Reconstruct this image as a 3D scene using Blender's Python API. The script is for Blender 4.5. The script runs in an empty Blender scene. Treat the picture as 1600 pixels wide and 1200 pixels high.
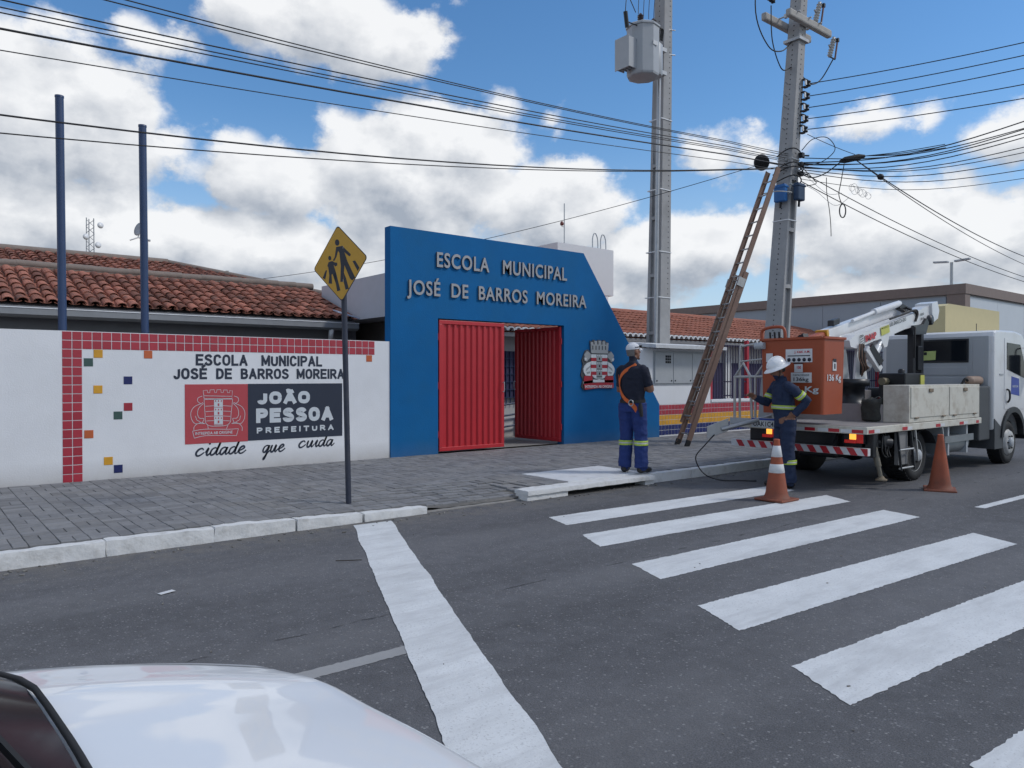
import bpy, bmesh, math, random
import numpy as np
from mathutils import Vector, Matrix, noise as mnoise
random.seed(7); np.random.seed(7)
SC = bpy.context.scene; COL = SC.collection
R = math.radians
# ------------------------------------------------------------------ camera
cd = bpy.data.cameras.new("camera"); cam = bpy.data.objects.new("camera", cd); COL.objects.link(cam)
cd.sensor_width = 36; cd.lens = 36 * 1180 / 1600; cd.clip_start = 0.05; cd.clip_end = 3000
cam.location = (0, 0, 1.5); cam.rotation_euler = (R(90 - 0.583), 0, R(51 - 90)); SC.camera = cam
# ------------------------------------------------------------------ sky, sun, exposure
SUN = Vector((0.52, -0.50, 0.70)).normalized()
SUN_EL = math.asin(SUN.z); SUN_AZ = math.atan2(SUN.x, SUN.y)
SKY_STRENGTH = 0.15; SUN_STRENGTH = 1.5; EXPOSURE = 0.15
sl = bpy.data.lights.new("sun", "SUN"); sl.energy = SUN_STRENGTH; sl.angle = R(10); sl.color = (1, .965, .91)
so = bpy.data.objects.new("sun", sl); COL.objects.link(so); so.location = (0, 0, 30)
so.rotation_euler = (-SUN).to_track_quat('-Z', 'Y').to_euler()
SC.view_settings.view_transform = 'Standard'; SC.view_settings.look = 'None'
SC.view_settings.exposure = EXPOSURE; SC.view_settings.gamma = 1; SC.view_settings.use_curve_mapping = False

def make_world():
    w = bpy.data.worlds.new("World"); SC.world = w; w.use_nodes = True
    nt = w.node_tree; nt.nodes.clear(); L = nt.links
    def n(t, **k):
        x = nt.nodes.new(t)
        for a, b in k.items(): setattr(x, a, b)
        return x
    def put(sock, v):
        if isinstance(v, bpy.types.NodeSocket): L.new(v, sock)
        else: sock.default_value = v
    def m(op, a, b=0.0, c=0.0, clamp=False):
        x = n('ShaderNodeMath', operation=op); x.use_clamp = clamp
        put(x.inputs[0], a); put(x.inputs[1], b); put(x.inputs[2], c); return x.outputs[0]
    def vm(op, a, b=(0, 0, 0), out=0):
        x = n('ShaderNodeVectorMath', operation=op); put(x.inputs[0], a)
        if op == 'SCALE': put(x.inputs[3], b)
        else: put(x.inputs[1], b)
        return x.outputs[out]
    def smooth(v, a, b):
        x = n('ShaderNodeMapRange', interpolation_type='SMOOTHSTEP'); put(x.inputs[0], v)
        x.inputs[1].default_value = a; x.inputs[2].default_value = b; return x.outputs[0]
    def mix(f, a, b):
        x = n('ShaderNodeMix', data_type='RGBA'); put(x.inputs[0], f); put(x.inputs[6], a); put(x.inputs[7], b); return x.outputs[2]
    tc = n('ShaderNodeTexCoord')
    # direction, turned so that +Y is the photograph's view azimuth
    rot = n('ShaderNodeVectorRotate', rotation_type='Z_AXIS'); L.new(tc.outputs['Generated'], rot.inputs['Vector'])
    rot.inputs['Angle'].default_value = R(90 - 51)
    d0 = vm('NORMALIZE', rot.outputs[0])
    # cumulus banks: azimuth, elevation (radians), half sizes, weight
    def px(x, y):
        a = math.atan((x - 800) / 1180); return a, math.atan((588 - y) / 1180 * math.cos(a))
    banks = [(40,175,180,100,1.1),(205,185,95,55,.5),(242,75,95,62,.52),(555,50,185,70,.78),(395,10,110,60,.7),
             (640,295,150,98,1.15),(850,335,150,78,1.0),(425,280,110,62,.95),(180,365,250,62,1.0),(420,390,230,60,.95),
             (40,330,110,60,.8),(1110,250,110,66,.58),(1080,395,160,72,1.05),(1420,350,160,70,1.12),(1540,385,140,75,1.05),
             (1350,195,130,55,.55),(1580,215,70,50,.8),(1262,420,65,40,.62),(785,170,85,45,.52),(860,190,55,50,.48),
             (1290,300,80,42,.75),(900,452,360,50,.8),(1400,470,260,58,.85),(300,470,420,60,.9),(700,535,900,62,.95),(1300,540,500,55,.9),(1250,345,60,60,.5),(700,230,140,75,.9)]
    def density(d, fine):
        s = n('ShaderNodeSeparateXYZ'); L.new(d, s.inputs[0])
        az = m('ARCTAN2', s.outputs[0], s.outputs[1]); el = m('ARCSINE', s.outputs[2])
        c = n('ShaderNodeCombineXYZ'); L.new(az, c.inputs[0]); L.new(el, c.inputs[1]); p = c.outputs[0]
        cur = None
        for (x, y, w_, h_, wt) in banks:
            a, e = px(x, y)
            q = vm('MULTIPLY', vm('SUBTRACT', p, (a, e, 0)), (1180 / w_ , 1180 / h_, 0))
            ln = vm('LENGTH', q, out=1)
            b = m('MULTIPLY_ADD', ln, -1.35 * (.5 + .5 * wt), 1.75 * wt)
            cur = b if cur is None else m('MAXIMUM', cur, b)
        # beyond the framed part of the sky: the same kind of broken cumulus
        lo = n('ShaderNodeTexNoise'); lo.inputs['Scale'].default_value = 2.1; lo.inputs['Detail'].default_value = 2; L.new(d, lo.inputs['Vector'])
        gen = m('MULTIPLY_ADD', lo.outputs[0], 5.0, -2.1)
        out = m('MAXIMUM', smooth(m('ABSOLUTE', az), .62, .80), smooth(el, .46, .62))
        mm = n('ShaderNodeMix', data_type='FLOAT'); put(mm.inputs[0], out); put(mm.inputs[2], cur); put(mm.inputs[3], gen); shape = mm.outputs[0]
        shape = m('MAXIMUM', shape, -.8)
        st = vm('MULTIPLY', d, (1, 1, 1.3))
        n1 = n('ShaderNodeTexNoise'); n1.inputs['Scale'].default_value = 6.0; n1.inputs['Detail'].default_value = 8 if fine else 3.5
        n1.inputs['Roughness'].default_value = .63; L.new(st, n1.inputs['Vector'])
        v1 = n('ShaderNodeTexVoronoi', feature='F1'); v1.inputs['Scale'].default_value = 13
        v1.inputs['Detail'].default_value = 1.0 if fine else 0.0; v1.inputs['Roughness'].default_value = .5
        L.new(vm('ADD', st, vm('SCALE', n1.outputs['Color'], .10)), v1.inputs['Vector'])
        t = m('MULTIPLY_ADD', m('SUBTRACT', n1.outputs[0], .5), 2.6, shape)
        t = m('MULTIPLY_ADD', m('SUBTRACT', .45, v1.outputs['Distance']), .6, t)
        return t, el
    D, el = density(d0, True)
    D2, _ = density(vm('NORMALIZE', vm('ADD', d0, (.014, 0, .034))), True)
    alpha = m('MULTIPLY', smooth(D, .04, .50), .97)
    grad = m('SUBTRACT', D, D2)
    thick = smooth(D, .2, 1.6)
    g1 = m('MULTIPLY', m('MAXIMUM', m('MINIMUM', grad, .75), -.75), .72)
    rel = n('ShaderNodeTexNoise'); rel.inputs['Scale'].default_value = 15; rel.inputs['Detail'].default_value = 4; L.new(vm('MULTIPLY', d0, (1, 1, 1.6)), rel.inputs['Vector'])
    g1 = m('MULTIPLY_ADD', m('SUBTRACT', rel.outputs[0], .5), .85, g1)
    rl2 = n('ShaderNodeTexNoise'); rl2.inputs['Scale'].default_value = 34; rl2.inputs['Detail'].default_value = 3; L.new(vm('MULTIPLY', d0, (1, 1, 1.5)), rl2.inputs['Vector'])
    g1 = m('MULTIPLY_ADD', m('SUBTRACT', rl2.outputs[0], .5), .42, g1)
    lit = m('ADD', m('ADD', g1, .68), m('MULTIPLY', thick, -.24), clamp=True)
    cloud = mix(lit, (.40, .45, .53, 1), (1.0, 1.01, 1.025, 1))
    sky = n('ShaderNodeTexSky', sky_type='NISHITA'); sky.sun_disc = False; sky.sun_elevation = SUN_EL; sky.sun_rotation = SUN_AZ
    sky.air_density = 1.0; sky.dust_density = .15; sky.ozone_density = 2.5
    skc = vm('SCALE', sky.outputs[0], SKY_STRENGTH)
    hs = n('ShaderNodeHueSaturation'); hs.inputs['Saturation'].default_value = 1.22; hs.inputs['Value'].default_value = 1.06; L.new(skc, hs.inputs['Color']); skc = hs.outputs[0]
    skc = mix(m('MULTIPLY', smooth(el, .34, -.02), .75), skc, (.50, .64, .82, 1))
    col = mix(alpha, skc, cloud)
    bg = n('ShaderNodeBackground'); L.new(col, bg.inputs[0]); bg.inputs[1].default_value = .84
    o = n('ShaderNodeOutputWorld'); L.new(bg.outputs[0], o.inputs[0])
make_world()
SC.world.cycles.sampling_method = 'MANUAL'; SC.world.cycles.sample_map_resolution = 256

# ------------------------------------------------------------------ materials
MATS = {}
def pmat(name, col, rough=.6, metal=0., var=.1, scale=6., bump=0., bscale=60., coat=0., spec=.5, emit=None, es=0., isl=0., dirt=None, dscale=2.5, damt=.5, grad=None):
    if name in MATS: return MATS[name]
    mt = bpy.data.materials.new(name); mt.use_nodes = True; nt = mt.node_tree; L = nt.links
    b = nt.nodes['Principled BSDF']
    b.inputs['Roughness'].default_value = rough; b.inputs['Metallic'].default_value = metal
    b.inputs['Coat Weight'].default_value = coat; b.inputs['Coat Roughness'].default_value = .04
    b.inputs['Specular IOR Level'].default_value = spec
    tc = nt.nodes.new('ShaderNodeTexCoord')
    ge = nt.nodes.new('ShaderNodeNewGeometry')
    pos = ge.outputs['Position']
    nz = nt.nodes.new('ShaderNodeTexNoise'); nz.inputs['Scale'].default_value = scale; nz.inputs['Detail'].default_value = 6
    nz.inputs['Roughness'].default_value = .65
    L.new(pos, nz.inputs['Vector'])
    mr = nt.nodes.new('ShaderNodeMapRange'); mr.inputs[1].default_value = .25; mr.inputs[2].default_value = .75
    mr.inputs[3].default_value = 1 - var; mr.inputs[4].default_value = 1 + var; L.new(nz.outputs[0], mr.inputs[0])
    f = mr.outputs[0]
    if isl:
        oi = nt.nodes.new('ShaderNodeObjectInfo')
        a = nt.nodes.new('ShaderNodeMath'); a.operation = 'ADD'; L.new(oi.outputs['Random'], a.inputs[0]); L.new(ge.outputs['Random Per Island'], a.inputs[1])
        fr = nt.nodes.new('ShaderNodeMath'); fr.operation = 'FRACT'; L.new(a.outputs[0], fr.inputs[0])
        m2 = nt.nodes.new('ShaderNodeMapRange'); m2.inputs[3].default_value = 1 - isl; m2.inputs[4].default_value = 1 + isl; L.new(fr.outputs[0], m2.inputs[0])
        mu = nt.nodes.new('ShaderNodeMath'); mu.operation = 'MULTIPLY'; L.new(f, mu.inputs[0]); L.new(m2.outputs[0], mu.inputs[1]); f = mu.outputs[0]
    sc = nt.nodes.new('ShaderNodeVectorMath'); sc.operation = 'SCALE'; sc.inputs[0].default_value = col[:3]; L.new(f, sc.inputs[3])
    c = sc.outputs[0]
    if dirt:
        dn = nt.nodes.new('ShaderNodeTexNoise'); dn.inputs['Scale'].default_value = dscale; dn.inputs['Detail'].default_value = 8; dn.inputs['Roughness'].default_value = .7
        L.new(pos, dn.inputs['Vector'])
        dm = nt.nodes.new('ShaderNodeMapRange'); dm.inputs[1].default_value = .48; dm.inputs[2].default_value = .72; dm.inputs[4].default_value = damt; L.new(dn.outputs[0], dm.inputs[0])
        mx = nt.nodes.new('ShaderNodeMix'); mx.data_type = 'RGBA'; L.new(dm.outputs[0], mx.inputs[0]); L.new(c, mx.inputs[6]); mx.inputs[7].default_value = (*dirt, 1); c = mx.outputs[2]
    if grad:   # splash dirt that sits low on a painted surface: (z0, z1, colour, amount)
        sp = nt.nodes.new('ShaderNodeSeparateXYZ'); L.new(pos, sp.inputs[0])
        gm = nt.nodes.new('ShaderNodeMapRange'); gm.inputs[1].default_value = grad[1]; gm.inputs[2].default_value = grad[0]; L.new(sp.outputs[2], gm.inputs[0])
        g2 = nt.nodes.new('ShaderNodeMath'); g2.operation = 'MULTIPLY'; L.new(gm.outputs[0], g2.inputs[0]); L.new(nz.outputs[0], g2.inputs[1])
        g3 = nt.nodes.new('ShaderNodeMath'); g3.operation = 'MULTIPLY'; L.new(g2.outputs[0], g3.inputs[0]); g3.inputs[1].default_value = grad[3] * 2
        mx = nt.nodes.new('ShaderNodeMix'); mx.data_type = 'RGBA'; mx.clamp_factor = True; L.new(g3.outputs[0], mx.inputs[0]); L.new(c, mx.inputs[6]); mx.inputs[7].default_value = (*grad[2], 1); c = mx.outputs[2]
    L.new(c, b.inputs['Base Color'])
    if bump:
        bn = nt.nodes.new('ShaderNodeTexNoise'); bn.inputs['Scale'].default_value = bscale; bn.inputs['Detail'].default_value = 5; L.new(pos, bn.inputs['Vector'])
        bp = nt.nodes.new('ShaderNodeBump'); bp.inputs['Strength'].default_value = bump; bp.inputs['Distance'].default_value = .01
        L.new(bn.outputs[0], bp.inputs['Height']); L.new(bp.outputs[0], b.inputs['Normal'])
    if emit:
        b.inputs['Emission Color'].default_value = (*emit, 1); b.inputs['Emission Strength'].default_value = es
    MATS[name] = mt; return mt

def asphalt_mat():
    mt = bpy.data.materials.new('asphalt'); mt.use_nodes = True; nt = mt.node_tree; L = nt.links; b = nt.nodes['Principled BSDF']
    ge = nt.nodes.new('ShaderNodeNewGeometry'); pos = ge.outputs['Position']
    def nz(s, d=4, r=.6, vec=None):
        x = nt.nodes.new('ShaderNodeTexNoise'); x.inputs['Scale'].default_value = s; x.inputs['Detail'].default_value = d; x.inputs['Roughness'].default_value = r
        L.new(vec or pos, x.inputs['Vector']); return x.outputs[0]
    def mr(v, a, b_, c, d_):
        x = nt.nodes.new('ShaderNodeMapRange'); L.new(v, x.inputs[0])
        for i, q in enumerate((a, b_, c, d_)): x.inputs[i + 1].default_value = q
        return x.outputs[0]
    def mth(op, a, b_):
        x = nt.nodes.new('ShaderNodeMath'); x.operation = op
        for i, q in enumerate((a, b_)):
            if isinstance(q, (int, float)): x.inputs[i].default_value = q
            else: L.new(q, x.inputs[i])
        return x.outputs[0]
    vo = nt.nodes.new('ShaderNodeTexVoronoi'); vo.inputs['Scale'].default_value = 62; L.new(pos, vo.inputs['Vector'])
    sepc = nt.nodes.new('ShaderNodeSeparateColor'); L.new(vo.outputs['Color'], sepc.inputs[0])
    agg = mr(sepc.outputs[0], .80, 1.0, 0, 1)                       # a light stone here and there
    speck = mth('MULTIPLY', agg, mr(vo.outputs['Distance'], .25, .5, 1, 0))
    mp = nt.nodes.new('ShaderNodeMapping'); mp.inputs['Scale'].default_value = (.25, 1.2, 1); L.new(pos, mp.inputs[0])
    lanes = mr(nz(.9, 5, .55, mp.outputs[0]), .3, .7, .78, 1.22)
    med = mr(nz(7, 8, .75), .3, .7, .80, 1.18)
    fine = mr(nz(150, 3), .3, .7, .58, 1.42)
    # sand washed against the kerb
    sp = nt.nodes.new('ShaderNodeSeparateXYZ'); L.new(pos, sp.inputs[0])
    sand = mth('MULTIPLY', mr(sp.outputs[1], 6.2, 7.0, 0, 1), mr(nz(5, 8, .7), .40, .62, 0, 1))
    v = mth('MULTIPLY', mth('MULTIPLY', lanes, med), fine)
    sc = nt.nodes.new('ShaderNodeVectorMath'); sc.operation = 'SCALE'; sc.inputs[0].default_value = (.106, .107, .114); L.new(v, sc.inputs[3])
    def mix(f, a, c):
        x = nt.nodes.new('ShaderNodeMix'); x.data_type = 'RGBA'; L.new(f, x.inputs[0]); L.new(a, x.inputs[6]); x.inputs[7].default_value = (*c, 1); return x.outputs[2]
    c = mix(mth('MULTIPLY', speck, .5), sc.outputs[0], (.42, .42, .42))
    c = mix(mth('MULTIPLY', sand, .55), c, (.20, .18, .15))
    oil = mth('MULTIPLY', mr(nz(1.6, 3, .5), .60, .74, 0, 1), mr(nz(9, 6, .7), .35, .6, .3, 1))
    c = mix(mth('MULTIPLY', oil, .40), c, (.045, .045, .047))
    tr = nt.nodes.new('ShaderNodeMath'); tr.operation = 'SINE'; L.new(mth('MULTIPLY', sp.outputs[1], 3.6), tr.inputs[0])
    c = mix(mth('MULTIPLY', mr(tr.outputs[0], .2, 1.0, 0, 1), mr(nz(.8, 5, .6), .35, .7, .05, .35)), c, (.19, .19, .195))
    # dark tar-filled cracks running along the lane
    ck = nt.nodes.new('ShaderNodeMapping'); ck.inputs['Scale'].default_value = (.33, 1, 1); L.new(pos, ck.inputs[0])
    wob = nz(2.2, 6, .7)
    cl = mth('ABSOLUTE', mth('SUBTRACT', mth('ADD', sp.outputs[1], mth('MULTIPLY', wob, .18)), 4.25), 0)
    crack = mth('MULTIPLY', mr(cl, .004, .014, 1, 0), mr(nz(3.3, 3), .50, .60, 0, 1))
    c = mix(mth('MULTIPLY', crack, .8), c, (.018, .018, .02))
    L.new(c, b.inputs['Base Color']); b.inputs['Roughness'].default_value = .82; b.inputs['Specular IOR Level'].default_value = .35
    bp = nt.nodes.new('ShaderNodeBump'); bp.inputs['Strength'].default_value = .55; bp.inputs['Distance'].default_value = .006
    L.new(mth('ADD', nz(140, 3), mth('MULTIPLY', vo.outputs['Distance'], .6)), bp.inputs['Height']); L.new(bp.outputs[0], b.inputs['Normal'])
    return mt

def paint_mat(name, col, wear):
    """road paint worn through to the asphalt in streaks along the traffic"""
    mt = bpy.data.materials.new(name); mt.use_nodes = True; nt = mt.node_tree; L = nt.links; b = nt.nodes['Principled BSDF']
    ge = nt.nodes.new('ShaderNodeNewGeometry'); pos = ge.outputs['Position']
    mp = nt.nodes.new('ShaderNodeMapping'); mp.inputs['Scale'].default_value = (.22, 1, 1); L.new(pos, mp.inputs[0])
    def nz(s, d, r, v):
        x = nt.nodes.new('ShaderNodeTexNoise'); x.inputs['Scale'].default_value = s; x.inputs['Detail'].default_value = d; x.inputs['Roughness'].default_value = r; L.new(v, x.inputs['Vector']); return x.outputs[0]
    def mr(v, a, b_, c, d_):
        x = nt.nodes.new('ShaderNodeMapRange'); L.new(v, x.inputs[0])
        for i, q in enumerate((a, b_, c, d_)): x.inputs[i + 1].default_value = q
        return x.outputs[0]
    streak = mr(nz(4, 10, .74, mp.outputs[0]), .46, .78, 0, wear)
    pits = mr(nz(75, 5, .7, pos), .54, .70, 0, wear)
    ad = nt.nodes.new('ShaderNodeMath'); ad.operation = 'MAXIMUM'; L.new(streak, ad.inputs[0]); L.new(pits, ad.inputs[1])
    tone = mr(nz(3, 6, .6, pos), .3, .7, .9, 1.05)
    sc = nt.nodes.new('ShaderNodeVectorMath'); sc.operation = 'SCALE'; sc.inputs[0].default_value = col; L.new(tone, sc.inputs[3])
    mx = nt.nodes.new('ShaderNodeMix'); mx.data_type = 'RGBA'; L.new(ad.outputs[0], mx.inputs[0]); L.new(sc.outputs[0], mx.inputs[6]); mx.inputs[7].default_value = (.25, .25, .255, 1)
    L.new(mx.outputs[2], b.inputs['Base Color']); b.inputs['Roughness'].default_value = .7
    bp = nt.nodes.new('ShaderNodeBump'); bp.inputs['Strength'].default_value = .4; bp.inputs['Distance'].default_value = .004
    L.new(nz(140, 3, .6, pos), bp.inputs['Height']); L.new(bp.outputs[0], b.inputs['Normal'])
    return mt

ASPH = asphalt_mat()
ROADWHITE = paint_mat('road_paint', (.66, .68, .69), .62)
ROADOLD = paint_mat('old_road_paint', (.30, .30, .30), .7)
WHITEWALL = pmat('white_wall_paint', (.77, .78, .80), .75, var=.035, scale=1.5, bump=.25, bscale=60, dirt=(.64, .645, .65), dscale=.9, damt=.4, grad=(.10, .40, (.36, .34, .32), .6))
GREYWALL = pmat('grey_plaster', (.22, .225, .24), .85, var=.06, bump=.1)
BLUE = pmat('blue_wall_paint', (.003, .120, .325), .75, spec=.22, var=.07, scale=2.5, bump=.3, bscale=55, dirt=(.012, .115, .255), dscale=1.1, damt=.5, grad=(.1, .4, (.10, .14, .22), .3))
REDGATE = pmat('red_gate_paint', (.50, .026, .036), .42, var=.06, scale=5)
REDTILE = pmat('red_glazed_tile', (.40, .035, .055), .22, var=.04, isl=.10)
GROUT = pmat('white_grout', (.66, .66, .67), .9)
YELTILE = pmat('yellow_glazed_tile', (.66, .33, .03), .22, isl=.06)
BLUTILE = pmat('blue_glazed_tile', (.018, .028, .13), .22, isl=.15)
GRNTILE = pmat('green_glazed_tile', (.05, .10, .09), .25)
ORGTILE = pmat('orange_glazed_tile', (.52, .12, .04), .25)
NAVYPAINT = pmat('navy_sign_paint', (.020, .029, .052), .6, var=.06)
REDPAINT = pmat('red_sign_paint', (.47, .062, .075), .6, var=.06)
GREYPAINT = pmat('pale_grey_lettering_paint', (.60, .64, .67), .6, var=.05)
SILVER = pmat('brushed_silver_letters', (.36, .36, .37), .45, metal=.35, var=.06)
SILVERSIDE = pmat('dark_letter_sides', (.10, .10, .11), .6)
CONC = pmat('pole_concrete', (.36, .36, .36), .85, var=.12, scale=3, bump=.2, bscale=45, dirt=(.22, .22, .215), dscale=1.3, damt=.5)
CONCD = pmat('crossarm_concrete', (.40, .385, .36), .85, var=.12, bump=.15)
HOLE = pmat('hole_dark', (.03, .03, .03), .9)
GALV = pmat('galvanised_steel', (.42, .43, .44), .42, metal=.7, var=.12, scale=12)
GREYMETAL = pmat('grey_enamel', (.40, .42, .44), .45, var=.06)
BLACK = pmat('black_rubber', (.012, .012, .013), .7, var=.2)
BLACKP = pmat('black_paint', (.012, .014, .018), .4, var=.2)
CABLEM = pmat('cable_black', (.012, .012, .014), .55)
NAVYPOLE = pmat('navy_pole_paint', (.028, .055, .13), .4, var=.08)
SIGNYEL = pmat('sign_yellow', (.60, .32, .02), .45, var=.05)
SIGNBLK = pmat('sign_black', (.012, .015, .028), .5)
SIGNBACK = pmat('sign_edge', (.25, .2, .08), .5)
CLAY = pmat('clay_roof_tile', (.30, .118, .080), .9, var=.25, scale=9, bump=.3, bscale=50, isl=.42, dirt=(.095, .075, .066), dscale=4, damt=.9, spec=.3)
CLAYR = pmat('clean_clay_roof_tile', (.33, .12, .075), .85, var=.15, scale=8, isl=.2, dirt=(.17, .085, .065), dscale=3, damt=.5)
MORTAR = pmat('ridge_mortar', (.22, .18, .155), .9, var=.15, bump=.3, bscale=30)
EAVEW = pmat('white_eave_tile', (.72, .73, .74), .8)
PAVER = pmat('concrete_paver', (.185, .187, .193), .9, var=.18, scale=14, bump=.35, bscale=120, isl=.20, dirt=(.25, .235, .21), dscale=.9, damt=.45)
JOINT = pmat('sandy_joint', (.135, .128, .118), .95, var=.3, scale=12, dirt=(.26, .24, .21), dscale=1.5, damt=.7)
KERB = pmat('whitewashed_kerb', (.66, .665, .66), .9, var=.1, scale=7, bump=.6, bscale=28, dirt=(.30, .29, .27), dscale=7, damt=.6)
KERBTOP = pmat('whitewashed_concrete', (.60, .615, .63), .9, var=.08, scale=4, bump=.3, bscale=60, dirt=(.34, .33, .32), dscale=5, damt=.45)
RAWCONC = pmat('raw_concrete', (.26, .25, .235), .92, var=.18, scale=5, bump=.3, bscale=50)
FIBRE = pmat('orange_fibreglass', (.25, .155, .115), .5, var=.18, scale=10, dirt=(.14, .07, .05), damt=.5)
ALU = pmat('worn_aluminium', (.46, .46, .45), .45, metal=.6, var=.12, scale=14)
ORANGE = pmat('orange_gelcoat', (.33, .062, .019), .45, var=.06, scale=3, dirt=(.34, .085, .04), dscale=2.2, damt=.35)
TRUCKW = pmat('truck_white_paint', (.70, .71, .72), .3, var=.03, coat=.2, grad=(.5, 1.2, (.40, .37, .32), .4), dirt=(.52, .50, .47), dscale=3, damt=.5)
BEIGEW = pmat('weathered_white_bed', (.58, .56, .49), .55, var=.07, scale=5, dirt=(.30, .24, .17), dscale=4.5, damt=.7)
CABSHADE = pmat('cab_rear_panel', (.39, .41, .43), .4, var=.03)  # white cab paint greyed: the rear face's shade is in the colour
GLASS = pmat('dark_window_glass', (.010, .013, .018), .10, spec=.14, var=.1)
LAMPA = pmat('amber_lamp', (.8, .3, .03), .3, emit=(1, .42, .06), es=1.3)
LAMPR = pmat('red_lamp', (.5, .02, .02), .25, emit=(1, .04, .03), es=.12)
REFRED = pmat('red_reflector', (.45, .02, .03), .3)
REFWHT = pmat('white_reflector', (.62, .63, .64), .35)
CONEO = pmat('cone_orange', (.33, .075, .032), .7, var=.15, scale=8, dirt=(.13, .055, .035), dscale=5, damt=.8, grad=(0, .42, (.09, .05, .035), .55))
CONEW = pmat('cone_white_band', (.62, .63, .64), .5, var=.08, dirt=(.4, .38, .36), dscale=9, damt=.4)
LIME = pmat('lime_reflective', (.42, .56, .06), .5)
SILVERBAND = pmat('silver_reflective', (.50, .52, .50), .4)
SKIN = pmat('skin', (.22, .105, .065), .55, var=.06)
SHIRT = pmat('navy_cotton', (.010, .013, .028), .9, var=.15, scale=20, bump=.2, bscale=70)
TROUS = pmat('royal_blue_twill', (.012, .032, .15), .85, var=.12, scale=14, bump=.3, bscale=40)
UNIF = pmat('dark_blue_uniform', (.012, .024, .062), .85, var=.12, scale=14, bump=.3, bscale=40)
BOOT = pmat('black_boot_leather', (.012, .011, .011), .45)
WHITEPL = pmat('white_plastic', (.78, .79, .80), .3, var=.02)
CAPM = pmat('white_cap_cloth', (.62, .63, .66), .85, var=.06, scale=20)
STRAP = pmat('orange_webbing', (.62, .13, .03), .8)
YELBOX = pmat('yellow_painted_wall', (.66, .57, .32), .7, var=.03)
FASCIA = pmat('brown_fascia', (.22, .17, .15), .7, var=.1)
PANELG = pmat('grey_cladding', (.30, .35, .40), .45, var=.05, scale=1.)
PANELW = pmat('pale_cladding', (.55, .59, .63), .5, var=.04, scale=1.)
REDPOST = pmat('red_fence_post', (.42, .02, .04), .5)
BARS = pmat('dark_fence_bar', (.03, .022, .06), .5)
PURPLEW = pmat('navy_wall_paint', (.035, .030, .085), .7)
BLUEBOX = pmat('blue_plastic', (.02, .14, .40), .45)
CARW = pmat('car_white_paint', (.72, .74, .76), .5, var=.01, coat=.8, spec=.1)
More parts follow.
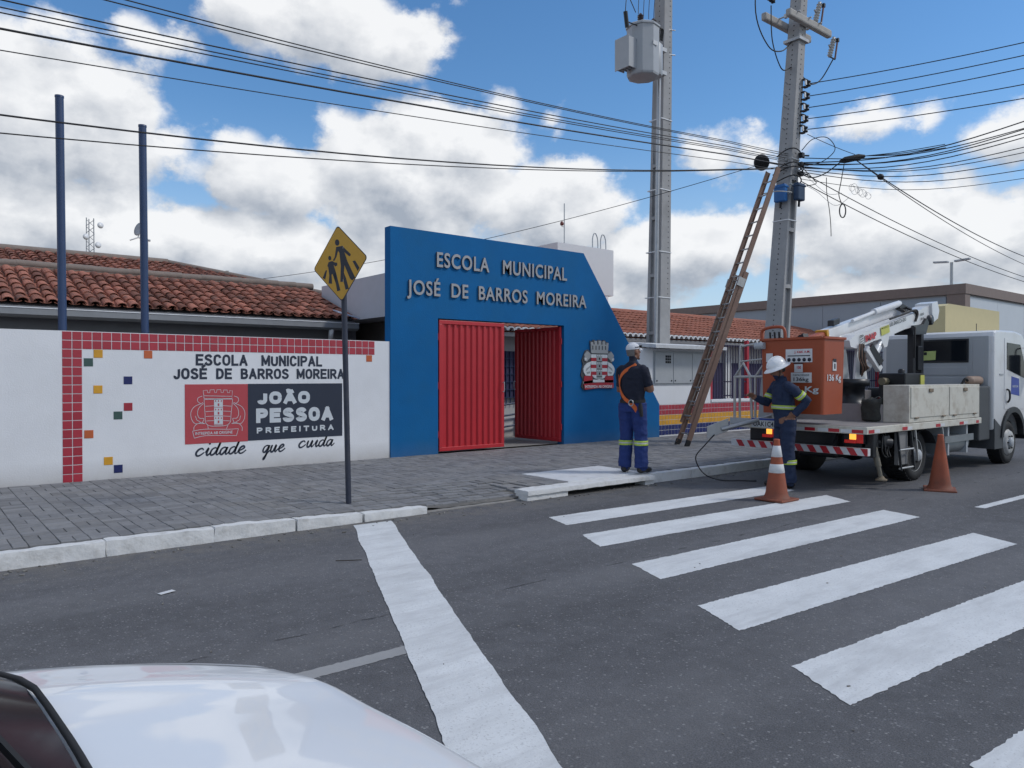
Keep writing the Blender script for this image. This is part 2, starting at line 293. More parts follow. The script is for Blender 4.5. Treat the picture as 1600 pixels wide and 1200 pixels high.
# ------------------------------------------------------------------ mesh builder
class MB:
    def __init__(s): s.v = []; s.f = []; s.m = []; s.sm = []
    def add(s, vs, fs, mi=0, sm=False):
        o = len(s.v); s.v += [tuple(v) for v in vs]
        for f in fs: s.f.append(tuple(i + o for i in f)); s.m.append(mi); s.sm.append(sm)
        return s
    def frame(s, c, ax, ay, az, mi=0, bev=0.):
        c, ax, ay, az = map(Vector, (c, ax, ay, az))
        if not bev:
            vs = [c + ax * i + ay * j + az * k for k in (-1, 1) for j in (-1, 1) for i in (-1, 1)]
            return s.add(vs, [(0, 2, 3, 1), (4, 5, 7, 6), (0, 1, 5, 4), (2, 6, 7, 3), (0, 4, 6, 2), (1, 3, 7, 5)], mi)
        bm = bmesh.new(); bmesh.ops.create_cube(bm, size=2)
        la, lb, lc = ax.length, ay.length, az.length
        for v in bm.verts: v.co = Vector((v.co.x * la, v.co.y * lb, v.co.z * lc))
        bmesh.ops.bevel(bm, geom=list(bm.edges), offset=min(bev, la * .9, lb * .9, lc * .9), segments=2, affect='EDGES', profile=.5)
        ux, uy, uz = ax.normalized(), ay.normalized(), az.normalized()
        bm.verts.index_update()
        vs = [c + ux * v.co.x + uy * v.co.y + uz * v.co.z for v in bm.verts]; fs = [[v.index for v in f.verts] for f in bm.faces]
        bm.free(); return s.add(vs, fs, mi)
    def box(s, x0, x1, y0, y1, z0, z1, mi=0, bev=0.):
        return s.frame(((x0 + x1) / 2, (y0 + y1) / 2, (z0 + z1) / 2), (abs(x1 - x0) / 2, 0, 0), (0, abs(y1 - y0) / 2, 0), (0, 0, abs(z1 - z0) / 2), mi, bev)
    def bar(s, a, b, w, h=None, mi=0, up=(0, 0, 1), bev=0.):
        a, b = Vector(a), Vector(b); h = h or w; d = b - a; t = d.normalized(); u = Vector(up)
        sd = t.cross(u)
        if sd.length < 1e-3: sd = t.cross(Vector((1, 0, 0)))
        sd.normalize(); u = sd.cross(t)
        return s.frame((a + b) / 2, d / 2, sd * w / 2, u * h / 2, mi, bev)
    def prism(s, poly, o, u, v, n, t, mi=0, mis=None):
        o, u, v, n = map(Vector, (o, u, v, n)); k = len(poly)
        a = [o + u * p[0] + v * p[1] for p in poly]; b = [p + n * t for p in a]
        s.add(a + b, [tuple(range(k))[::-1], tuple(range(k, 2 * k))], mi)
        s.add(a + b, [(i, (i + 1) % k, k + (i + 1) % k, k + i) for i in range(k)], mi if mis is None else mis); return s
    def tube(s, pts, r, n=8, mi=0, caps=True, sm=True):
        pts = [Vector(p) for p in pts]; rs = r if isinstance(r, (list, tuple)) else [r] * len(pts)
        vs = []; prev = None
        for i, p in enumerate(pts):
            t = (pts[min(i + 1, len(pts) - 1)] - pts[max(i - 1, 0)])
            t = t.normalized() if t.length > 1e-9 else Vector((0, 0, 1))
            if prev is None:
                u = t.cross(Vector((0, 0, 1)));  u = u if u.length > 1e-3 else t.cross(Vector((1, 0, 0)))
            else: u = prev - t * prev.dot(t)
            u.normalize(); prev = u; w = t.cross(u); ra = rs[i]; ra, rb = ra if isinstance(ra, tuple) else (ra, ra)
            vs += [p + u * ra * math.cos(q) + w * rb * math.sin(q) for q in (2 * math.pi * j / n for j in range(n))]
        fs = [(i * n + j, i * n + (j + 1) % n, (i + 1) * n + (j + 1) % n, (i + 1) * n + j) for i in range(len(pts) - 1) for j in range(n)]
        s.add(vs, fs, mi, sm)
        if caps: s.add(vs[:n], [tuple(range(n))[::-1]], mi); s.add(vs[-n:], [tuple(range(n))], mi)
        return s
    def lathe(s, prof, c, n=24, mi=0, axis=(0, 0, 1), sm=True, ell=(1, 1), up=None):
        c = Vector(c); az = Vector(axis).normalized()
        ax = Vector(up).normalized() if up else (az.cross(Vector((0, 1, 0))) if abs(az.y) < .9 else az.cross(Vector((1, 0, 0)))).normalized(); ay = az.cross(ax)
        vs = [c + az * z + (ax * math.cos(q) * ell[0] + ay * math.sin(q) * ell[1]) * r for r, z in prof for q in (2 * math.pi * j / n for j in range(n))]
        fs = [(i * n + j, i * n + (j + 1) % n, (i + 1) * n + (j + 1) % n, (i + 1) * n + j) for i in range(len(prof) - 1) for j in range(n)]
        s.add(vs, fs, mi, sm)
        if prof[0][0] > 1e-4: s.add(vs[:n], [tuple(range(n))[::-1]], mi)
        if prof[-1][0] > 1e-4: s.add(vs[-n:], [tuple(range(n))], mi)
        return s
    def grid(s, fn, nu, nv, mi=0, sm=True):
        vs = [fn(i / nu, j / nv) for j in range(nv + 1) for i in range(nu + 1)]
        return s.add(vs, [(j * (nu + 1) + i, j * (nu + 1) + i + 1, (j + 1) * (nu + 1) + i + 1, (j + 1) * (nu + 1) + i) for j in range(nv) for i in range(nu)], mi, sm)
    def build(s, name, mats, parent=None, local=False, kind=None, label=None, fix=True):
        me = bpy.data.meshes.new(name); org = Vector((0, 0, 0))
        if not local:
            if parent is not None: org = Vector(WL[parent.name])
            else:
                a = np.array(s.v); lo = a.min(0); hi = a.max(0); org = Vector(((lo[0] + hi[0]) / 2, (lo[1] + hi[1]) / 2, lo[2]))
        me.from_pydata([(x - org.x, y - org.y, z - org.z) for x, y, z in s.v], [], s.f)
        if not isinstance(mats, (list, tuple)): mats = [mats]
        for q in mats: me.materials.append(q)
        me.polygons.foreach_set('material_index', s.m); me.polygons.foreach_set('use_smooth', s.sm)
        if fix and len(s.f) < 60000:
            bm = bmesh.new(); bm.from_mesh(me); bmesh.ops.recalc_face_normals(bm, faces=bm.faces); bm.to_mesh(me); bm.free()
        me.update()
        o = bpy.data.objects.new(name, me); COL.objects.link(o)
        if parent is not None: o.parent = parent; WL[o.name] = WL[parent.name]
        else: o.location = org; WL[o.name] = tuple(org)
        if kind: o['kind'] = kind
        if label: o['label'] = label
        return o
WL = {}
def tag(o, label, cat, group=None):
    o['label'] = label; o['category'] = cat
    if group: o['group'] = group
    return o
def thing(name, label, cat, loc, group=None):
    o = bpy.data.objects.new(name, None); COL.objects.link(o); o.location = loc; WL[o.name] = tuple(loc); o.empty_display_size = .2
    return tag(o, label, cat, group)
def place(mesh, name, parent, world, rot=None):
    o = bpy.data.objects.new(name, mesh); COL.objects.link(o); o.parent = parent
    o.location = Vector(world) - Vector(WL[parent.name])
    if rot: o.rotation_euler = rot
    return o
def raw_mesh(mb, mats, name):
    me = bpy.data.meshes.new(name); me.from_pydata(mb.v, [], mb.f)
    for q in (mats if isinstance(mats, (list, tuple)) else [mats]): me.materials.append(q)
    me.polygons.foreach_set('material_index', mb.m); me.polygons.foreach_set('use_smooth', mb.sm)
    bm = bmesh.new(); bm.from_mesh(me); bmesh.ops.recalc_face_normals(bm, faces=bm.faces); bm.to_mesh(me); bm.free()
    return me
# text -> outline geometry
def text_geo(st, bold=0., depth=0., spacing=1., shear=0.):
    cu = bpy.data.curves.new('t', 'FONT'); cu.body = st; cu.size = 1; cu.offset = bold; cu.extrude = depth; cu.space_character = spacing; cu.shear = shear; cu.resolution_u = 4
    ob = bpy.data.objects.new('t', cu); COL.objects.link(ob); bpy.context.view_layer.update()
    dg = bpy.context.evaluated_depsgraph_get(); me = bpy.data.meshes.new_from_object(ob.evaluated_get(dg))
    v = np.array([tuple(p.co) for p in me.vertices]); f = [tuple(p.vertices) for p in me.polygons]
    bpy.data.objects.remove(ob); bpy.data.curves.remove(cu); bpy.data.meshes.remove(me)
    return v, f
CAP = None
def put_text(mb, st, o, u, v, n, width, height, bold=.02, mi=0, spacing=1., shear=0.):
    """flat lettering: o = left end of the baseline, width overall, height of capitals"""
    V, F = text_geo(st, bold, 0, spacing, shear)
    lo, hi = V.min(0), V.max(0); h = text_geo('H', bold)[0]; ch = h[:, 1].max() - h[:, 1].min(); b0 = h[:, 1].min()
    o, u, v, n = map(Vector, (o, u, v, n)); sx = width / (hi[0] - lo[0]); sy = height / ch
    mb.add([o + u * (p[0] - lo[0]) * sx + v * (p[1] - b0) * sy for p in V], F, mi)
X, Y, Z = Vector((1, 0, 0)), Vector((0, 1, 0)), Vector((0, 0, 1))
NY = Vector((0, -1, 0)); NX = Vector((-1, 0, 0))
def jit(a): return random.uniform(-a, a)
# ================================================================== GROUND
g = MB().grid(lambda u, v: (-900 + 1800 * u, -900 + 1800 * v, -.04), 6, 6, sm=False); g.build('ground', pmat('bare_earth', (.19, .15, .11), .95, var=.2, scale=.5), kind='structure')
g = MB(); g.add([(-300, -60, 0), (300, -60, 0), (300, 7.05, 0), (-300, 7.05, 0)], [(0, 1, 2, 3)]); road = g.build('road', ASPH, kind='structure')
def jag(quad, step=.022, amp=.006):
    out = []
    for i in range(4):
        a, b = Vector((*quad[i], 0)), Vector((*quad[(i + 1) % 4], 0)); L = (b - a).length; k = max(2, int(L / step)); nrm = Vector((-(b - a).y, (b - a).x, 0)) / L
        for j in range(k):
            p = a.lerp(b, j / k); w = mnoise.noise(p * 4 + Vector((i * 9, 0, 3))) * amp * .7 + jit(amp * .8)
            out.append((p + nrm * w)[:2])
    return out
def paint(name, quad, mat, z=.003, amp=.007):
    pl = jag(quad, amp=amp); m = MB(); k = len(pl); m.add([(x, y, z) for x, y in pl], [tuple(range(k))]); m.build(name, mat, road)
for q in ([(5.35, 5.98), (5.20, 5.55), (9.12, 5.36), (9.25, 5.79)], [(5.0, 5.12), (4.77, 4.66), (8.82, 4.46), (9.07, 4.90)], [(4.53, 4.07), (4.35, 3.63), (8.42, 3.50), (8.56, 3.95)],
          [(4.04, 3.06), (3.83, 2.60), (7.74, 2.39), (7.97, 2.83)], [(3.57, 2.11), (3.35, 1.69), (7.28, 1.42), (7.50, 1.86)], [(3.19, 1.14), (2.97, .70), (6.9, .48), (7.1, .92)], [(2.75, .16), (2.55, -.28), (6.5, -.5), (6.7, -.06)]):
    paint('crosswalk_stripe', q, ROADWHITE)
pl = []
for lx in range(0, 161):
    t = lx / 160; y = 6.88 - 6.5 * t; pl.append((3.53 - .4165 * (6.9 - y) + mnoise.noise(Vector((t * 14, 1, 0))) * .022 + jit(.003), y))
for lx in range(160, -1, -1):
    t = lx / 160; y = 6.86 - 6.5 * t; pl.append((3.94 - .4185 * (6.85 - y) + mnoise.noise(Vector((t * 14, 5, 0))) * .02 + jit(.003), y))
m = MB(); m.add([(x, y, .0045) for x, y in pl], [tuple(range(len(pl)))]); m.build('stop_line', ROADWHITE, road)
paint('lane_line', [(-2.6, 3.52), (2.2, 3.52), (2.2, 3.63), (-2.6, 3.63)], ROADOLD, .002, .006)
paint('lane_line', [(9.55, 3.27), (13.2, 3.17), (13.2, 3.28), (9.55, 3.38)], ROADWHITE, .003, .005)
# sidewalk: sandy bed, pavers laid in basket weave, dropped at the crossing ramp
def drop(x, y):
    fx = max(0, min(1, (x - 4.25) / .35)) * max(0, min(1, (6.15 - x) / .35)); fy = max(0, min(1, (8.1 - y) / 1.1))
    q = max(0, min(1, (x - 1.9) / 2.4)); q = q * q * (3 - 2 * q)
    return max(.105 * fx, .056 * q * max(0, min(1, (6.3 - x) / .4))) * fy
sw = MB().grid(lambda u, v: (-8 + 46 * u, 7.08 + 4.25 * v, .116 - drop(-8 + 46 * u, 7.08 + 4.25 * v)), 184, 17, sm=False)
sidewalk = sw.build('sidewalk', JOINT, kind='structure')
def paver_geo(sx, sy):
    a, b = sx / 2, sy / 2; c = .004
    return [(-a, -b, -.03), (a, -b, -.03), (a, b, -.03), (-a, b, -.03), (-a, -b, -c), (a, -b, -c), (a, b, -c), (-a, b, -c), (-a + c, -b + c, 0), (a - c, -b + c, 0), (a - c, b - c, 0), (-a + c, b - c, 0)], \
        [(0, 1, 5, 4), (1, 2, 6, 5), (2, 3, 7, 6), (3, 0, 4, 7), (4, 5, 9, 8), (5, 6, 10, 9), (6, 7, 11, 10), (7, 4, 8, 11), (8, 9, 10, 11)]
pm = {}
for k, (a, b) in {'h': (.217, .1065), 'v': (.1065, .217)}.items():
    mb = MB(); mb.add(*paver_geo(a, b)); pm[k] = raw_mesh(mb, PAVER, 'paver')
pav = []
C = .222
for i in range(int(-3 / C), int(22 / C)):
    for j in range(0, 19):
        cx, cy = i * C + .02, 7.20 + j * C + C / 2 - .03; 
        if (6.72 < cx < 8.3 and cy < 8.15) or (cx > 13.2 and cx < 13.4 and False): continue
        o = 'h' if (i + j) % 2 == 0 else 'v'
        if random.random() < .12: o = 'v' if o == 'h' else 'h'
        for s in (-1, 1):
            x, y = (cx, cy + s * C / 4) if o == 'h' else (cx + s * C / 4, cy)
            if y > 11.22: continue
            pav.append((x, y, .131 - drop(x, y) + jit(.003), o))
def vis(x, y):
    zc = .629 * x + .777 * y; xc = .777 * x - .629 * y
    return zc if zc > 0 and abs(xc / zc) < .70 else 99
pav.sort(key=lambda p: vis(p[0], p[1]))
for x, y, z, o in pav[:300]:
    place(pm[o], 'paver', sidewalk, (x, y, z), (jit(.008), jit(.008), jit(.012)))
mb = MB()
for x, y, z, o in pav[300:]:
    vs, fs = paver_geo(*((.217, .1065) if o == 'h' else (.1065, .217))); tx, ty = jit(.01), jit(.01)
    mb.add([(x + a, y + b, z + c + a * tx + b * ty) for a, b, c in vs], fs)
mb.build('paver_field', PAVER, sidewalk, kind='stuff', fix=False)
# kerb of whitewashed stones
def rough_block(x0, x1, y0, y1, z0, z1, amp=.008, step=.05, seed=0.):
    m = MB(); bm = bmesh.new(); nx = max(2, int((x1 - x0) / step)); ny = max(2, int((y1 - y0) / step)); nz = max(2, int((z1 - z0) / step))
    for a, b in ((0, 1), (1, 0)): pass
    def face(f, nu, nv): m.grid(f, nu, nv, sm=True)
    L = lambda a, b, t: a + (b - a) * t
    face(lambda u, v: (L(x0, x1, u), y0, L(z0, z1, v)), nx, nz); face(lambda u, v: (L(x0, x1, u), y1, L(z0, z1, v)), nx, nz)
    face(lambda u, v: (L(x0, x1, u), L(y0, y1, v), z1), nx, ny); face(lambda u, v: (x0, L(y0, y1, u), L(z0, z1, v)), ny, nz); face(lambda u, v: (x1, L(y0, y1, u), L(z0, z1, v)), ny, nz)
    r = .009; cx, cy, cz = (x0 + x1) / 2, (y0 + y1) / 2, (z0 + z1) / 2; out = []
    for x, y, z in m.v:
        p = Vector((x, y, z)); q = Vector((min(max(x, x0 + r), x1 - r), min(max(y, y0 + r), y1 - r), min(z, z1 - r))); d = p - q
        if d.length > r: p = q + d.normalized() * r
        nn = Vector((mnoise.noise(p * 9 + Vector((seed, 0, 0))), mnoise.noise(p * 9 + Vector((0, seed, 7))), mnoise.noise(p * 9 + Vector((3, 0, seed)))))
        n2 = mnoise.noise(p * 28 + Vector((seed, 2, 2)))
        out.append(p + nn * amp + Vector((0, -n2 * amp * .7, 0)))
    m.v = [tuple(p) for p in out]; bm.free()
    if -3.1 < x0 < 4.5 and z1 > .1 and y1 < 7.14:
        def lowr(x): q = max(0, min(1, (x - 1.9) / 2.55)); return .058 * q * q * (3 - 2 * q)
        m.v = [(x, y, z - lowr(x) if z > 0 else z) for x, y, z in m.v]
    return m
kerb = rough_block(-8.0, -3.03, 6.99, 7.13, -.03, .132, .004).build('kerb', KERB, kind='structure')
x = -3.0; edges = [-3, -1.9, -.85, .25, 1.32, 2.2, 2.98, 3.7, 4.47]
for a, b in zip(edges[:-1], edges[1:]): rough_block(a + .001, b - (.001 if b not in (2.98, 3.7) else .012), 6.985 + jit(.006), 7.13, -.03, .133 + jit(.003), .011, .04, a).build('kerb_stone', KERB, kerb)
rough_block(4.48, 5.86, 7.03, 7.15, -.03, .012, .006, .05, 2).build('dropped_kerb', RAWCONC, kerb)
e = 8.15
while e < 34:
    l = random.uniform(.85, 1.1); rough_block(e + .002, e + l - .002, 6.985 + jit(.008), 7.13, -.03, .132 + jit(.004), .008, .05 if e < 14 else .12, e).build('kerb_stone', KERB, kerb); e += l
# storm drain: whitewashed cover slab over a dark inlet
dr = thing('storm_drain', 'whitewashed concrete drain cover with dark inlet mouth at the kerb', 'drain', (7.0, 7.2, 0))
rough_block(6.74, 8.27, 7.16, 8.12, .06, .138, .003, .08, 4).build('cover_slab', KERBTOP, dr)
rough_block(5.84, 8.17, 6.90, 7.17, .066, .122, .006, .05, 9).build('lintel', KERB, dr)
rough_block(5.84, 6.52, 6.92, 7.15, -.03, .068, .007, .05, 12).build('cheek_stone', KERB, dr); rough_block(7.98, 8.16, 6.93, 7.15, -.03, .068, .007, .05, 15).build('cheek_stone', KERB, dr)
mb = MB(); mb.add([(6.5, 7.12, -.03), (8.0, 7.12, -.03), (8.0, 7.12, .08), (6.5, 7.12, .08)], [(0, 1, 2, 3)]); mb.build('inlet', HOLE, dr)

# ================================================================== SCHOOL WALL WITH TILES AND PAINTED SIGN
W = 11.27
wall = thing('school_wall', 'white school wall with red tile border and painted municipal sign', 'wall', (2, W, 0))
MB().box(-6, 6.455, W, W + .16, -.05, 2.092).build('wall_body', WHITEWALL, wall)
P = .1165; T = .1075
def tile_mesh(mat, t=T, name='tile'):
    mb = MB(); a = t / 2; c = .003
    mb.add([(-a, 0, -a), (a, 0, -a), (a, 0, a), (-a, 0, a), (-a, -.0025, -a), (a, -.0025, -a), (a, -.0025, a), (-a, -.0025, a), (-a + c, -.0045, -a + c), (a - c, -.0045, -a + c), (a - c, -.0045, a - c), (-a + c, -.0045, a - c)],
           [(0, 1, 5, 4), (1, 2, 6, 5), (2, 3, 7, 6), (3, 0, 4, 7), (4, 5, 9, 8), (5, 6, 10, 9), (6, 7, 11, 10), (7, 4, 8, 11), (8, 9, 10, 11)])
    return raw_mesh(mb, mat, name)
tmr = tile_mesh(REDTILE)
x0 = 1.625
def tl(mesh, x, z): return place(mesh, 'tile', wall, (x, W - .0005, z), (jit(.006), jit(.004), jit(.006)))
ncol = 39
for i in range(ncol):
    for j in range(2): tl(tmr, x0 + P * (i + .5), 2.088 - P * (j + .5))
for j in range(2, 17):
    for i in range(2): tl(tmr, x0 + P * (i + .5), 2.088 - P * (j + .5))
for c, x, z in ((YELTILE, 2.045, 1.80), (GRNTILE, 1.93, 1.685), (ORGTILE, 2.66, 1.80), (BLUTILE, 2.405, 1.445), (YELTILE, 2.04, 1.325), (REDTILE, 2.405, 1.085), (GRNTILE, 2.28, .972), (ORGTILE, 1.93, .735), (YELTILE, 2.16, .365), (BLUTILE, 2.28, .25), (ORGTILE, 6.065, 1.797)):
    tl(tile_mesh(c), x, z)['label'] = {YELTILE: 'yellow', GRNTILE: 'dark green', ORGTILE: 'orange', BLUTILE: 'navy blue', REDTILE: 'red'}[c] + ' accent tile set alone in the white wall'
def ribbon(mb, pts, w, o, u, v, mi=0, taper=False):
    o, u, v = Vector(o), Vector(u), Vector(v); L = []
    for i, p in enumerate(pts):
        a = Vector(pts[max(i - 1, 0)]); b = Vector(pts[min(i + 1, len(pts) - 1)]); t = (b - a); t = t.normalized() if t.length > 1e-9 else Vector((1, 0))
        n = Vector((-t.y, t.x)); k = w / 2 * (.55 + .45 * math.sin(math.pi * min(1, max(0, (i + .3) / (len(pts) - .4)))) if taper else 1)
        L.append((Vector(p) + n * k, Vector(p) - n * k))
    vs = [o + u * q[0] + v * q[1] for pr in L for q in pr]
    mb.add(vs, [(2 * i, 2 * i + 1, 2 * i + 3, 2 * i + 2) for i in range(len(L) - 1)], mi)
def crom(pts, n=6):
    p = [Vector(pts[0])] + [Vector(q) for q in pts] + [Vector(pts[-1])]; out = []
    for i in range(1, len(p) - 2):
        for j in range(n):
            t = j / n; a, b, c, d = p[i - 1:i + 3]
            out.append(tuple(.5 * ((2 * b) + (c - a) * t + (2 * a - 5 * b + 4 * c - d) * t * t + (3 * b - a - 3 * c + d) * t ** 3)))
    out.append(tuple(pts[-1])); return out
# sign painter's block letters, drawn as brush strokes
def el_(cx, cy, rx, ry, n=20): return [(cx + rx * abs(math.cos(a)) ** .8 * (1 if math.cos(a) > 0 else -1), cy + ry * abs(math.sin(a)) ** .8 * (1 if math.sin(a) > 0 else -1)) for a in (2 * math.pi * k / n for k in range(n + 1))]
def cr(*p): return crom(list(p), 5)
_E = [[(0, 0), (0, 1)], [(0, 1), (.48, 1)], [(0, .52), (.42, .52)], [(0, 0), (.48, 0)]]; _A = [[(0, 0), (.28, 1)], [(.28, 1), (.56, 0)], [(.11, .30), (.45, .30)]]
_P = [[(0, 0), (0, 1)], [(0, 1), (.2, 1)] , cr((.15, 1), (.34, .99), (.48, .88), (.49, .68), (.40, .52), (.2, .46), (0, .46))]
SG = {'E': _E, 'É': _E + [[(.18, 1.26), (.34, 1.42)]], 'F': _E[:3], 'A': _A, 'Ã': _A + [cr((.06, 1.20), (.18, 1.29), (.36, 1.19), (.50, 1.28))], 'P': _P, 'R': _P + [[(.24, .46), (.52, 0)]],
      'S': [cr((.49, .78), (.40, .96), (.22, 1.0), (.04, .88), (.04, .68), (.2, .55), (.4, .44), (.5, .24), (.40, .04), (.2, 0), (.04, .08), (0, .24))], 'C': [cr((.50, .74), (.42, .94), (.24, 1.0), (.06, .88), (0, .5), (.06, .12), (.24, 0), (.42, .06), (.50, .26))],
      'O': [el_(.27, .5, .27, .5)], 'L': [[(0, 0), (0, 1)], [(0, 0), (.44, 0)]], 'M': [[(0, 0), (0, 1)], [(0, 1), (.32, .18)], [(.32, .18), (.64, 1)], [(.64, 1), (.64, 0)]], 'N': [[(0, 0), (0, 1)], [(0, 1), (.50, 0)], [(.5, 0), (.5, 1)]],
      'U': [cr((0, 1), (0, .6), (.01, .25), (.10, .04), (.25, 0), (.40, .04), (.49, .25), (.5, .6), (.5, 1))], 'I': [[(0, 0), (0, 1)]], 'J': [cr((.36, 1), (.36, .6), (.35, .22), (.26, .03), (.12, 0), (.02, .08), (0, .24))],
      'D': [[(0, 0), (0, 1)], cr((0, 1), (.26, .98), (.44, .84), (.51, .5), (.44, .16), (.26, .02), (0, 0))], 'B': [[(0, 0), (0, 1)], cr((0, 1), (.28, .99), (.43, .90), (.43, .66), (.28, .54), (0, .53)), cr((.2, .535), (.40, .48), (.50, .30), (.43, .08), (.28, 0), (0, 0))], 'T': [[(0, 1), (.54, 1)], [(.27, 1), (.27, 0)]]}
def paint_text(mb, st, x0, width, zb, h, y, w, gap=.30, space=.62):
    wd = lambda c: max(p[0] for q in SG[c] for p in q)
    tot = sum((wd(c) + gap) if c != ' ' else space for c in st) - gap; k = (width - w) / tot; x = x0 + w / 2; lay = 0
    for c in st:
        if c == ' ': x += space * k; continue
        for q in SG[c]:
            pts = [(x + p[0] * k + jit(.0008), zb + w / 2 + p[1] * (h - w) + jit(.0008)) for p in q]
            if len(pts) == 2:
                a, b = Vector(pts[0]), Vector(pts[1]); d = (b - a).normalized() * w * .46; pts = [tuple(a - d), tuple(b + d)]
            lay += 1; ribbon(mb, pts, w, (0, y - .00015 * (lay % 6), 0), X, Z)
        x += (wd(c) + gap) * k
MB().box(3.14, 4.037, W - .004, W + .004, .53, 1.385).build('red_painted_panel', REDPAINT, wall)
MB().box(4.0385, 5.575, W - .004, W + .004, .535, 1.387).build('navy_painted_panel', NAVYPAINT, wall)
mb = MB(); paint_text(mb, 'ESCOLA  MUNICIPAL', 3.29, 1.94, 1.655, .165, W - .003, .034); paint_text(mb, 'JOSÉ DE BARROS MOREIRA', 2.99, 2.62, 1.458, .160, W - .003, .034, space=.75)
mb.build('painted_lettering', NAVYPAINT, wall, fix=False)
mb = MB(); paint_text(mb, 'JOÃO', 4.18, .84, 1.075, .195, W - .0065, .062, gap=.36); paint_text(mb, 'PESSOA', 4.16, 1.25, .793, .222, W - .0065, .066, gap=.40); paint_text(mb, 'PREFEITURA', 4.17, 1.25, .637, .088, W - .0065, .023, gap=.55)
mb.build('city_lettering', GREYPAINT, wall, fix=False)
# brush-script slogan
GL = {'c': ([(.95, .75), (.72, 1.0), (.3, .85), (.08, .4), (.3, .02), (.7, .08), (1.15, .45)], 1.28), 'i': ([(.0, .4), (.3, 1.0), (.22, .35), (.4, .0), (.75, .4)], .65),
      'd': ([(.85, .8), (.55, 1.0), (.15, .75), (.1, .2), (.4, .02), (.75, .4), (.98, 1.3), (1.05, 1.95), (.92, .9), (.9, .2), (1.1, .02), (1.4, .42)], 1.3),
      'a': ([(.85, .8), (.55, 1.0), (.15, .75), (.1, .2), (.4, .02), (.75, .5), (.9, 1.0), (.84, .3), (1.0, .0), (1.35, .42)], 1.25),
      'e': ([(-.05, .38), (.4, .5), (.75, .78), (.6, 1.02), (.25, .85), (.1, .4), (.35, .02), (.75, .1), (1.1, .45)], .98),
      'q': ([(.85, .8), (.55, 1.0), (.15, .75), (.1, .2), (.4, .02), (.75, .5), (.9, 1.0), (.8, .0), (.66, -.85), (.5, -1.0), (.5, -.75), (.85, -.2), (1.3, .4)], 1.2),
      'u': ([(.0, .5), (.15, 1.0), (.12, .3), (.3, .0), (.6, .2), (.82, 1.0), (.8, .3), (.95, .0), (1.25, .42)], 1.32)}
mb = MB()
for word, wx0, wx1, bz, xh in (('cidade', 3.27, 4.03, .355, .105), ('que', 4.25, 4.63, .345, .105), ('cuida', 4.82, 5.46, .385, .10)):
    tot = sum(GL[c][1] for c in word); sx = (wx1 - wx0) / (tot + .45); cx = wx0
    for c in word:
        ribbon(mb, [(cx + p[0] * sx + p[1] * xh * .30, bz + p[1] * xh) for p in crom(GL[c][0], 5)], .029, (0, W - .003, 0), X, Z, taper=True)
        if c == 'i': q = (cx + .3 * sx + 1.5 * xh * .3, bz + 1.55 * xh); ribbon(mb, [(q[0] - .014, q[1]), (q[0] + .014, q[1] + .008)], .024, (0, W - .003, 0), X, Z)
        cx += GL[c][1] * sx
mb.build('slogan', NAVYPAINT, wall, fix=False)
# line drawing of the arms on the red panel
def cz(px, py): return (3.14 + (px - 52) / 556 * .897, 1.385 - (py - 350) / (532 - (px - 52) / 556 * 27) * .853)
mb = MB(); LN = []
tooth = [(215, 478), (208, 405), (243, 403), (247, 425), (265, 425), (268, 400), (305, 398), (308, 424), (325, 424), (327, 400), (362, 398), (365, 424), (384, 424), (386, 402), (420, 402), (420, 426), (440, 426), (442, 408), (466, 408), (462, 478), (215, 478)]
LN += [tooth, [(212, 452), (464, 458)], crom([(215, 485), (222, 600), (237, 705), (340, 722), (437, 700), (455, 600), (468, 482)]), [(215, 485), (468, 482)]]
for yy in (545, 592, 636, 676): LN += [[(222 + (yy - 485) * .06, yy), (300, yy - 4)], [(382, yy - 4), (462 - (yy - 485) * .1, yy)]]
def mir(p): return [(681 - x, y) for x, y in p]
s1 = crom([(200, 455), (165, 470), (160, 500), (185, 520), (205, 512)]); s2 = crom([(188, 522), (130, 550), (102, 600), (108, 660), (140, 700), (190, 690), (225, 700)]); s3 = crom([(210, 520), (170, 560), (158, 610), (175, 650), (212, 655), (200, 690)]); s4 = [(140, 630), (150, 665), (190, 690)]
for q in (s1, s2, s3, s4): LN += [q, mir(q)]
LN += [crom([(225, 700), (160, 700), (128, 730), (128, 765)]), mir(crom([(225, 700), (160, 700), (128, 730), (128, 765)])), crom([(245, 705), (250, 745)]), crom([(430, 700), (412, 745)]),
       crom([(115, 765), (230, 748), (420, 750), (520, 745)]), crom([(130, 828), (230, 806), (400, 806), (502, 806)]), [(115, 765), (130, 828)], [(520, 745), (502, 806)]]
for q in LN: ribbon(mb, [cz(*p) for p in q], .0065, (0, W - .0065, 0), X, Z)
def flat(pl, mi=0, d=.0065): k = len(pl); mb.add([(a, W - d, b) for a, b in (cz(*p) for p in pl)], [tuple(range(k))], mi)
flat([(302, 482), (380, 482), (380, 714), (302, 714)])
for k in range(3):
    yy = 492 + k * 76
    for q in ([(312, yy), (320, yy), (320, yy + 14), (312, yy + 14)], [(336, yy), (346, yy), (346, yy + 14), (336, yy + 14)], [(362, yy), (370, yy), (370, yy + 14), (362, yy + 14)], [(334, yy + 28), (348, yy + 28), (348, yy + 50), (334, yy + 50)], [(304, yy + 60), (378, yy + 60), (378, yy + 64), (304, yy + 64)]): flat(q, 1, .0085)
a, b = cz(138, 800); put_text(mb, 'INTREPIDA AB ORIGINE', (a, W - .0065, b), X, Z, NY, .53, .040, .012)
mb.build('painted_emblem', [GREYPAINT, REDPAINT], wall, fix=False)

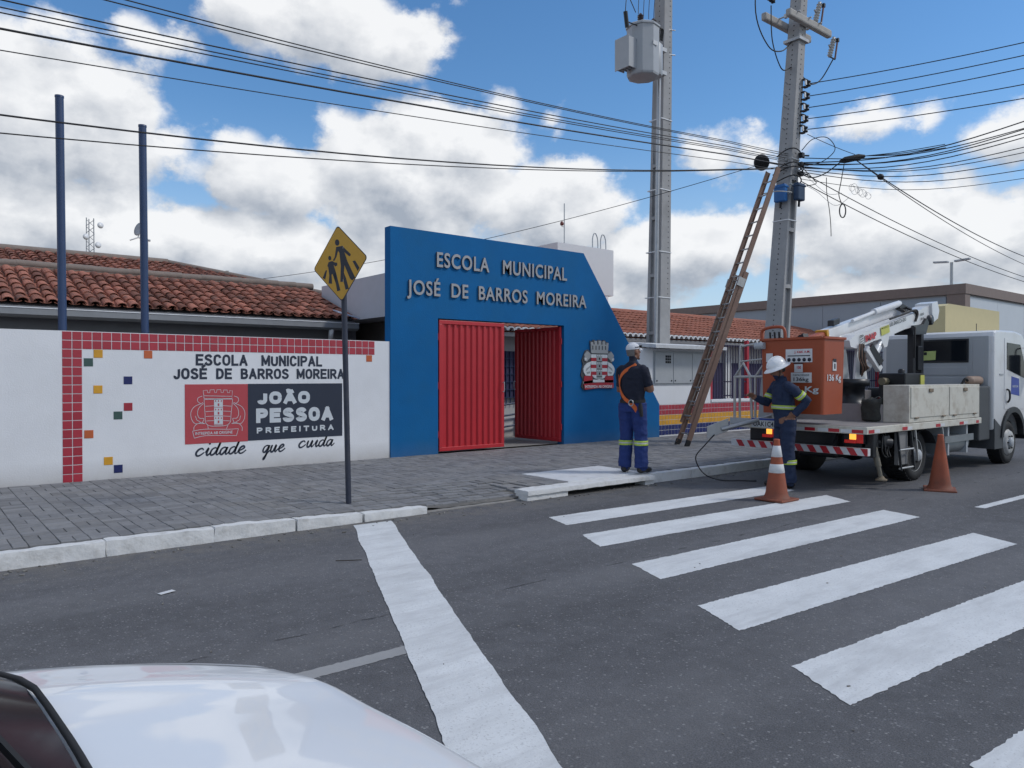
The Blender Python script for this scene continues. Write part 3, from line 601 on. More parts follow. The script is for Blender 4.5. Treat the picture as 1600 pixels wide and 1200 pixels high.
# ================================================================== BLUE ENTRANCE PORTAL
PY = 11.25
portal = thing('entrance_portal', 'tall blue school entrance portal with slanted right side and raised silver name', 'gateway', (9, PY, 0))
mb = MB(); TH = .19
mb.prism([(6.46, -.05), (7.42, -.05), (7.42, 4.05), (6.46, 4.05)], (0, PY, 0), X, Z, Y, TH)
mb.prism([(7.42, 2.53), (10.47, 2.53), (10.47, 4.05), (7.42, 4.05)], (0, PY, 0), X, Z, Y, TH)
mb.prism([(10.47, -.05), (13.43, -.05), (13.43, .86), (11.02, 4.05), (10.47, 4.05)], (0, PY, 0), X, Z, Y, TH)
mb.build('portal_slab', BLUE, portal)
def letters(st, x0, width, zb, h, parent, y):
    V, F = text_geo(st, .018, .0, 1.12); lo, hi = V.min(0), V.max(0); H = text_geo('H', .018)[0]; ch = H[:, 1].max() - H[:, 1].min(); b0 = H[:, 1].min()
    sx = width / (hi[0] - lo[0]); sy = h / ch
    par = list(range(len(V)))
    def fd(a):
        while par[a] != a: par[a] = par[par[a]]; a = par[a]
        return a
    for f in F:
        for q in f[1:]: par[fd(q)] = fd(f[0])
    isl = {}
    for i in range(len(V)): isl.setdefault(fd(i), []).append(i)
    spans = sorted([[V[i][:, 0].min() if False else min(V[k][0] for k in i), max(V[k][0] for k in i), set(i)] for i in isl.values()], key=lambda s: s[0])
    grp = []
    for s in spans:
        if grp and s[0] < grp[-1][1] - .01: grp[-1][1] = max(grp[-1][1], s[1]); grp[-1][2] |= s[2]
        else: grp.append(s)
    for s in grp:
        ids = sorted(s[2]); mp = {a: i for i, a in enumerate(ids)}; fs = [tuple(mp[q] for q in f) for f in F if f[0] in mp]
        bm = bmesh.new(); vs = [bm.verts.new((x0 + (V[i][0] - lo[0]) * sx, y - .034, zb + (V[i][1] - b0) * sy)) for i in ids]
        for f in fs:
            try: bm.faces.new([vs[q] for q in f])
            except ValueError: pass
        bmesh.ops.dissolve_limit(bm, angle_limit=.01, verts=bm.verts, edges=bm.edges)
        front = list(bm.faces); r = bmesh.ops.extrude_face_region(bm, geom=front)
        for v in [q for q in r['geom'] if isinstance(q, bmesh.types.BMVert)]: v.co.y += .032
        mb = MB(); bm.verts.index_update()
        for f in bm.faces:
            f.normal_update()
        mb.v = [tuple(v.co) for v in bm.verts]
        for f in bm.faces: mb.f.append(tuple(v.index for v in f.verts)); mb.m.append(0 if abs(f.normal.y) > .7 else 1); mb.sm.append(False)
        bm.free(); mb.build('letter', [SILVER, SILVERSIDE], parent)
letters('ESCOLA   MUNICIPAL', 7.38, 3.14, 3.435, .262, portal, PY)
letters('JOSÉ  DE  BARROS  MOREIRA', 6.77, 4.30, 2.915, .25, portal, PY)
def gate_leaf(o, u, n, w, h):
    o, u, n = Vector(o), Vector(u), Vector(n)
    def P3(a, b, c=0): return o + u * a + Z * b + n * c
    fr = MB(); t = .07
    for a, b in (((0, t / 2), (w, t / 2)), ((0, h - t / 2), (w, h - t / 2))): fr.bar(P3(*a), P3(*b), .05, t, bev=.006)
    for a in (t / 2, w - t / 2): fr.bar(P3(a, t), P3(a, h - t), .05, t, up=u, bev=.006)
    f = fr.build('gate_leaf', REDGATE, portal)
    pn = MB(); prof = []; k = 10; p = (w - 2 * t) / k
    for i in range(k): prof += [(t + i * p, .012), (t + i * p + p * .35, .012), (t + i * p + p * .5, -.018), (t + i * p + p * .85, -.018)]
    prof.append((w - t, .012))
    pn.add([P3(a, t, c) for a, c in prof] + [P3(a, h - t, c) for a, c in prof], [(i, i + 1, len(prof) + i + 1, len(prof) + i) for i in range(len(prof) - 1)])
    pn.build('corrugated_panel', REDGATE, f, fix=False)
    hg = MB()
    for z in (.3, h / 2, h - .3): hg.tube([P3(0 if n.y < -.5 else 0, z - .06, .0) - u * .015, P3(0, z + .06, 0) - u * .015], .016)
    hg.build('hinge', REDGATE, f)
    hd = MB(); hd.tube(crom([tuple(P3(w - .035, h * .45, .03)), tuple(P3(w - .035, h * .45, .07)), tuple(P3(w - .035, h * .52, .07)), tuple(P3(w - .035, h * .52, .03))]), .008); hd.build('handle', GREYMETAL, f)
gate_leaf((7.45, PY + .03, .16), X, NY, 1.475, 2.345)
gate_leaf((10.43, PY + .06, .17), Vector((-.01, 1, 0)), NX, 1.43, 2.34)
# coat of arms, a relief plaque hung on the portal
arms = thing('coat_of_arms', 'painted relief coat of arms with red and white stripes on the blue portal', 'emblem', (11.43, PY - .02, 1.2))
def ca(px, py): return (10.94 + (px - 80) / 450 * .97, 2.27 - (py - 265) / 675 * 1.06)
GREYL = pmat('relief_grey', (.36, .37, .37), .5); GREYDK = pmat('relief_dark', (.07, .075, .08), .5); WHR = pmat('relief_white', (.68, .70, .70), .5); REDR = pmat('relief_red', (.42, .02, .035), .5)
def rel(name, polys, mats, d0, t):
    mb = MB()
    for mi, pl in polys: mb.prism([ca(*p) for p in pl], (0, PY - d0, 0), X, Z, NY, t, mi)
    mb.build(name, mats, arms)
outl = [(195, 280), (215, 300), (235, 268), (262, 270), (280, 296), (305, 266), (335, 264), (352, 296), (375, 266), (400, 268), (425, 300), (446, 290), (432, 440), (470, 405), (525, 500), (500, 560), (530, 700), (520, 780), (520, 920), (300, 915), (110, 938), (78, 890), (100, 800), (72, 740), (100, 600), (85, 540), (130, 415), (170, 400), (205, 445)]
rel('backing', [(0, outl)], [GREYDK], .0, .022)
crown = [(0, [(205, 445), (198, 300), (228, 300), (230, 330), (248, 330), (246, 283), (282, 283), (286, 330), (304, 330), (302, 278), (340, 278), (342, 330), (360, 330), (360, 283), (394, 283), (396, 330), (414, 330), (414, 305), (443, 305), (434, 448)])]
for k in range(5): crown.append((1, [(216 + k * 44, 345), (230 + k * 44, 345), (230 + k * 44, 400), (216 + k * 44, 400)]))
mb = MB(); mb.prism([ca(*p) for p in crown[0][1]], (0, PY - .022, 0), X, Z, NY, .02, 0)
for mi, pl in crown[1:]: mb.prism([ca(*p) for p in pl], (0, PY - .040, 0), X, Z, NY, .004, 1)
mb.prism([ca(*p) for p in [(203, 425), (437, 428), (435, 448), (204, 448)]], (0, PY - .040, 0), X, Z, NY, .006, 0)
mb.build('crown', [GREYL, GREYDK], arms)
st = []
for k in range(6):
    ya, yb = 462 + k * 46, 462 + (k + 1) * 46
    st += [(k % 2, [(206, ya), (276, ya), (276, yb), (206, yb)]), (k % 2, [(356, ya), (430, ya), (430, yb), (356, yb)])]
st.append((0, [(215, 738), (276, 738), (290, 785), (340, 785), (356, 738), (420, 738), (385, 780), (318, 800), (250, 780)]))
rel('striped_shield', st, [WHR, REDR], .022, .014)
tw = [(0, [(278, 460), (354, 460), (354, 790), (278, 790)])]; mb = MB(); mb.prism([ca(*p) for p in tw[0][1]], (0, PY - .022, 0), X, Z, NY, .016, 0)
for k in range(3):
    yy = 470 + k * 100
    for q in ([(284, yy), (298, yy), (298, yy + 14), (284, yy + 14)], [(309, yy), (323, yy), (323, yy + 14), (309, yy + 14)], [(334, yy), (348, yy), (348, yy + 14), (334, yy + 14)]): mb.prism([ca(*p) for p in q], (0, PY - .037, 0), X, Z, NY, .006, 1)
    mb.prism([ca(*p) for p in [(292, yy + 22), (340, yy + 22), (340, yy + 78), (292, yy + 78)]], (0, PY - .037, 0), X, Z, NY, .005, 0); mb.prism([ca(*p) for p in [(308, yy + 34), (324, yy + 34), (324, yy + 64), (308, yy + 64)]], (0, PY - .042, 0), X, Z, NY, .003, 2)
    mb.prism([ca(*p) for p in [(279, yy + 84), (353, yy + 84), (353, yy + 92), (279, yy + 92)]], (0, PY - .037, 0), X, Z, NY, .006, 2)
mb.build('tower_column', [GREYL, WHR, HOLE], arms)
def sup(mr):
    f = (lambda x: 632 - x) if mr else (lambda x: x); mb = MB()
    def pz(pl, d, t, mi): mb.prism([ca(f(x), y) for x, y in pl], (0, PY - d, 0), X, Z, NY, t, mi)
    pz([(200, 560), (190, 620), (200, 700), (196, 750), (130, 745), (105, 700), (100, 660), (115, 620), (150, 580)], .022, .018, 0)
    pz([(150, 420), (196, 455), (198, 500), (160, 540), (150, 560), (118, 550), (105, 520), (118, 505), (112, 470)], .022, .018, 1)
    pz([(195, 610), (182, 640), (130, 690), (140, 650)], .040, .004, 1); pz([(140, 700), (185, 690), (188, 712), (150, 725)], .040, .004, 1); pz([(112, 508), (140, 515), (138, 545), (120, 545)], .040, .004, 0)
    mb.build('supporter', [WHR, GREYL], arms)
sup(False); sup(True)
rel('base_scroll', [(0, [(112, 752), (222, 740), (228, 840), (105, 852)]), (0, [(398, 745), (515, 750), (518, 835), (392, 838)]), (1, [(232, 800), (388, 800), (390, 836), (232, 836)]), (1, [(104, 824), (226, 806), (228, 838), (104, 852)]), (1, [(394, 806), (516, 806), (516, 834), (394, 836)])], [REDR, WHR], .022, .014)
rel('motto_ribbon', [(0, [(100, 858), (300, 838), (518, 845), (512, 915), (300, 912), (120, 932)])], [REDR], .036, .008)
mb = MB(); a, b = ca(118, 918); put_text(mb, 'INTREPIDA AB ORIGINE', (a, PY - .0455, b + .012), X, Z + X * .0, NY, .81, .058, .02); mb.build('motto_lettering', WHR, arms, fix=False)

# ================================================================== RIGHT WALL: METER HOUSE, TILED LOW WALL, FENCE
RY = 11.30
low = thing('tiled_low_wall', 'low school wall banded in red, yellow and blue tiles right of the portal', 'wall', (16, RY, 0))
MB().box(13.44, 27, RY, RY + .18, -.05, .86).build('wall_body', GROUT, low)
tms = [tile_mesh(BLUTILE), tile_mesh(YELTILE), tile_mesh(REDTILE)]; far = [MB(), MB(), MB()]
for i in range(0, 115):
    for j in range(6):
        x = 13.46 + P * (i + .5); z = .145 + P * (j + .5)
        if i < 45: place(tms[j // 2], 'tile', low, (x, RY - .0005, z), (jit(.005), jit(.004), jit(.005)))
        else: far[j // 2].box(x - T / 2, x + T / 2, RY - .008, RY - .0005, z - T / 2, z + T / 2)
for q, mt in zip(far, (BLUTILE, YELTILE, REDTILE)): q.build('tile_band', mt, low, kind='stuff', fix=False)
MB().box(15.42, 27, RY - .02, RY + .2, .862, .93, bev=.01).build('coping', WHITEWALL, low)
mh = thing('meter_house', 'white meter cabinet wall with three grey doors and a concrete roof slab', 'meter cabinet', (14.3, RY, 0))
MB().box(11.6, 15.40, RY + .003, RY + .45, .862, 2.13).build('wall_body', WHITEWALL, mh)
mb = MB(); mb.prism([(10.95, 2.13), (10.95, 2.205), (11.95, 2.30), (11.95, 2.22)], (12.95, 0, 0), Y, Z, X, 2.62); mb.build('roof_slab', KERBTOP, mh)
for k, (a, b) in enumerate(((13.30, 13.935), (13.95, 14.635), (14.65, 15.29))):
    mb = MB(); mb.box(a, b, RY - .035, RY + .001, 1.335, 2.05, bev=.008)
    if k == 0: pass
    d = mb.build('cabinet_door', GREYMETAL, mh)
    fr = MB(); 
    for q in ((a + .06, 1.40), (b - .06, 1.40)): fr.lathe([(.018, 0), (.018, .012), (.008, .016)], (q[0], RY - .034, q[1]), 10, axis=NY)
    fr.build('knob', BLACKP, d)
    if k == 0:
        gr = MB()
        for i in range(3):
            for j in range(3): gr.box(13.66 + i * .068, 13.715 + i * .068, RY - .039, RY - .034, 1.80 + j * .065, 1.852 + j * .065)
        gr.build('vent', HOLE, d)
mb = MB(); mb.box(13.27, 15.32, RY - .012, RY + .002, 1.30, 2.085); mb.build('cabinet_frame', GREYMETAL, mh)
fence = thing('school_fence', 'dark barred school fence with red posts on the tiled low wall', 'fence', (20, RY + .09, .93))
FY = RY + .09
for px_ in (15.5, 17.05, 19.4, 21.8, 24.2, 26.6): MB().box(px_ - .045, px_ + .045, FY - .045, FY + .045, .93, 2.42, bev=.006).build('post', REDPOST, fence)
for z in (1.0, 1.35, 2.26): MB().box(15.5, 26.6, FY - .015, FY + .015, z, z + .03).build('rail', BARS, fence)
bmz = raw_mesh(MB().box(-.009, .009, -.009, .009, 0, 1.34), BARS, 'fence_bar')
xx = 15.62
while xx < 26.5:
    if all(abs(xx - q) > .06 for q in (17.05, 19.4, 21.8, 24.2)): place(bmz, 'fence_bar', fence, (xx, FY - .02, .95))
    xx += .115
# ================================================================== ROOFED SCHOOL BUILDINGS
def tile_roof(roof, x0, x1, eave, ridge, pitch, expo, nind, mat, rr=.085, eavemat=None):
    ey, ez = eave; ry, rz = ridge; sl_ = Vector((0, ry - ey, rz - ez)); Ls = sl_.length; S = sl_ / Ls; N = X.cross(S); al = math.atan2(S.z, S.y)
    ns = 6
    def tgeo(conv, l=expo * 1.3):
        vs = []
        for k, (d, r) in enumerate(((0, rr), (l, rr * .82))):
            lift = (.022 if k == 0 else 0)
            for th in (0, .014):
                for j in range(ns + 1):
                    a = math.pi * j / ns; c = (r - th) * math.cos(a); h = (r - th) * math.sin(a) * .72
                    vs.append(Vector((c, d, (h if conv else -h * .45) + lift)))
        m_ = ns + 1; fs = []
        for j in range(ns): fs += [(j, j + 1, 2 * m_ + j + 1, 2 * m_ + j), (j, j + 1, m_ + j + 1, m_ + j), (m_ + j, m_ + j + 1, 3 * m_ + j + 1, 3 * m_ + j)]
        return vs, fs
    cv, cf = tgeo(True); mm = MB(); mm.add(cv, cf); me = raw_mesh(mm, mat, 'roof_tile')
    nx = int((x1 - x0) / pitch); nr = int(Ls / expo); pts = []
    for i in range(nx):
        for r in range(nr): pts.append((x0 + pitch * (i + .5) + jit(.008), r * expo + jit(.012)))
    def wpt(x, s, h): return Vector((x, ey, ez)) + S * s + N * h
    pts.sort(key=lambda q: vis(q[0], ey + S.y * q[1]) if nind else 0)
    for x, s in pts[:nind]:
        o = place(me, 'roof_tile', roof, wpt(x, s, .03), (al + jit(.02), jit(.03), jit(.035)))
    mb = MB()
    for x, s in pts[nind:]:
        q = Matrix.Rotation(al + jit(.02), 3, 'X') @ Matrix.Rotation(jit(.035), 3, 'Z'); b = wpt(x, s, .03)
        mb.add([b + q @ v for v in cv], cf, 0, False)
    if mb.v: mb.build('tile_field', mat, roof, kind='stuff', fix=False)
    cv2, cf2 = tgeo(False, Ls); mb = MB(); q = Matrix.Rotation(al, 3, 'X')
    for i in range(nx + 1):
        b = wpt(x0 + pitch * i, 0, .035); mb.add([b + q @ v for v in cv2], cf2, 0, False)
    mb.build('channel_tiles', mat, roof, kind='stuff', fix=False)
    if eavemat:
        mb = MB()
        for i in range(nx):
            x = x0 + pitch * (i + .5); b = wpt(x, -.02, .035); vs = []
            for r in (rr + .012, rr - .02):
                for j in range(9):
                    a = math.pi * j / 8; vs.append(b + X * r * math.cos(a) + N * r * .85 * math.sin(a))
            mb.add(vs, [(j, j + 1, 9 + j + 1, 9 + j) for j in range(8)])
            cvs = []; b2 = wpt(x + pitch / 2, -.02, .045)
            for r in (rr - .0, rr - .03):
                for j in range(9): a = math.pi * j / 8; cvs.append(b2 + X * r * math.cos(a) - N * r * .7 * math.sin(a))
            mb.add(cvs, [(j, j + 1, 9 + j + 1, 9 + j) for j in range(8)])
        mb.build('whitewashed_eave', eavemat, roof, kind='stuff', fix=False)
def slab(roof, x0, x1, eave, ridge, name='roof_deck'):
    mb = MB(); mb.prism([(eave[0], eave[1] - .10), (eave[0], eave[1] - .03), (ridge[0], ridge[1] - .03), (ridge[0], ridge[1] - .12)], (x0, 0, 0), Y, Z, X, x1 - x0); return mb
lb = thing('tiled_school_block', 'long grey school block with weathered clay tile roof behind the white wall', 'building', (2, 14.4, 0))
MB().box(-9, 7.18, 14.45, 16.2, 0, 2.50).build('wall', GREYWALL, lb)
E1, R1 = (14.0, 2.63), (16.5, 3.50)
rf = slab(None, -9, 7.22, E1, R1).build('roof', GREYWALL, lb)
tile_roof(rf, -9, 7.22, E1, R1, .200, .335, 300, CLAY)
mb = MB(); mb.tube([(-9, 16.52, 3.53), (7.24, 16.52, 3.51)], .08, 8); 
for i in range(40):
    xx = -9 + i * .41; mb.tube([(xx, 16.5, 3.565 + jit(.01)), (xx + .43, 16.5, 3.565 + jit(.012))], (.075), 8)
mb.build('ridge_cap', MORTAR, rf)
mb = MB(); mb.prism([(13.80, 2.56), (13.80, 2.46), (13.86, 2.42), (13.98, 2.42), (14.02, 2.56), (14.0, 2.56), (13.97, 2.44), (13.87, 2.44), (13.825, 2.47), (13.825, 2.56)], (-9, 0, 0), Y, Z, X, 16.2); 
gt = mb.build('gutter', pmat('grey_gutter', (.25, .26, .275), .5), lb)
MB().tube([(-9, 13.80, 2.562), (7.2, 13.80, 2.562)], .010, 6).build('gutter_rim', EAVEW, gt)
MB().tube(crom([(6.65, 13.9, 2.45), (6.65, 13.92, 2.33), (6.72, 14.1, 2.22), (6.78, 14.38, 2.16), (6.8, 14.4, 1.9), (6.8, 14.4, .2)]), .05, 10).build('downpipe', EAVEW, lb)
MB().box(-9, 7.18, 14.40, 14.44, 2.24, 2.46).build('eave_beam', GREYWALL, lb)
mb = MB(); mb.frame((6.88, 13.72, 2.73), (.24, .02, -.05), (0, .12, .03), (0, 0, .012)); mb.build('flashing', pmat('foil_flashing', (.40, .46, .58), .35, var=.3, scale=20), rf)
bb = thing('rear_school_block', 'second clay tiled school roof rising behind the first ridge', 'building', (0, 20, 0))
MB().box(-9, 6.6, 18.4, 25, 0, 3.3).build('wall', GREYWALL, bb)
E2, R2 = (17.3, 3.28), (22.0, 4.57)
mb = MB(); mb.add([(-9, 17.3, 3.25), (9.6, 17.3, 3.25), (5.7, 22, 4.54), (-9, 22, 4.54), (9.6, 27, 3.25), (-9, 27, 3.25)], [(0, 1, 2, 3), (3, 2, 4, 5), (1, 4, 2)])
rf2 = mb.build('roof', CLAYR, bb)
tile_roof(rf2, -9, 5.75, E2, R2, .21, .36, 0, CLAY)
mb = MB()   # the hipped end, tiles along the slope
for r in range(22):
    t = r / 22; p0 = Vector((9.6, 17.3, 3.28)).lerp(Vector((5.7, 22, 4.57)), t); p1 = Vector((5.7, 17.3, 3.28)).lerp(Vector((5.7, 22, 4.57)), t)
    n_ = max(0, int((p0.x - 5.75) / .21))
    for i in range(n_):
        b = Vector((5.75 + .21 * (i + .5), p0.y, p0.z)); d = Vector((0, 4.7, 1.29)).normalized() * .34
        mb.tube([b + Vector((0, 0, .03)), b + d + Vector((0, 0, .02))], [(.085, .07), (.07, .06)], 6, caps=False, sm=False)
mb.build('hip_tiles', CLAY, rf2, kind='stuff', fix=False)
mb = MB(); mb.tube([(-9, 22, 4.60), (5.7, 22, 4.60)], .11, 8); mb.tube([(5.7, 22, 4.60), (9.6, 17.3, 3.33)], .09, 8); mb.build('ridge_cap', MORTAR, rf2)
# canopy block behind the portal
cn = thing('entrance_canopy', 'pale grey entrance canopy with dark porch between tiled roof and blue portal', 'canopy', (8, 13.5, 0))
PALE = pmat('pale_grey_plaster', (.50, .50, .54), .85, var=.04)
mb = MB(); mb.box(7.30, 10.2, 11.75, 15.75, 2.66, 3.50); mb.build('parapet', PALE, cn)
mb = MB(); mb.box(7.30, 7.55, 15.40, 15.75, 0, 2.655); mb.build('pillar', PALE, cn); MB().box(7.30, 7.52, 14.55, 14.8, 0, 2.655).build('pillar', GREYWALL, cn)
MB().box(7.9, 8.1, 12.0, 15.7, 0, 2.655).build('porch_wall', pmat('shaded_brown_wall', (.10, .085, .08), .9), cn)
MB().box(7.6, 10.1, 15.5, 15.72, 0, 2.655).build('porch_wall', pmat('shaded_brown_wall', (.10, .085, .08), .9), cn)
# classroom block to the right
rb = thing('classroom_block', 'classroom block with clean red tile roof and white scalloped eave behind the fence', 'building', (20, 15.3, 0))
MB().box(10.8, 33, 15.3, 20, 0, 2.55).build('wall', pmat('cream_plaster', (.50, .50, .50), .85, var=.05), rb)
MB().box(14.0, 33, 15.255, 15.298, .0, 1.95).build('painted_dado', PURPLEW, rb)
E3, R3 = (14.75, 2.66), (18.0, 3.74)
mb = MB(); mb.add([(10.6, 14.75, 2.62), (33.2, 14.75, 2.62), (28.4, 18, 3.70), (10.6, 18, 3.70), (33.2, 21.5, 2.62), (10.6, 21.5, 2.62)], [(0, 1, 2, 3), (3, 2, 4, 5), (1, 4, 2)])
rf3 = mb.build('roof', CLAYR, rb)
tile_roof(rf3, 10.6, 28.4, E3, R3, .23, .36, 0, CLAYR, .10)
mb = MB()
for r in range(10):
    t = r / 10; n_ = max(0, int(4.8 * (1 - t) / .23))
    for i in range(n_):
        b = Vector((28.45 + .23 * (i + .5), 14.75 + 3.25 * t, 2.69 + 1.05 * t)); mb.tube([b, b + Vector((0, .34, .11))], [(.10, .085), (.085, .07)], 6, caps=False, sm=False)
mb.build('hip_tiles', CLAYR, rf3, kind='stuff', fix=False)
mb = MB(); mb.tube([(10.6, 18, 3.76), (28.4, 18, 3.76)], .09, 8); mb.tube([(28.4, 18, 3.76), (33.2, 14.75, 2.70)], .08, 8); mb.build('ridge_cap', CLAYR, rf3)
mb = MB()
for i in range(98):
    x = 10.6 + .23 * (i + .5); vs = []
    for yy in (14.66, 14.80):
        for r in (.112, .078):
            for j in range(9):
                a = math.pi * j / 8; vs.append((x + r * math.cos(a), yy, 2.645 + r * .95 * math.sin(a)))
    mb.add(vs, [(j, j + 1, 9 + j + 1, 9 + j) for j in range(8)] + [(j, j + 1, 18 + j + 1, 18 + j) for j in range(8)] + [(9 + j, 9 + j + 1, 27 + j + 1, 27 + j) for j in range(8)])
mb.build('whitewashed_eave', EAVEW, rf3, kind='stuff', fix=False)
MB().box(10.6, 33.2, 14.72, 14.78, 2.50, 2.60).build('eave_board', pmat('grey_board', (.22, .22, .23), .7), rb)
wn = MB(); wn.box(11.8, 13.9, 15.23, 15.297, .95, 2.15); w_ = wn.build('window', PURPLEW, rb)
wn = MB()
for i in range(16): wn.box(11.85 + i * .135, 11.865 + i * .135, 15.20, 15.228, .80, 2.15)
for i in range(6): wn.box(11.8, 13.9, 15.195, 15.22, .95 + i * .2, .965 + i * .2)
wn.build('grille', NAVYPOLE, w_)
wn = MB()
for i in range(9): wn.box(12.55, 13.3, 15.215, 15.23, 1.05 + i * .085, 1.085 + i * .085)
wn.build('louvre', GREYMETAL, w_)
for xq in (17.6, 21.5, 25.5): MB().box(xq, xq + .3, 15.16, 15.254, 0, 2.5).build('pilaster', EAVEW, rb)
ac = thing('air_conditioner', 'white wall cabinet behind the dark fence bars beside the ladder', 'air conditioner', (16.9, 13.0, 1.0))
MB().box(16.75, 17.55, 12.85, 13.2, .95, 1.62, bev=.02).build('casing', WHITEPL, ac); MB().box(16.9, 17.4, 12.83, 12.852, 1.02, 1.55).build('grille', GREYMETAL, ac); MB().box(16.8, 17.5, 12.9, 13.15, 0, .948).build('stand', WHITEWALL, ac)
hr = thing('ramp_handrail', 'navy tube handrail on the ramp inside the open gate', 'handrail', (11, 13.4, .1))
for k, z in enumerate((.25, .50, .75)):
    MB().tube([(9.3, 13.4, z - .02), (11.2, 13.4, z + .16), ], .022, 8).build('rail', NAVYPOLE, hr)
for xq, zt in ((9.5, .76), (11.1, .92)): MB().tube([(xq, 13.4, .0), (xq, 13.4, zt)], .022, 8).build('post', NAVYPOLE, hr)
MB().box(9.0, 12.0, 13.5, 13.6, -.02, .55).build('ramp_side', WHITEWALL, hr)
g = MB(); g.add([(6.48, 11.445, .125), (14, 11.45, .125), (14, 15.3, .125), (6.48, 15.3, .125)], [(0, 1, 2, 3)]); g.build('courtyard', RAWCONC, kind='structure')
# water tank house
wt = thing('water_tank_house', 'white water tank house with ladder hoops rising behind the portal', 'tower', (17, 18, 0))
MB().box(15.55, 18.0, 17.0, 19.6, 4.10, 5.58).build('tank_box', pmat('white_tank_plaster', (.70, .71, .73), .8, var=.04, grad=(3.9, 5.6, (.5, .5, .5), .3)), wt)
MB().box(15.75, 17.45, 17.25, 19.4, 0, 4.098).build('shaft', WHITEWALL, wt)
MB().box(17.62, 17.78, 17.02, 17.2, 3.2, 4.098).build('leg', WHITEWALL, wt)
for xq in (17.35, 17.72): MB().tube(crom([(xq, 17.3, 5.58), (xq, 17.3, 5.95), (xq + .1, 17.3, 6.12), (xq + .22, 17.3, 5.95), (xq + .24, 17.3, 5.58)]), .018, 6).build('ladder_hoop', GALV, wt)
rd = thing('lightning_rod', 'thin lightning rod with small lamp on the tank house roof', 'rod', (15.92, 17.1, 5.58))
MB().tube([(15.92, 17.1, 5.58), (15.92, 17.1, 6.82)], .016, 6).build('mast', GALV, rd); MB().lathe([(.0, 0), (.05, .02), (.06, .07), (.04, .13), (0, .15)], (15.82, 17.1, 6.12), 10).build('lamp', pmat('red_brown_lamp', (.2, .06, .05), .4), rd); MB().tube([(15.92, 17.1, 6.1), (15.82, 17.1, 6.1), (15.82, 17.1, 6.14)], .01, 6).build('bracket', GALV, rd)
# navy posts behind the wall
for k, (x, z, lab) in enumerate(((1.67, 5.24, 'left and taller of two bare navy posts standing behind the white wall'), (2.69, 5.06, 'right and shorter of two bare navy posts behind the white wall'))):
    t = thing('metal_post', lab, 'post', (x, 11.65, 0), 'bare navy posts behind the school wall')
    MB().tube([(x + .035, 11.65, 0), (x, 11.65, z - .02)], .052, 16).build('shaft', NAVYPOLE, t); MB().lathe([(.056, 0), (.056, .025), (.0, .03)], (x, 11.65, z - .025), 16).build('cap', NAVYPOLE, t)
# far mast, antenna and wire pole
ms = thing('radio_mast', 'distant lattice radio mast above the tiled roofs', 'mast', (10.4, 60, 0))
mb = MB()
for a, b in ((-.28, -.2), (.28, -.2), (0, .3)): mb.tube([(10.4 + a, 60 + b, 0), (10.4 + a * .8, 60 + b * .8, 12.6)], .035, 5)
for i in range(24):
    z = .5 + i * .5; mb.tube([(10.13, 59.8, z), (10.66, 59.8, z + .5)], .02, 4); mb.tube([(10.66, 59.8, z), (10.13, 59.8, z + .5)], .02, 4)
mb.build('lattice', GALV, ms)
for z, dx in ((12.1, .55), (11.2, -.35), (10.7, .4)): MB().lathe([(0, 0), (.18, .03), (.22, .12), (.0, .12)], (10.4 + dx, 59.6, z), 12, axis=(.3, -1, 0)).build('dish', WHITEPL, ms)
an = thing('satellite_dish', 'grid satellite dish on a mast above the rear tiled roof', 'antenna', (4.95, 22, 4.5))
mb = MB(); mb.tube([(5.18, 22, 4.4), (5.18, 22, 5.2)], .03, 6); mb.tube([(5.26, 22, 5.16), (5.1, 22, 5.16)], .03, 6); mb.build('mast', GALV, an)
mb = MB(); mb.lathe([(0, 0), (.10, .012), (.19, .05), (.19, .06), (.10, .025), (0, .012)], (5.02, 22, 5.42), 14, axis=(-.9, -.35, .25)); mb.build('reflector', GREYMETAL, an)
mb = MB(); mb.tube([(5.18, 22, 5.18), (4.95, 21.95, 5.2), (4.74, 21.9, 5.1)], .018, 6); mb.tube([(4.95, 21.95, 5.2), (5.0, 22, 5.4)], .018, 6); mb.build('feed_arm', GALV, an)
sp_ = thing('distant_pole', 'small distant utility pole beyond the roofs', 'pole', (13.28, 40, 0)); MB().tube([(13.28, 40, 0), (13.28, 40, 7.0)], .09, 6).build('shaft', CONC, sp_); MB().box(12.98, 13.58, 39.95, 40.05, 6.7, 6.82).build('crossarm', CONC, sp_)
# ================================================================== BUILDINGS ON THE RIGHT
gb = thing('clad_building', 'large grey clad commercial building with brown fascia behind the truck', 'building', (40, 20, 0))
MB().box(30.05, 78, 11.05, 26, 0, 4.8).build('core', GREYMETAL, gb)
pmesh = {}
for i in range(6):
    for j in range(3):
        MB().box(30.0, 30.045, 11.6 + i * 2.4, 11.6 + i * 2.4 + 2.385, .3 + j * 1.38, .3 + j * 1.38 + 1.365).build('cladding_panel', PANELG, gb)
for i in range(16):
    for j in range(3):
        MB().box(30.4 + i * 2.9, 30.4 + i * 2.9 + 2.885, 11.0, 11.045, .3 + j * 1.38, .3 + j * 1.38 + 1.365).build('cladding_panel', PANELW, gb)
mb = MB(); mb.box(29.9, 78, 10.9, 26.2, 4.50, 4.86); mb.box(29.93, 30.39, 10.93, 11.55, 0, 4.50); mb.build('fascia', FASCIA, gb)
yb = thing('yellow_kiosk', 'plain yellow painted shop front block beyond the white truck cab', 'kiosk', (24.5, 9.6, 0))
mb = MB(); mb.prism([(23.75, 2.5), (28.0, 2.55), (28.0, 3.62), (24.0, 3.64), (23.75, 3.56)], (0, 9.2, 0), X, Z, Y, .9); mb.build('sign_box', YELBOX, yb)
MB().box(23.9, 27.9, 9.4, 10.8, 0, 2.49).build('shop_front', GREYWALL, yb)
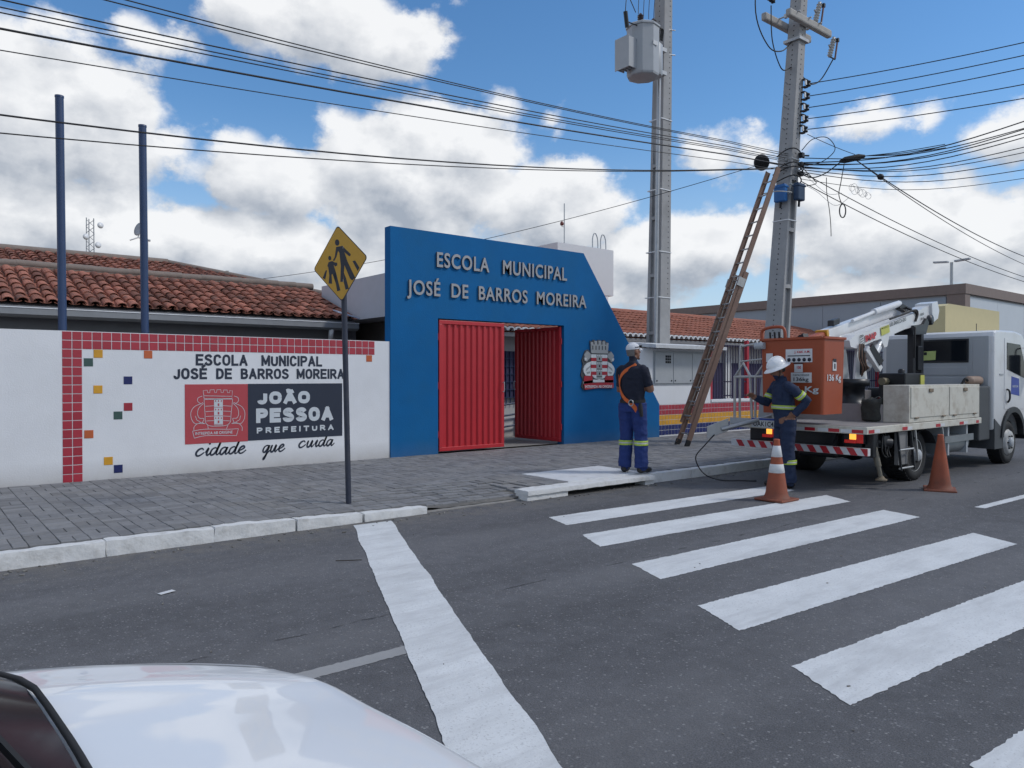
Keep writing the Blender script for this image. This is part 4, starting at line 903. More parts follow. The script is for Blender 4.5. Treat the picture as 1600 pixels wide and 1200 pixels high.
st_ = thing('street_lamp', 'double headed street lamp above the clad building', 'street lamp', (34, 13.0, 0))
MB().tube([(33, 12.56, 0), (33, 12.56, 6.1)], .06, 8).build('pole', GALV, st_)
for s in (-1, 1): MB().frame((33.0, 12.56 + s * .40, 6.15), (.09, 0, 0), (0, .28, .02 * s), (0, 0, .035), bev=.01).build('lamp_head', GREYMETAL, st_)
# ================================================================== POLES
def catm(a, b, sag, n=24):
    a, b = Vector(a), Vector(b); return [a.lerp(b, t / n) - Z * (sag * 4 * (t / n) * (1 - t / n)) for t in range(n + 1)]
def tpole(root, b0, b1, w0, w1, d0, d1, recess, mat):
    """double-T concrete pole: w along x, d along y, tapering from base b0 to top b1; recess '-x' or '-y' web faces"""
    b0, b1 = Vector(b0), Vector(b1); mb = MB(); n = 16; rings = []
    for i in range(n + 1):
        t = i / n; c = b0.lerp(b1, t); w = (w0 + (w1 - w0) * t) / 2; d = (d0 + (d1 - d0) * t) / 2; k = .58 if t < .62 else 1.0; f = .62
        if recess == 'x': pl = [(-w, -d), (w, -d), (w, -d * f), (w * k, -d * f), (w * k, d * f), (w, d * f), (w, d), (-w, d), (-w, d * f), (-w * k, d * f), (-w * k, -d * f), (-w, -d * f)]
        else: pl = [(-w, -d), (-w * f, -d), (-w * f, -d * k), (w * f, -d * k), (w * f, -d), (w, -d), (w, d), (w * f, d), (w * f, d * k), (-w * f, d * k), (-w * f, d), (-w, d)]
        rings.append([c + X * p + Y * q for p, q in pl])
    vs = [v for r in rings for v in r]; m_ = 12
    mb.add(vs, [(i * m_ + j, i * m_ + (j + 1) % m_, (i + 1) * m_ + (j + 1) % m_, (i + 1) * m_ + j) for i in range(n) for j in range(m_)]); mb.add(rings[-1], [tuple(range(12))])
    sh = mb.build('shaft', mat, root)
    for t in (.10, .22, .34, .46, .57):
        c = b0.lerp(b1, t); w = (w0 + (w1 - w0) * t) / 2; d = (d0 + (d1 - d0) * t) / 2; q = MB()
        if recess == 'x': q.box(c.x - w * .99, c.x - w * .5, c.y - d * .61, c.y + d * .61, c.z - .04, c.z + .04)
        else: q.box(c.x - w * .61, c.x + w * .61, c.y - d * .99, c.y - d * .5, c.z - .04, c.z + .04)
        q.build('web_rib', mat, sh)
    q = MB()
    for i in range(14, 92):
        t = i / 93; c = b0.lerp(b1, t); w = (w0 + (w1 - w0) * t) / 2; d = (d0 + (d1 - d0) * t) / 2
        if t > .62 or recess == 'x':
            if i % 1 == 0 and (recess == 'y' or t > .3): q.box(c.x - .011 + (w * .45 if recess == 'x' else 0), c.x + .011 + (w * .45 if recess == 'x' else 0), c.y - d - .003, c.y - d + .004, c.z - .012, c.z + .012)
        if t > .62 or recess == 'y': q.box(c.x - w - .003, c.x - w + .004, c.y - .011, c.y + .011, c.z - .012, c.z + .012)
    q.build('bolt_holes', HOLE, sh, kind='stuff', fix=False)
    return sh
def lerp(a, b, t): return a + (b - a) * t
# ---- transformer pole behind the meter house
tp = thing('concrete_pole', 'tall straight concrete pole carrying the transformer behind the meter house', 'utility pole', (14.2, 12.0, 0))
TB, TT = (14.28, 12.05, 0), (14.53, 12.05, 11.6)
tpole(tp, TB, TT, .40, .27, .46, .30, 'x', CONC)
cdt = MB(); cdt.tube([(14.0, 11.86, .1), (14.03, 11.88, 2.4), (14.16, 11.9, 8.2), (14.17, 11.9, 8.62), (14.13, 11.9, 8.72), (14.02, 11.9, 8.76)], .048, 12); cdt.build('conduit', GALV, tp)
for z in (3.4, 4.5, 6.0, 7.7):
    t = z / 11.6; x = lerp(14.28, 14.53, t); w = lerp(.40, .27, t) / 2 + .012; d = lerp(.46, .30, t) / 2 + .012
    q = MB(); xl = x - w - .07; pts = [(xl, 12.05 - d, z), (x + w, 12.05 - d, z), (x + w, 12.05 + d, z), (xl, 12.05 + d, z), (xl, 12.05 - d, z)]
    for a, b in zip(pts[:-1], pts[1:]): q.bar(a, b, .006, .022)
    q.build('steel_band', WHITEPL, tp)
for z in (9.9, 9.3): MB().tube([(14.52, 11.9, z), (14.72, 11.86, z + .02)], .012, 6).build('step_bolt', GALV, tp)
tr = thing('transformer', 'grey pole mounted transformer with bushings and radiator tank', 'transformer', (13.4, 11.8, 8.35))
cx, cy = 13.42, 11.75
mb = MB(); mb.lathe([(.36, 8.42), (.375, 8.46), (.375, 9.52), (.40, 9.53), (.40, 9.57), (.36, 9.60), (.0, 9.63)], (cx, cy, 0), 9, sm=False); mb.lathe([(.0, 8.38), (.30, 8.40), (.36, 8.42)], (cx, cy, 0), 9, sm=False); mb.build('tank', GREYMETAL, tr)
for k in range(5):
    mb = MB(); mb.box(cx - .60, cx - .34, cy - .10 + k * .09, cy - .075 + k * .09, 8.52, 9.20, bev=.01); mb.build('radiator_fin', GREYMETAL, tr)
MB().box(cx - .615, cx - .595, cy - .12, cy + .31, 8.5, 9.22, bev=.006).build('radiator_header', GREYMETAL, tr)
mb = MB(); mb.lathe([(.24, 8.55), (.26, 8.6), (.26, 9.25), (.20, 9.32), (0, 9.33)], (cx + .36, cy + .05, 0), 18); mb.build('side_tank', GREYMETAL, tr)
for z in (8.7, 9.25): MB().box(cx + .3, 14.30, cy + .02, cy + .14, z, z + .09).build('mounting_bracket', GALV, tr)
for k, (dx, dy) in enumerate(((-.2, -.1), (.05, .15), (.22, -.12))):
    mb = MB(); pr = [(.045, 9.58)]
    for i in range(4): pr += [(.045, 9.62 + i * .04), (.075, 9.63 + i * .04), (.045, 9.65 + i * .04)]
    pr += [(.03, 9.8), (.0, 9.82)]; mb.lathe(pr, (cx + dx, cy + dy, 0), 12); mb.build('bushing', pmat('brown_porcelain', (.05, .03, .03), .25), tr)
for k in range(3):
    MB().tube(crom([(cx + .36 + k * .05, cy - .1, 9.33), (cx + .38 + k * .05, cy - .1, 9.62), (cx + .52 + k * .04, cy - .1, 9.66), (cx + .6 + k * .04, cy, 9.45)]), .014, 6).build('lead', CABLEM, tr)
mb = MB(); mb.tube([(cx - .3, cy - .1, 9.5), (cx - .75, cy - .2, 9.42)], .015, 6); mb.tube([(cx - .78, cy - .22, 9.28), (cx - .86, cy - .24, 9.6)], .05, 8); mb.build('lightning_arrester', BLACKP, tr)
MB().tube(crom([(cx - .86, cy - .24, 9.6), (cx - .78, cy - .2, 9.95), (cx - .5, cy, 10.15), (cx - .25, cy, 9.85)]), .010, 6).build('jumper', CABLEM, tr)
for k in range(4): MB().tube(crom([(cx - .22 + k * .18, cy - .05, 9.8), (cx - .15 + k * .18, cy, 10.15), (cx + .05 + k * .2, cy + .1, 11.4)]), .008, 5).build('jumper', CABLEM, tr)
mb = MB(); put_text(mb, '15 kVA', (cx - .12, cy - .38, 8.62), X, Z, NY, .2, .06, .01) if False else mb.box(cx - .08, cx + .08, cy - .379, cy - .374, 9.05, 9.15); mb.build('rating_plate', GALV, tr)
# ---- leaning utility pole at the truck
up = thing('concrete_pole', 'leaning concrete utility pole with twin crossarms behind the bucket truck', 'utility pole', (14.0, 8.75, 0))
UB, UT = Vector((13.93, 8.75, 0)), Vector((15.02, 8.75, 9.9))
tpole(up, UB, UT, .37, .235, .42, .25, 'y', CONC)
def uc(z): return UB.lerp(UT, z / 9.9)
AX = Vector((1, 0, 0)); AY = Vector((0, 1, 0))
for off, zc, l0, l1 in ((-.21, 8.98, -.72, .95), (.21, 8.98, -.95, .85)):
    mb = MB(); c = uc(9) + AY * off; c.z = zc; drp = Vector((0, 0, -.16)) * 1
    mb.frame(c + AX * (l0 + l1) / 2, AX * (l1 - l0) / 2, AY * .06, Z * .08, bev=.03); mb.build('crossarm', CONCD, up)
for k, s in enumerate((-.45, .0, .4)):
    c = uc(9.05) + AX * s; mb = MB(); mb.tube([c - AY * .32, c + AY * .32], .016, 6); mb.box(c.x - .03, c.x + .03, c.y - .03, c.y + .03, c.z - .04, c.z + .04); mb.build('through_bolt', GALV, up)
def insul(p, d, name='pin_insulator', mat=None, l=.12, r=.045, n=3):
    mb = MB(); pr = [(.012, -.04), (.016, 0)]
    for i in range(n): pr += [(.02, i * l / n), (r, i * l / n + l / n * .3), (r, i * l / n + l / n * .55), (.02, i * l / n + l / n * .8)]
    pr += [(.012, l + .02)]; mb.lathe(pr, p, 10, axis=d); return mb.build(name, mat or BLACKP, up)
c = uc(8.9); insul(c - AX * 1.05 - AY * .1 + Z * .22, (-AX + Z * .12), 'strain_insulator', l=.42, r=.05, n=6)
MB().tube([c - AX * 1.5 - AY * .1 + Z * .27, c - AX * 1.62 - AY * .1 + Z * .29], .03, 6).build('dead_end_clamp', BLACKP, up)
# fuse cut-outs
for k, (s, zz) in enumerate(((1.02, 8.72), (.42, 9.3))):
    b = uc(9) + AX * s - AY * .22; b.z = zz
    mb = MB(); pr = [(.03, -.22)]
    for i in range(7): pr += [(.035, -.2 + i * .06), (.06, -.185 + i * .06), (.035, -.16 + i * .06)]
    pr.append((.03, .24)); mb.lathe(pr, b, 12, axis=(.25, -.1, 1)); cu = mb.build('fuse_cutout', pmat('cream_porcelain', (.45, .44, .42), .3), up)
    o2 = AX * .20; a = b + Vector((.05, 0, .24)); d = b - Vector((.05, 0, .22))
    mb = MB(); mb.tube([a, a + o2], .016, 6); mb.tube([d, d + o2], .016, 6); mb.box(*(lambda q: (q.x - .03, q.x + .03, q.y - .03, q.y + .03, q.z - .05, q.z + .03))(a + o2)); mb.build('contact_arm', BLACKP, cu)
    MB().tube([a + o2 - Z * .03, d + o2 + Z * .02], .02, 8).build('fuse_tube', pmat('brown_tube', (.14, .06, .05), .5), cu)
    MB().tube([b + AX * -.06, b - AX * .12 + Z * .02], .02, 6).build('bracket', GALV, cu)
mb = MB(); q = uc(8.62); mb.box(q.x - .19, q.x + .19, q.y - .19, q.y + .19, q.z - .03, q.z + .03); mb.build('steel_band', GALV, up)
# secondary rack, five spools
IN = []
for k, z in enumerate((7.69, 7.42, 7.17, 6.93, 6.70)):
    c = uc(z) + Vector((.16, -.20, 0)); IN.append(c + Vector((.05, -.06, 0)))
    mb = MB(); mb.tube([c + Z * -.09, c + Z * .09], .012, 6); mb.box(c.x - .1, c.x + .03, c.y - .03, c.y + .05, c.z + .07, c.z + .085); mb.box(c.x - .1, c.x + .03, c.y - .03, c.y + .05, c.z - .085, c.z - .07); mb.build('rack_clevis', BLACKP, up)
    mb = MB(); mb.lathe([(.02, -.06), (.05, -.055), (.05, -.025), (.028, -.012), (.028, .012), (.05, .025), (.05, .055), (.02, .06)], c + Vector((.03, -.03, 0)), 12); mb.build('spool_insulator', BLACKP, up)
    MB().box(c.x - .10, c.x - .055, c.y - .045, c.y - .02, c.z - .05, c.z + .05).build('white_clip', WHITEPL, up)
    MB().tube([uc(z) + Vector((-.14, .05, 0)), uc(z) + Vector((-.26, .05, .01))], .010, 5).build('bolt', GALV, up)
for z in (6.15, 5.95, 5.75):
    c = uc(z) + Vector((.15, -.2, 0)); mb = MB(); mb.box(c.x - .05, c.x + .05, c.y - .05, c.y + .06, c.z - .05, c.z + .05, bev=.01); mb.tube([c + X * .04, c + Vector((.16, -.08, 0))], .018, 6); mb.build('cable_clamp', BLACKP, up)
for z in (6.05, 5.5, 4.75):
    c = uc(z); t = z / 9.9; w = lerp(.37, .235, t) / 2 + .01; d = lerp(.42, .25, t) / 2 + .01; q = MB(); pts = [c + X * a + Y * b for a, b in ((-w, -d), (w, -d), (w, d), (-w, d), (-w, -d))]
    for a, b in zip(pts[:-1], pts[1:]): q.bar(a, b, .006, .02)
    q.build('steel_band', GALV if z > 5 else WHITEPL, up)
for k, (dx, dy, w, d, h, z, mt, lab) in enumerate(((-.27, -.04, .12, .26, .36, 5.12, BLUEBOX, 'bright blue junction box strapped to the left face of the leaning pole'), (.0, -.30, .26, .13, .36, 5.14, pmat('dark_blue_plastic', (.018, .05, .11), .4), 'dark blue junction box strapped to the street face of the leaning pole'))):
    c = uc(5.2) + Vector((dx, dy, 0)); t = thing('junction_box', lab, 'junction box', (c.x, c.y, z), 'junction boxes on the leaning pole')
    MB().box(c.x - w / 2, c.x + w / 2, c.y - d / 2, c.y + d / 2, z, z + h, bev=.025).build('housing', mt, t)
    MB().box(c.x - w / 2 - .012, c.x + w / 2 + .012, c.y - d / 2 - .012, c.y + d / 2 + .012, z + h * .80, z + h * .9, bev=.006).build('lid', mt, t)
    MB().tube([(c.x, c.y, z), (c.x + .02, c.y + .02, z - .12)], .025, 8).build('gland', BLACKP, t)
# jumpers hanging under the crossarms
c = uc(9)
for pts in ([c - AX * 1.62 + Z * .25 - AY * .1 + Z * .7, c - AX * 1.55 - Z * .2, c - AX * 1.1 - Z * .75, c - AX * .6 - Z * .72, c - AX * .22 - Z * .42], [c - AX * 1.0 + Z * .1, c - AX * .95 - Z * .6, c - AX * .62 - Z * 1.08, c - AX * .3 - Z * 1.0, c - AX * .1 - Z * .85], [c + AX * 1.1 - AY * .22 - Z * .5, c + AX * 1.0 - Z * .9, c + AX * .6 - Z * 1.12, c + AX * .3 - Z * 1.08, c + AX * .12 - Z * .95]):
    MB().tube(crom([tuple(q) for q in pts], 7), .013, 6).build('jumper', CABLEM, up)
# cable wrapping round the pole
for z0, r0 in ((5.9, .26), (5.8, .30), (6.2, .24), (5.62, .28)):
    cc = uc(z0); MB().tube([cc + Vector((r0 * math.cos(a) * .95, r0 * math.sin(a), .05 * math.sin(a * 2 + z0))) for a in (2 * math.pi * i / 20 for i in range(21))], .014, 5).build('cable_wrap', CABLEM, up)
# ================================================================== CABLES
def wire(pts, r, label, group, name='overhead_cable', mat=None):
    o = MB().tube(pts, r, 5).build(name, mat or CABLEM); tag(o, label, 'cable', group); return o
GL_ = 'street cables running left from the leaning pole'
LW = [('A', .0034, .009, 5.3128, .007, 'highest thin cable crossing the sky left of the leaning pole'), ('B', .0027, .0213, 5.2381, .007, 'second highest thin cable crossing the sky to the left'),
      ('C', .0022, .043, 4.977, .008, 'uppermost cable leaving the top left corner of the picture'), ('D', .0021, .0468, 4.9042, .007, 'middle of three close cables at the top left corner'), ('E', .0019, .0512, 4.8511, .007, 'lowest of three close cables at the top left corner'),
      ('F', .0018, .0581, 4.696, .012, 'thickest black cable sloping across the left sky'), ('G', .0014, .0701, 4.4874, .006, 'thin grey cable just below the thickest left cable')]
for nm, a, b, c_, r, lab in LW:
    xs = [-25 + (39.5) * i / 50 for i in range(51)]
    pts = [(x, 8.5 + (.15 if x > 12 else 0) * (x - 12) / 2, a * x * x * (1 if x > 0 else -.2) + b * x + c_) for x in xs]
    wire(pts, r, lab, GL_)
for nm, zs, r, lab in (('H', [(-25, 3.75), (-10, 3.4), (.74, 3.94), (4.34, 4.23), (9.64, 4.95), (13.75, 5.72)], .010, 'black cable passing behind the navy posts at half height'), ('I', [(-25, 3.6), (-10, 3.3), (.74, 3.77), (4.34, 4.15), (9.64, 4.93), (13.75, 5.70)], .007, 'thin cable just under the one crossing the navy posts')):
    p = np.polyfit([q[0] for q in zs[2:]], [q[1] for q in zs[2:]], 2)
    xs = [-25 + 39.45 * i / 50 for i in range(51)]; wire([(x, 8.5 + max(0, x - 12) * .07, np.polyval(p, x) if x > 0 else p[2] + .02 * x) for x in xs], r, lab, GL_)
wire(catm((13.75, 8.85, 5.85), (7.2, 22.5, 4.2), .35, 30), .007, 'thin drop cable from the leaning pole past the portal to the tiled roof', 'service drop cables')
GR_ = 'street cables running right from the leaning pole'
ordn = ['top', 'second', 'third', 'fourth', 'lowest']
for k, c in enumerate(IN):
    zr = (7.75, 7.51, 7.27, 6.97, 6.71)[k]; e = Vector((16.34, 4.99, zr)); far_ = c + (e - c) * 3.2
    wire([c.lerp(far_, t / 30) - Z * (.35 * (1 - (2 * t / 30 - 1) ** 2)) + Z * .30 * (t / 30 < 2) * min(1, t / 10) for t in range(31)], .010, f'{ordn[k]} of five parallel bare wires leaving the insulator rack to the right', GR_)
    if k != 1:
        q = c.lerp(e, .42); mb = MB().lathe([(0, -.03), (.03, -.02), (.03, .02), (0, .03)], q + Z * .02, 8, axis=(e - c)); 
for k, (z0, zr, r) in enumerate(((6.0, 6.26, .012), (5.95, 6.11, .010), (5.98, 6.04, .011), (5.9, 5.78, .009), (5.92, 5.68, .008), (5.85, 5.54, .009), (5.8, 5.36, .008), (5.65, 5.20, .006), (6.1, 6.13, .010), (5.88, 5.96, .010))):
    c = uc(z0) + Vector((.2, -.2, 0)); e = Vector((16.34, 4.99, zr)); far_ = c + (e - c) * 3
    wire([c.lerp(far_, t / 30) - Z * (.22 * math.sin(math.pi * t / 10) if t < 10 else -.0) for t in range(31)], r, f'black telephone cable {["topmost","second","third","thin fourth","thin fifth","sixth","seventh","lowest faint","doubled upper","doubled lower"][k]} in the bundle running right from the pole', GR_)
GD_ = 'drop cables descending to the clad building'
for k, (z0, zr, r, mid) in enumerate(((5.85, 5.47, .012, None), (5.75, 5.22, .009, None), (5.8, 4.82, .010, None), (5.6, 4.67, .010, None))):
    c = uc(z0) + Vector((.2, -.2, 0)) if k > 1 else Vector((15.35, 7.7, 5.98)); e = Vector((27.77, 8.44, zr)); far_ = c + (e - c) * 1.25
    wire(catm(c, far_, .25), r, ['thick twisted drop cable descending right from the black splice', 'second drop cable descending right beside the splice cable', 'third drop cable descending from the pole to the right', 'lowest drop cable descending from the pole to the right'][k], GD_)
sc_ = thing('cable_splice', 'black cable splice closure hanging in the bundle right of the pole', 'splice', (15.3, 7.75, 5.9))
mb = MB(); mb.tube([(15.12, 7.9, 5.94), (15.2, 7.84, 5.97), (15.42, 7.66, 6.03), (15.52, 7.58, 6.05)], [.03, .065, .065, .03], 10); mb.build('closure', BLACK, sc_)
for k in range(3): MB().tube(crom([(15.5, 7.58, 6.05), (15.72 + k * .03, 6.95, 6.03 - k * .02), (15.95 + k * .02, 6.2, 6.05 - k * .03)]), .008, 6).build('cable_tail', CABLEM, sc_)
MB().tube(crom([(15.12, 7.9, 5.92), (14.9, 8.1, 5.7), (14.7, 8.3, 5.62), (14.55, 8.5, 5.75)]), .012, 5).build('cable_tail', CABLEM, sc_)
cj = MB(); cj.lathe([(0, -.07), (.06, -.05), (.07, 0), (.06, .05), (0, .07)], tuple(catm((15.35, 7.7, 5.98), Vector((15.35, 7.7, 5.98)) + (Vector((27.77, 8.44, 5.47)) - Vector((15.35, 7.7, 5.98))) * 1.25, .25)[2]), 8, axis=(1, .05, -.1)); tag(cj.build('cable_joint', CABLEM), 'small black joint on the drop cable right of the splice', 'cable joint')
co = thing('cable_reserve', 'round black cable reserve drum hanging left of the ladder top', 'cable drum', (13.78, 8.9, 5.75))
MB().lathe([(.0, -.05), (.15, -.05), (.17, -.03), (.17, .03), (.15, .05), (0, .05)], (13.80, 8.88, 5.90), 20, axis=(.5, .75, .5), ell=(1, .9)).build('drum', BLACK, co)
MB().tube([(13.95, 8.85, 5.92), (14.2, 8.75, 5.9)], .012, 6).build('hook', CABLEM, co)
hb = thing('hanging_cable', 'dangling cable ending in a small coiled loop right of the pole', 'cable', (15.2, 7.85, 4.8), 'loose cables dangling from the bundle')
MB().tube(crom([(15.2, 7.85, 5.9), (15.12, 7.88, 5.5), (15.08, 7.9, 5.25), (15.14, 7.86, 5.04)]), .009, 5).build('strand', CABLEM, hb)
for k in range(3): MB().tube([(15.15 + .05 * math.sin(a) + .008 * k, 7.86 - .04 * math.sin(a), 4.92 + .14 * math.cos(a)) for a in (2 * math.pi * i / 18 for i in range(19))], .010, 5).build('coil_turn', CABLEM, hb)
wire(crom([(14.95, 8.1, 5.62), (14.93, 8.08, 5.3), (15.0, 8.06, 4.95), (15.02, 8.04, 4.65), (15.0, 8.02, 4.40)]), .008, 'loose thin cable dangling straight down right of the pole', 'loose cables dangling from the bundle', 'hanging_cable')
tg = thing('wire_tangle', 'tangle of thin grey telephone wire caught on the drop cable', 'wire', (15.6, 7.6, 5.2))
for k in range(7):
    c = Vector((15.30 + k * .055, 7.75 - k * .03, 5.40 - k * .025)); rk = .07 + .03 * math.sin(k * 2.1); MB().tube([c + Vector((rk * math.cos(a) * .6 + a * .006, rk * math.cos(a) * -.5, rk * math.sin(a) * (1 + .2 * math.sin(k)))) for a in (2.2 * math.pi * i / 20 for i in range(21))], .004, 4).build('wire_loop', GALV, tg)
for k, pts in enumerate(([(14.5, 8.5, 5.55), (14.8, 8.25, 5.35), (15.1, 8.0, 5.05), (15.3, 7.8, 5.2)], [(14.6, 8.4, 5.7), (14.95, 8.1, 5.3), (15.2, 7.9, 5.3)])): MB().tube(crom(pts), .0045, 4).build('wire_strand', GALV, tg)
for pts in ([(14.6, 8.45, 6.2), (14.75, 8.3, 6.42), (14.98, 8.1, 6.45), (15.1, 8.0, 6.2), (14.9, 8.2, 5.95), (14.6, 8.45, 5.9)], [(14.6, 8.45, 5.85), (14.75, 8.3, 5.62), (14.8, 8.25, 5.5), (14.62, 8.42, 5.45)]):
    MB().tube(crom(pts, 7), .009, 5).build('loose_loop', CABLEM, up)
wire(catm(Vector(IN[4]) - Z * .1, (15.35, 7.7, 6.08), .02, 8), .007, 'short slack tie wire from the rack down to the splice', GR_)
for k in range(3): wire(catm((13.0, 40, 4.6 - k * .5), (60, 34, 6.8 - k * .7), .3, 20), .02, f'faint distant power line, {["upper","middle","lower"][k]} of three behind the poles', 'distant power lines')
# ================================================================== LADDER
ld = thing('extension_ladder', 'orange fibreglass extension ladder leaning on the concrete pole', 'ladder', (12.05, 9.5, .13))
B0, T0 = Vector((12.02, 9.49, .13)), Vector((13.98, 8.66, 5.70)); D_ = (T0 - B0).normalized(); RG = Vector((-.39, -.92, 0)).normalized(); NN = D_.cross(RG).normalized()
if NN.x > 0: NN = -NN
def rail(off, s, l0, l1, name='rail'):
    mb = MB(); a = B0 + RG * s + NN * off
    mb.frame(a + D_ * (l0 + l1) / 2, D_ * (l1 - l0) / 2, RG * .005 , NN * .050)
    for q in (-1, 1): mb.frame(a + D_ * (l0 + l1) / 2 + NN * .048 * q - RG * .013 * (1 if s > 0 else -1), D_ * (l1 - l0) / 2, RG * .014, NN * .004)
    return mb.build(name, FIBRE, ld)
Lt = (T0 - B0).length
for s in (-.20, .20): rail(0, s, .05, Lt * .62)
for s in (-.185, .185): rail(.07, s, .45, Lt)
k = 0.25
while k < Lt - .1:
    if k < Lt * .62: MB().tube([B0 + D_ * k - RG * .2, B0 + D_ * k + RG * .2], .016, 8).build('rung', ALU, ld)
    if k > .5: MB().tube([B0 + D_ * (k + .05) - RG * .185 + NN * .07, B0 + D_ * (k + .05) + RG * .185 + NN * .07], .016, 8).build('rung', ALU, ld)
    k += .30
for s in (-.2, .2): MB().frame(B0 + RG * s + Z * .025 + D_ * .03, D_ * .07, RG * .022, NN * .05, bev=.01).build('rubber_foot', BLACK, ld)
for s in (-.2, .2): MB().frame(B0 + D_ * Lt * .58 + RG * s * 1.05 + NN * .05, D_ * .09, RG * .012, NN * .075).build('slide_bracket', ALU, ld)
MB().tube(crom([tuple(B0 + D_ * (Lt * .62) + NN * .12), tuple(B0 + D_ * (Lt * .4) + NN * .14 + RG * .05), tuple(B0 + D_ * (Lt * .22) + NN * .1), tuple(B0 + D_ * (Lt * .12) + NN * .13)]), .008, 5).build('rope', pmat('grey_rope', (.3, .28, .25), .9), ld)
MB().tube(crom([tuple(T0 - D_ * .45 - RG * .2), tuple(T0 - D_ * .45 + Vector((.12, -.12, .0))), tuple(T0 - D_ * .4 + Vector((.4, -.25, -.05))), tuple(T0 - D_ * .42 + Vector((.5, .0, 0)))]), .012, 5).build('lashing', pmat('white_rope', (.5, .5, .48), .9), ld)
# ================================================================== PEDESTRIAN SIGN
sg = thing('crossing_sign', 'yellow diamond school crossing sign on a navy tube post at the kerb', 'road sign', (3.81, 7.56, .13))
MB().tube([(3.815, 7.56, .07), (3.765, 7.56, 2.35), (3.755, 7.56, 2.8)], .031, 14).build('post', pmat('dark_post_paint', (.028, .034, .055), .5, var=.2, scale=15, dirt=(.07, .07, .075), dscale=6, damt=.5), sg)
SCn = Vector((3.715, 7.555, 2.725)); SU = Vector((.292, -.956, .08)).normalized(); SN = Vector((-.956, -.292, 0)).normalized(); SV = SU.cross(SN); SV = (SV if SV.z > 0 else -SV).normalized()
h = .42
def dia(r, rc=.04):
    out = []
    for k in range(4):
        a = k * math.pi / 2; c = Vector((math.cos(a), math.sin(a))) * (r - rc * 1.41)
        for j in range(-4, 5): q = a + j * math.pi / 16; out.append((c.x + rc * math.cos(q), c.y + rc * math.sin(q)))
    return out
pl = MB(); pl.prism(dia(h), SCn, SU, SV, SN, .003); 
plate = pl.build('sign_plate', SIGNBLK, sg)
q = MB(); q.prism(dia(h - .012), SCn + SN * .003, SU, SV, SN, .001); q.build('yellow_face', SIGNYEL, plate)
sb = pmat('sign_rust_edge', (.25, .12, .03), .6)
ft = MB()
def sp(px, py): # pixels of the enlarged sign photograph -> sign plane (half diagonal .42)
    u_ = (px - 435) / 333; sk = (544 - 690) / 2 * u_; return (u_ * .42, -((py - 615 - sk + 0) / 500) * .42)
def sil(poly): ft.prism([sp(*p) for p in poly], SCn + SN * .004, SU, SV, SN, .001)
def circ(cx_, cy_, rx, ry): sil([(cx_ + rx * math.cos(a), cy_ + ry * math.sin(a)) for a in (2 * math.pi * i / 16 for i in range(16))])
circ(420, 342, 27, 42)
sil([(405, 400), (480, 388), (505, 420), (575, 500), (565, 528), (548, 520), (500, 470), (530, 590), (610, 800), (575, 838), (550, 815), (492, 640), (465, 855), (430, 855), (448, 640), (440, 480), (425, 450), (400, 530), (370, 585), (355, 572), (380, 530)])
sil([(480, 740), (500, 800), (528, 945), (488, 958), (470, 850)]); sil([(590, 590), (622, 582), (668, 675), (645, 718)])
circ(318, 542, 19, 30); sil([(300, 595), (345, 580), (375, 600), (405, 605), (405, 640), (380, 655), (360, 630), (385, 740), (425, 965), (385, 978), (375, 880), (340, 750), (328, 760), (328, 880), (285, 875), (300, 770), (295, 690), (290, 650), (280, 650)])
sil([(275, 700), (245, 825), (215, 800), (258, 705)]); sil([(365, 745), (380, 745), (380, 860), (366, 830)])
ft.build('pedestrian_symbol', SIGNBLK, plate)
for z in (2.52, 2.88): MB().box(3.725, 3.76, 7.50, 7.62, z, z + .03).build('clamp', GALV, sg)
# ================================================================== CONES
def cone(loc, label):
    t = thing('traffic_cone', label, 'traffic cone', loc, 'traffic cones beside the truck')
    x, y, z = loc
    mb = MB(); mb.box(x - .19, x + .19, y - .19, y + .19, z, z + .03, bev=.012); mb.build('base', CONEO, t)
    pr = lambda h0: lerp(.138, .030, (h0 - .03) / .71)
    mb = MB(); mb.lathe([(.160, .03), (.150, .045), (.138, .06)] + [(pr(h0), h0) for h0 in (.1, .3, .5, .70)] + [(.036, .72), (.036, .735), (.028, .74), (.02, .73), (.02, .6)], loc, 28); mb.build('body', CONEO, t)
    return t
def cone_bands(t, loc, bands):
    pr = lambda h0: lerp(.138, .030, (h0 - .03) / .71) + .003
    for a, b in bands: MB().lathe([(pr(a) - .003, a), (pr(a), a + .002), (pr(b), b - .002), (pr(b) - .003, b)], loc, 28).build('white_band', CONEW, t)
c1 = cone((8.22, 5.07, .004), 'orange traffic cone with two white bands beside the worker'); cone_bands(c1, (8.22, 5.07, .004), ((.335, .44), (.525, .66)))
c2 = c1.copy(); COL.objects.link(c2); c2.location = (10.62, 4.17, 0); c2.rotation_euler = (R(.5), R(-1.5), R(24)); c2['label'] = 'dirty orange traffic cone without bands beside the rear truck wheel'
for ch in list(c1.children):
    if ch.name.startswith('white'): continue
    d = ch.copy(); COL.objects.link(d); d.parent = c2
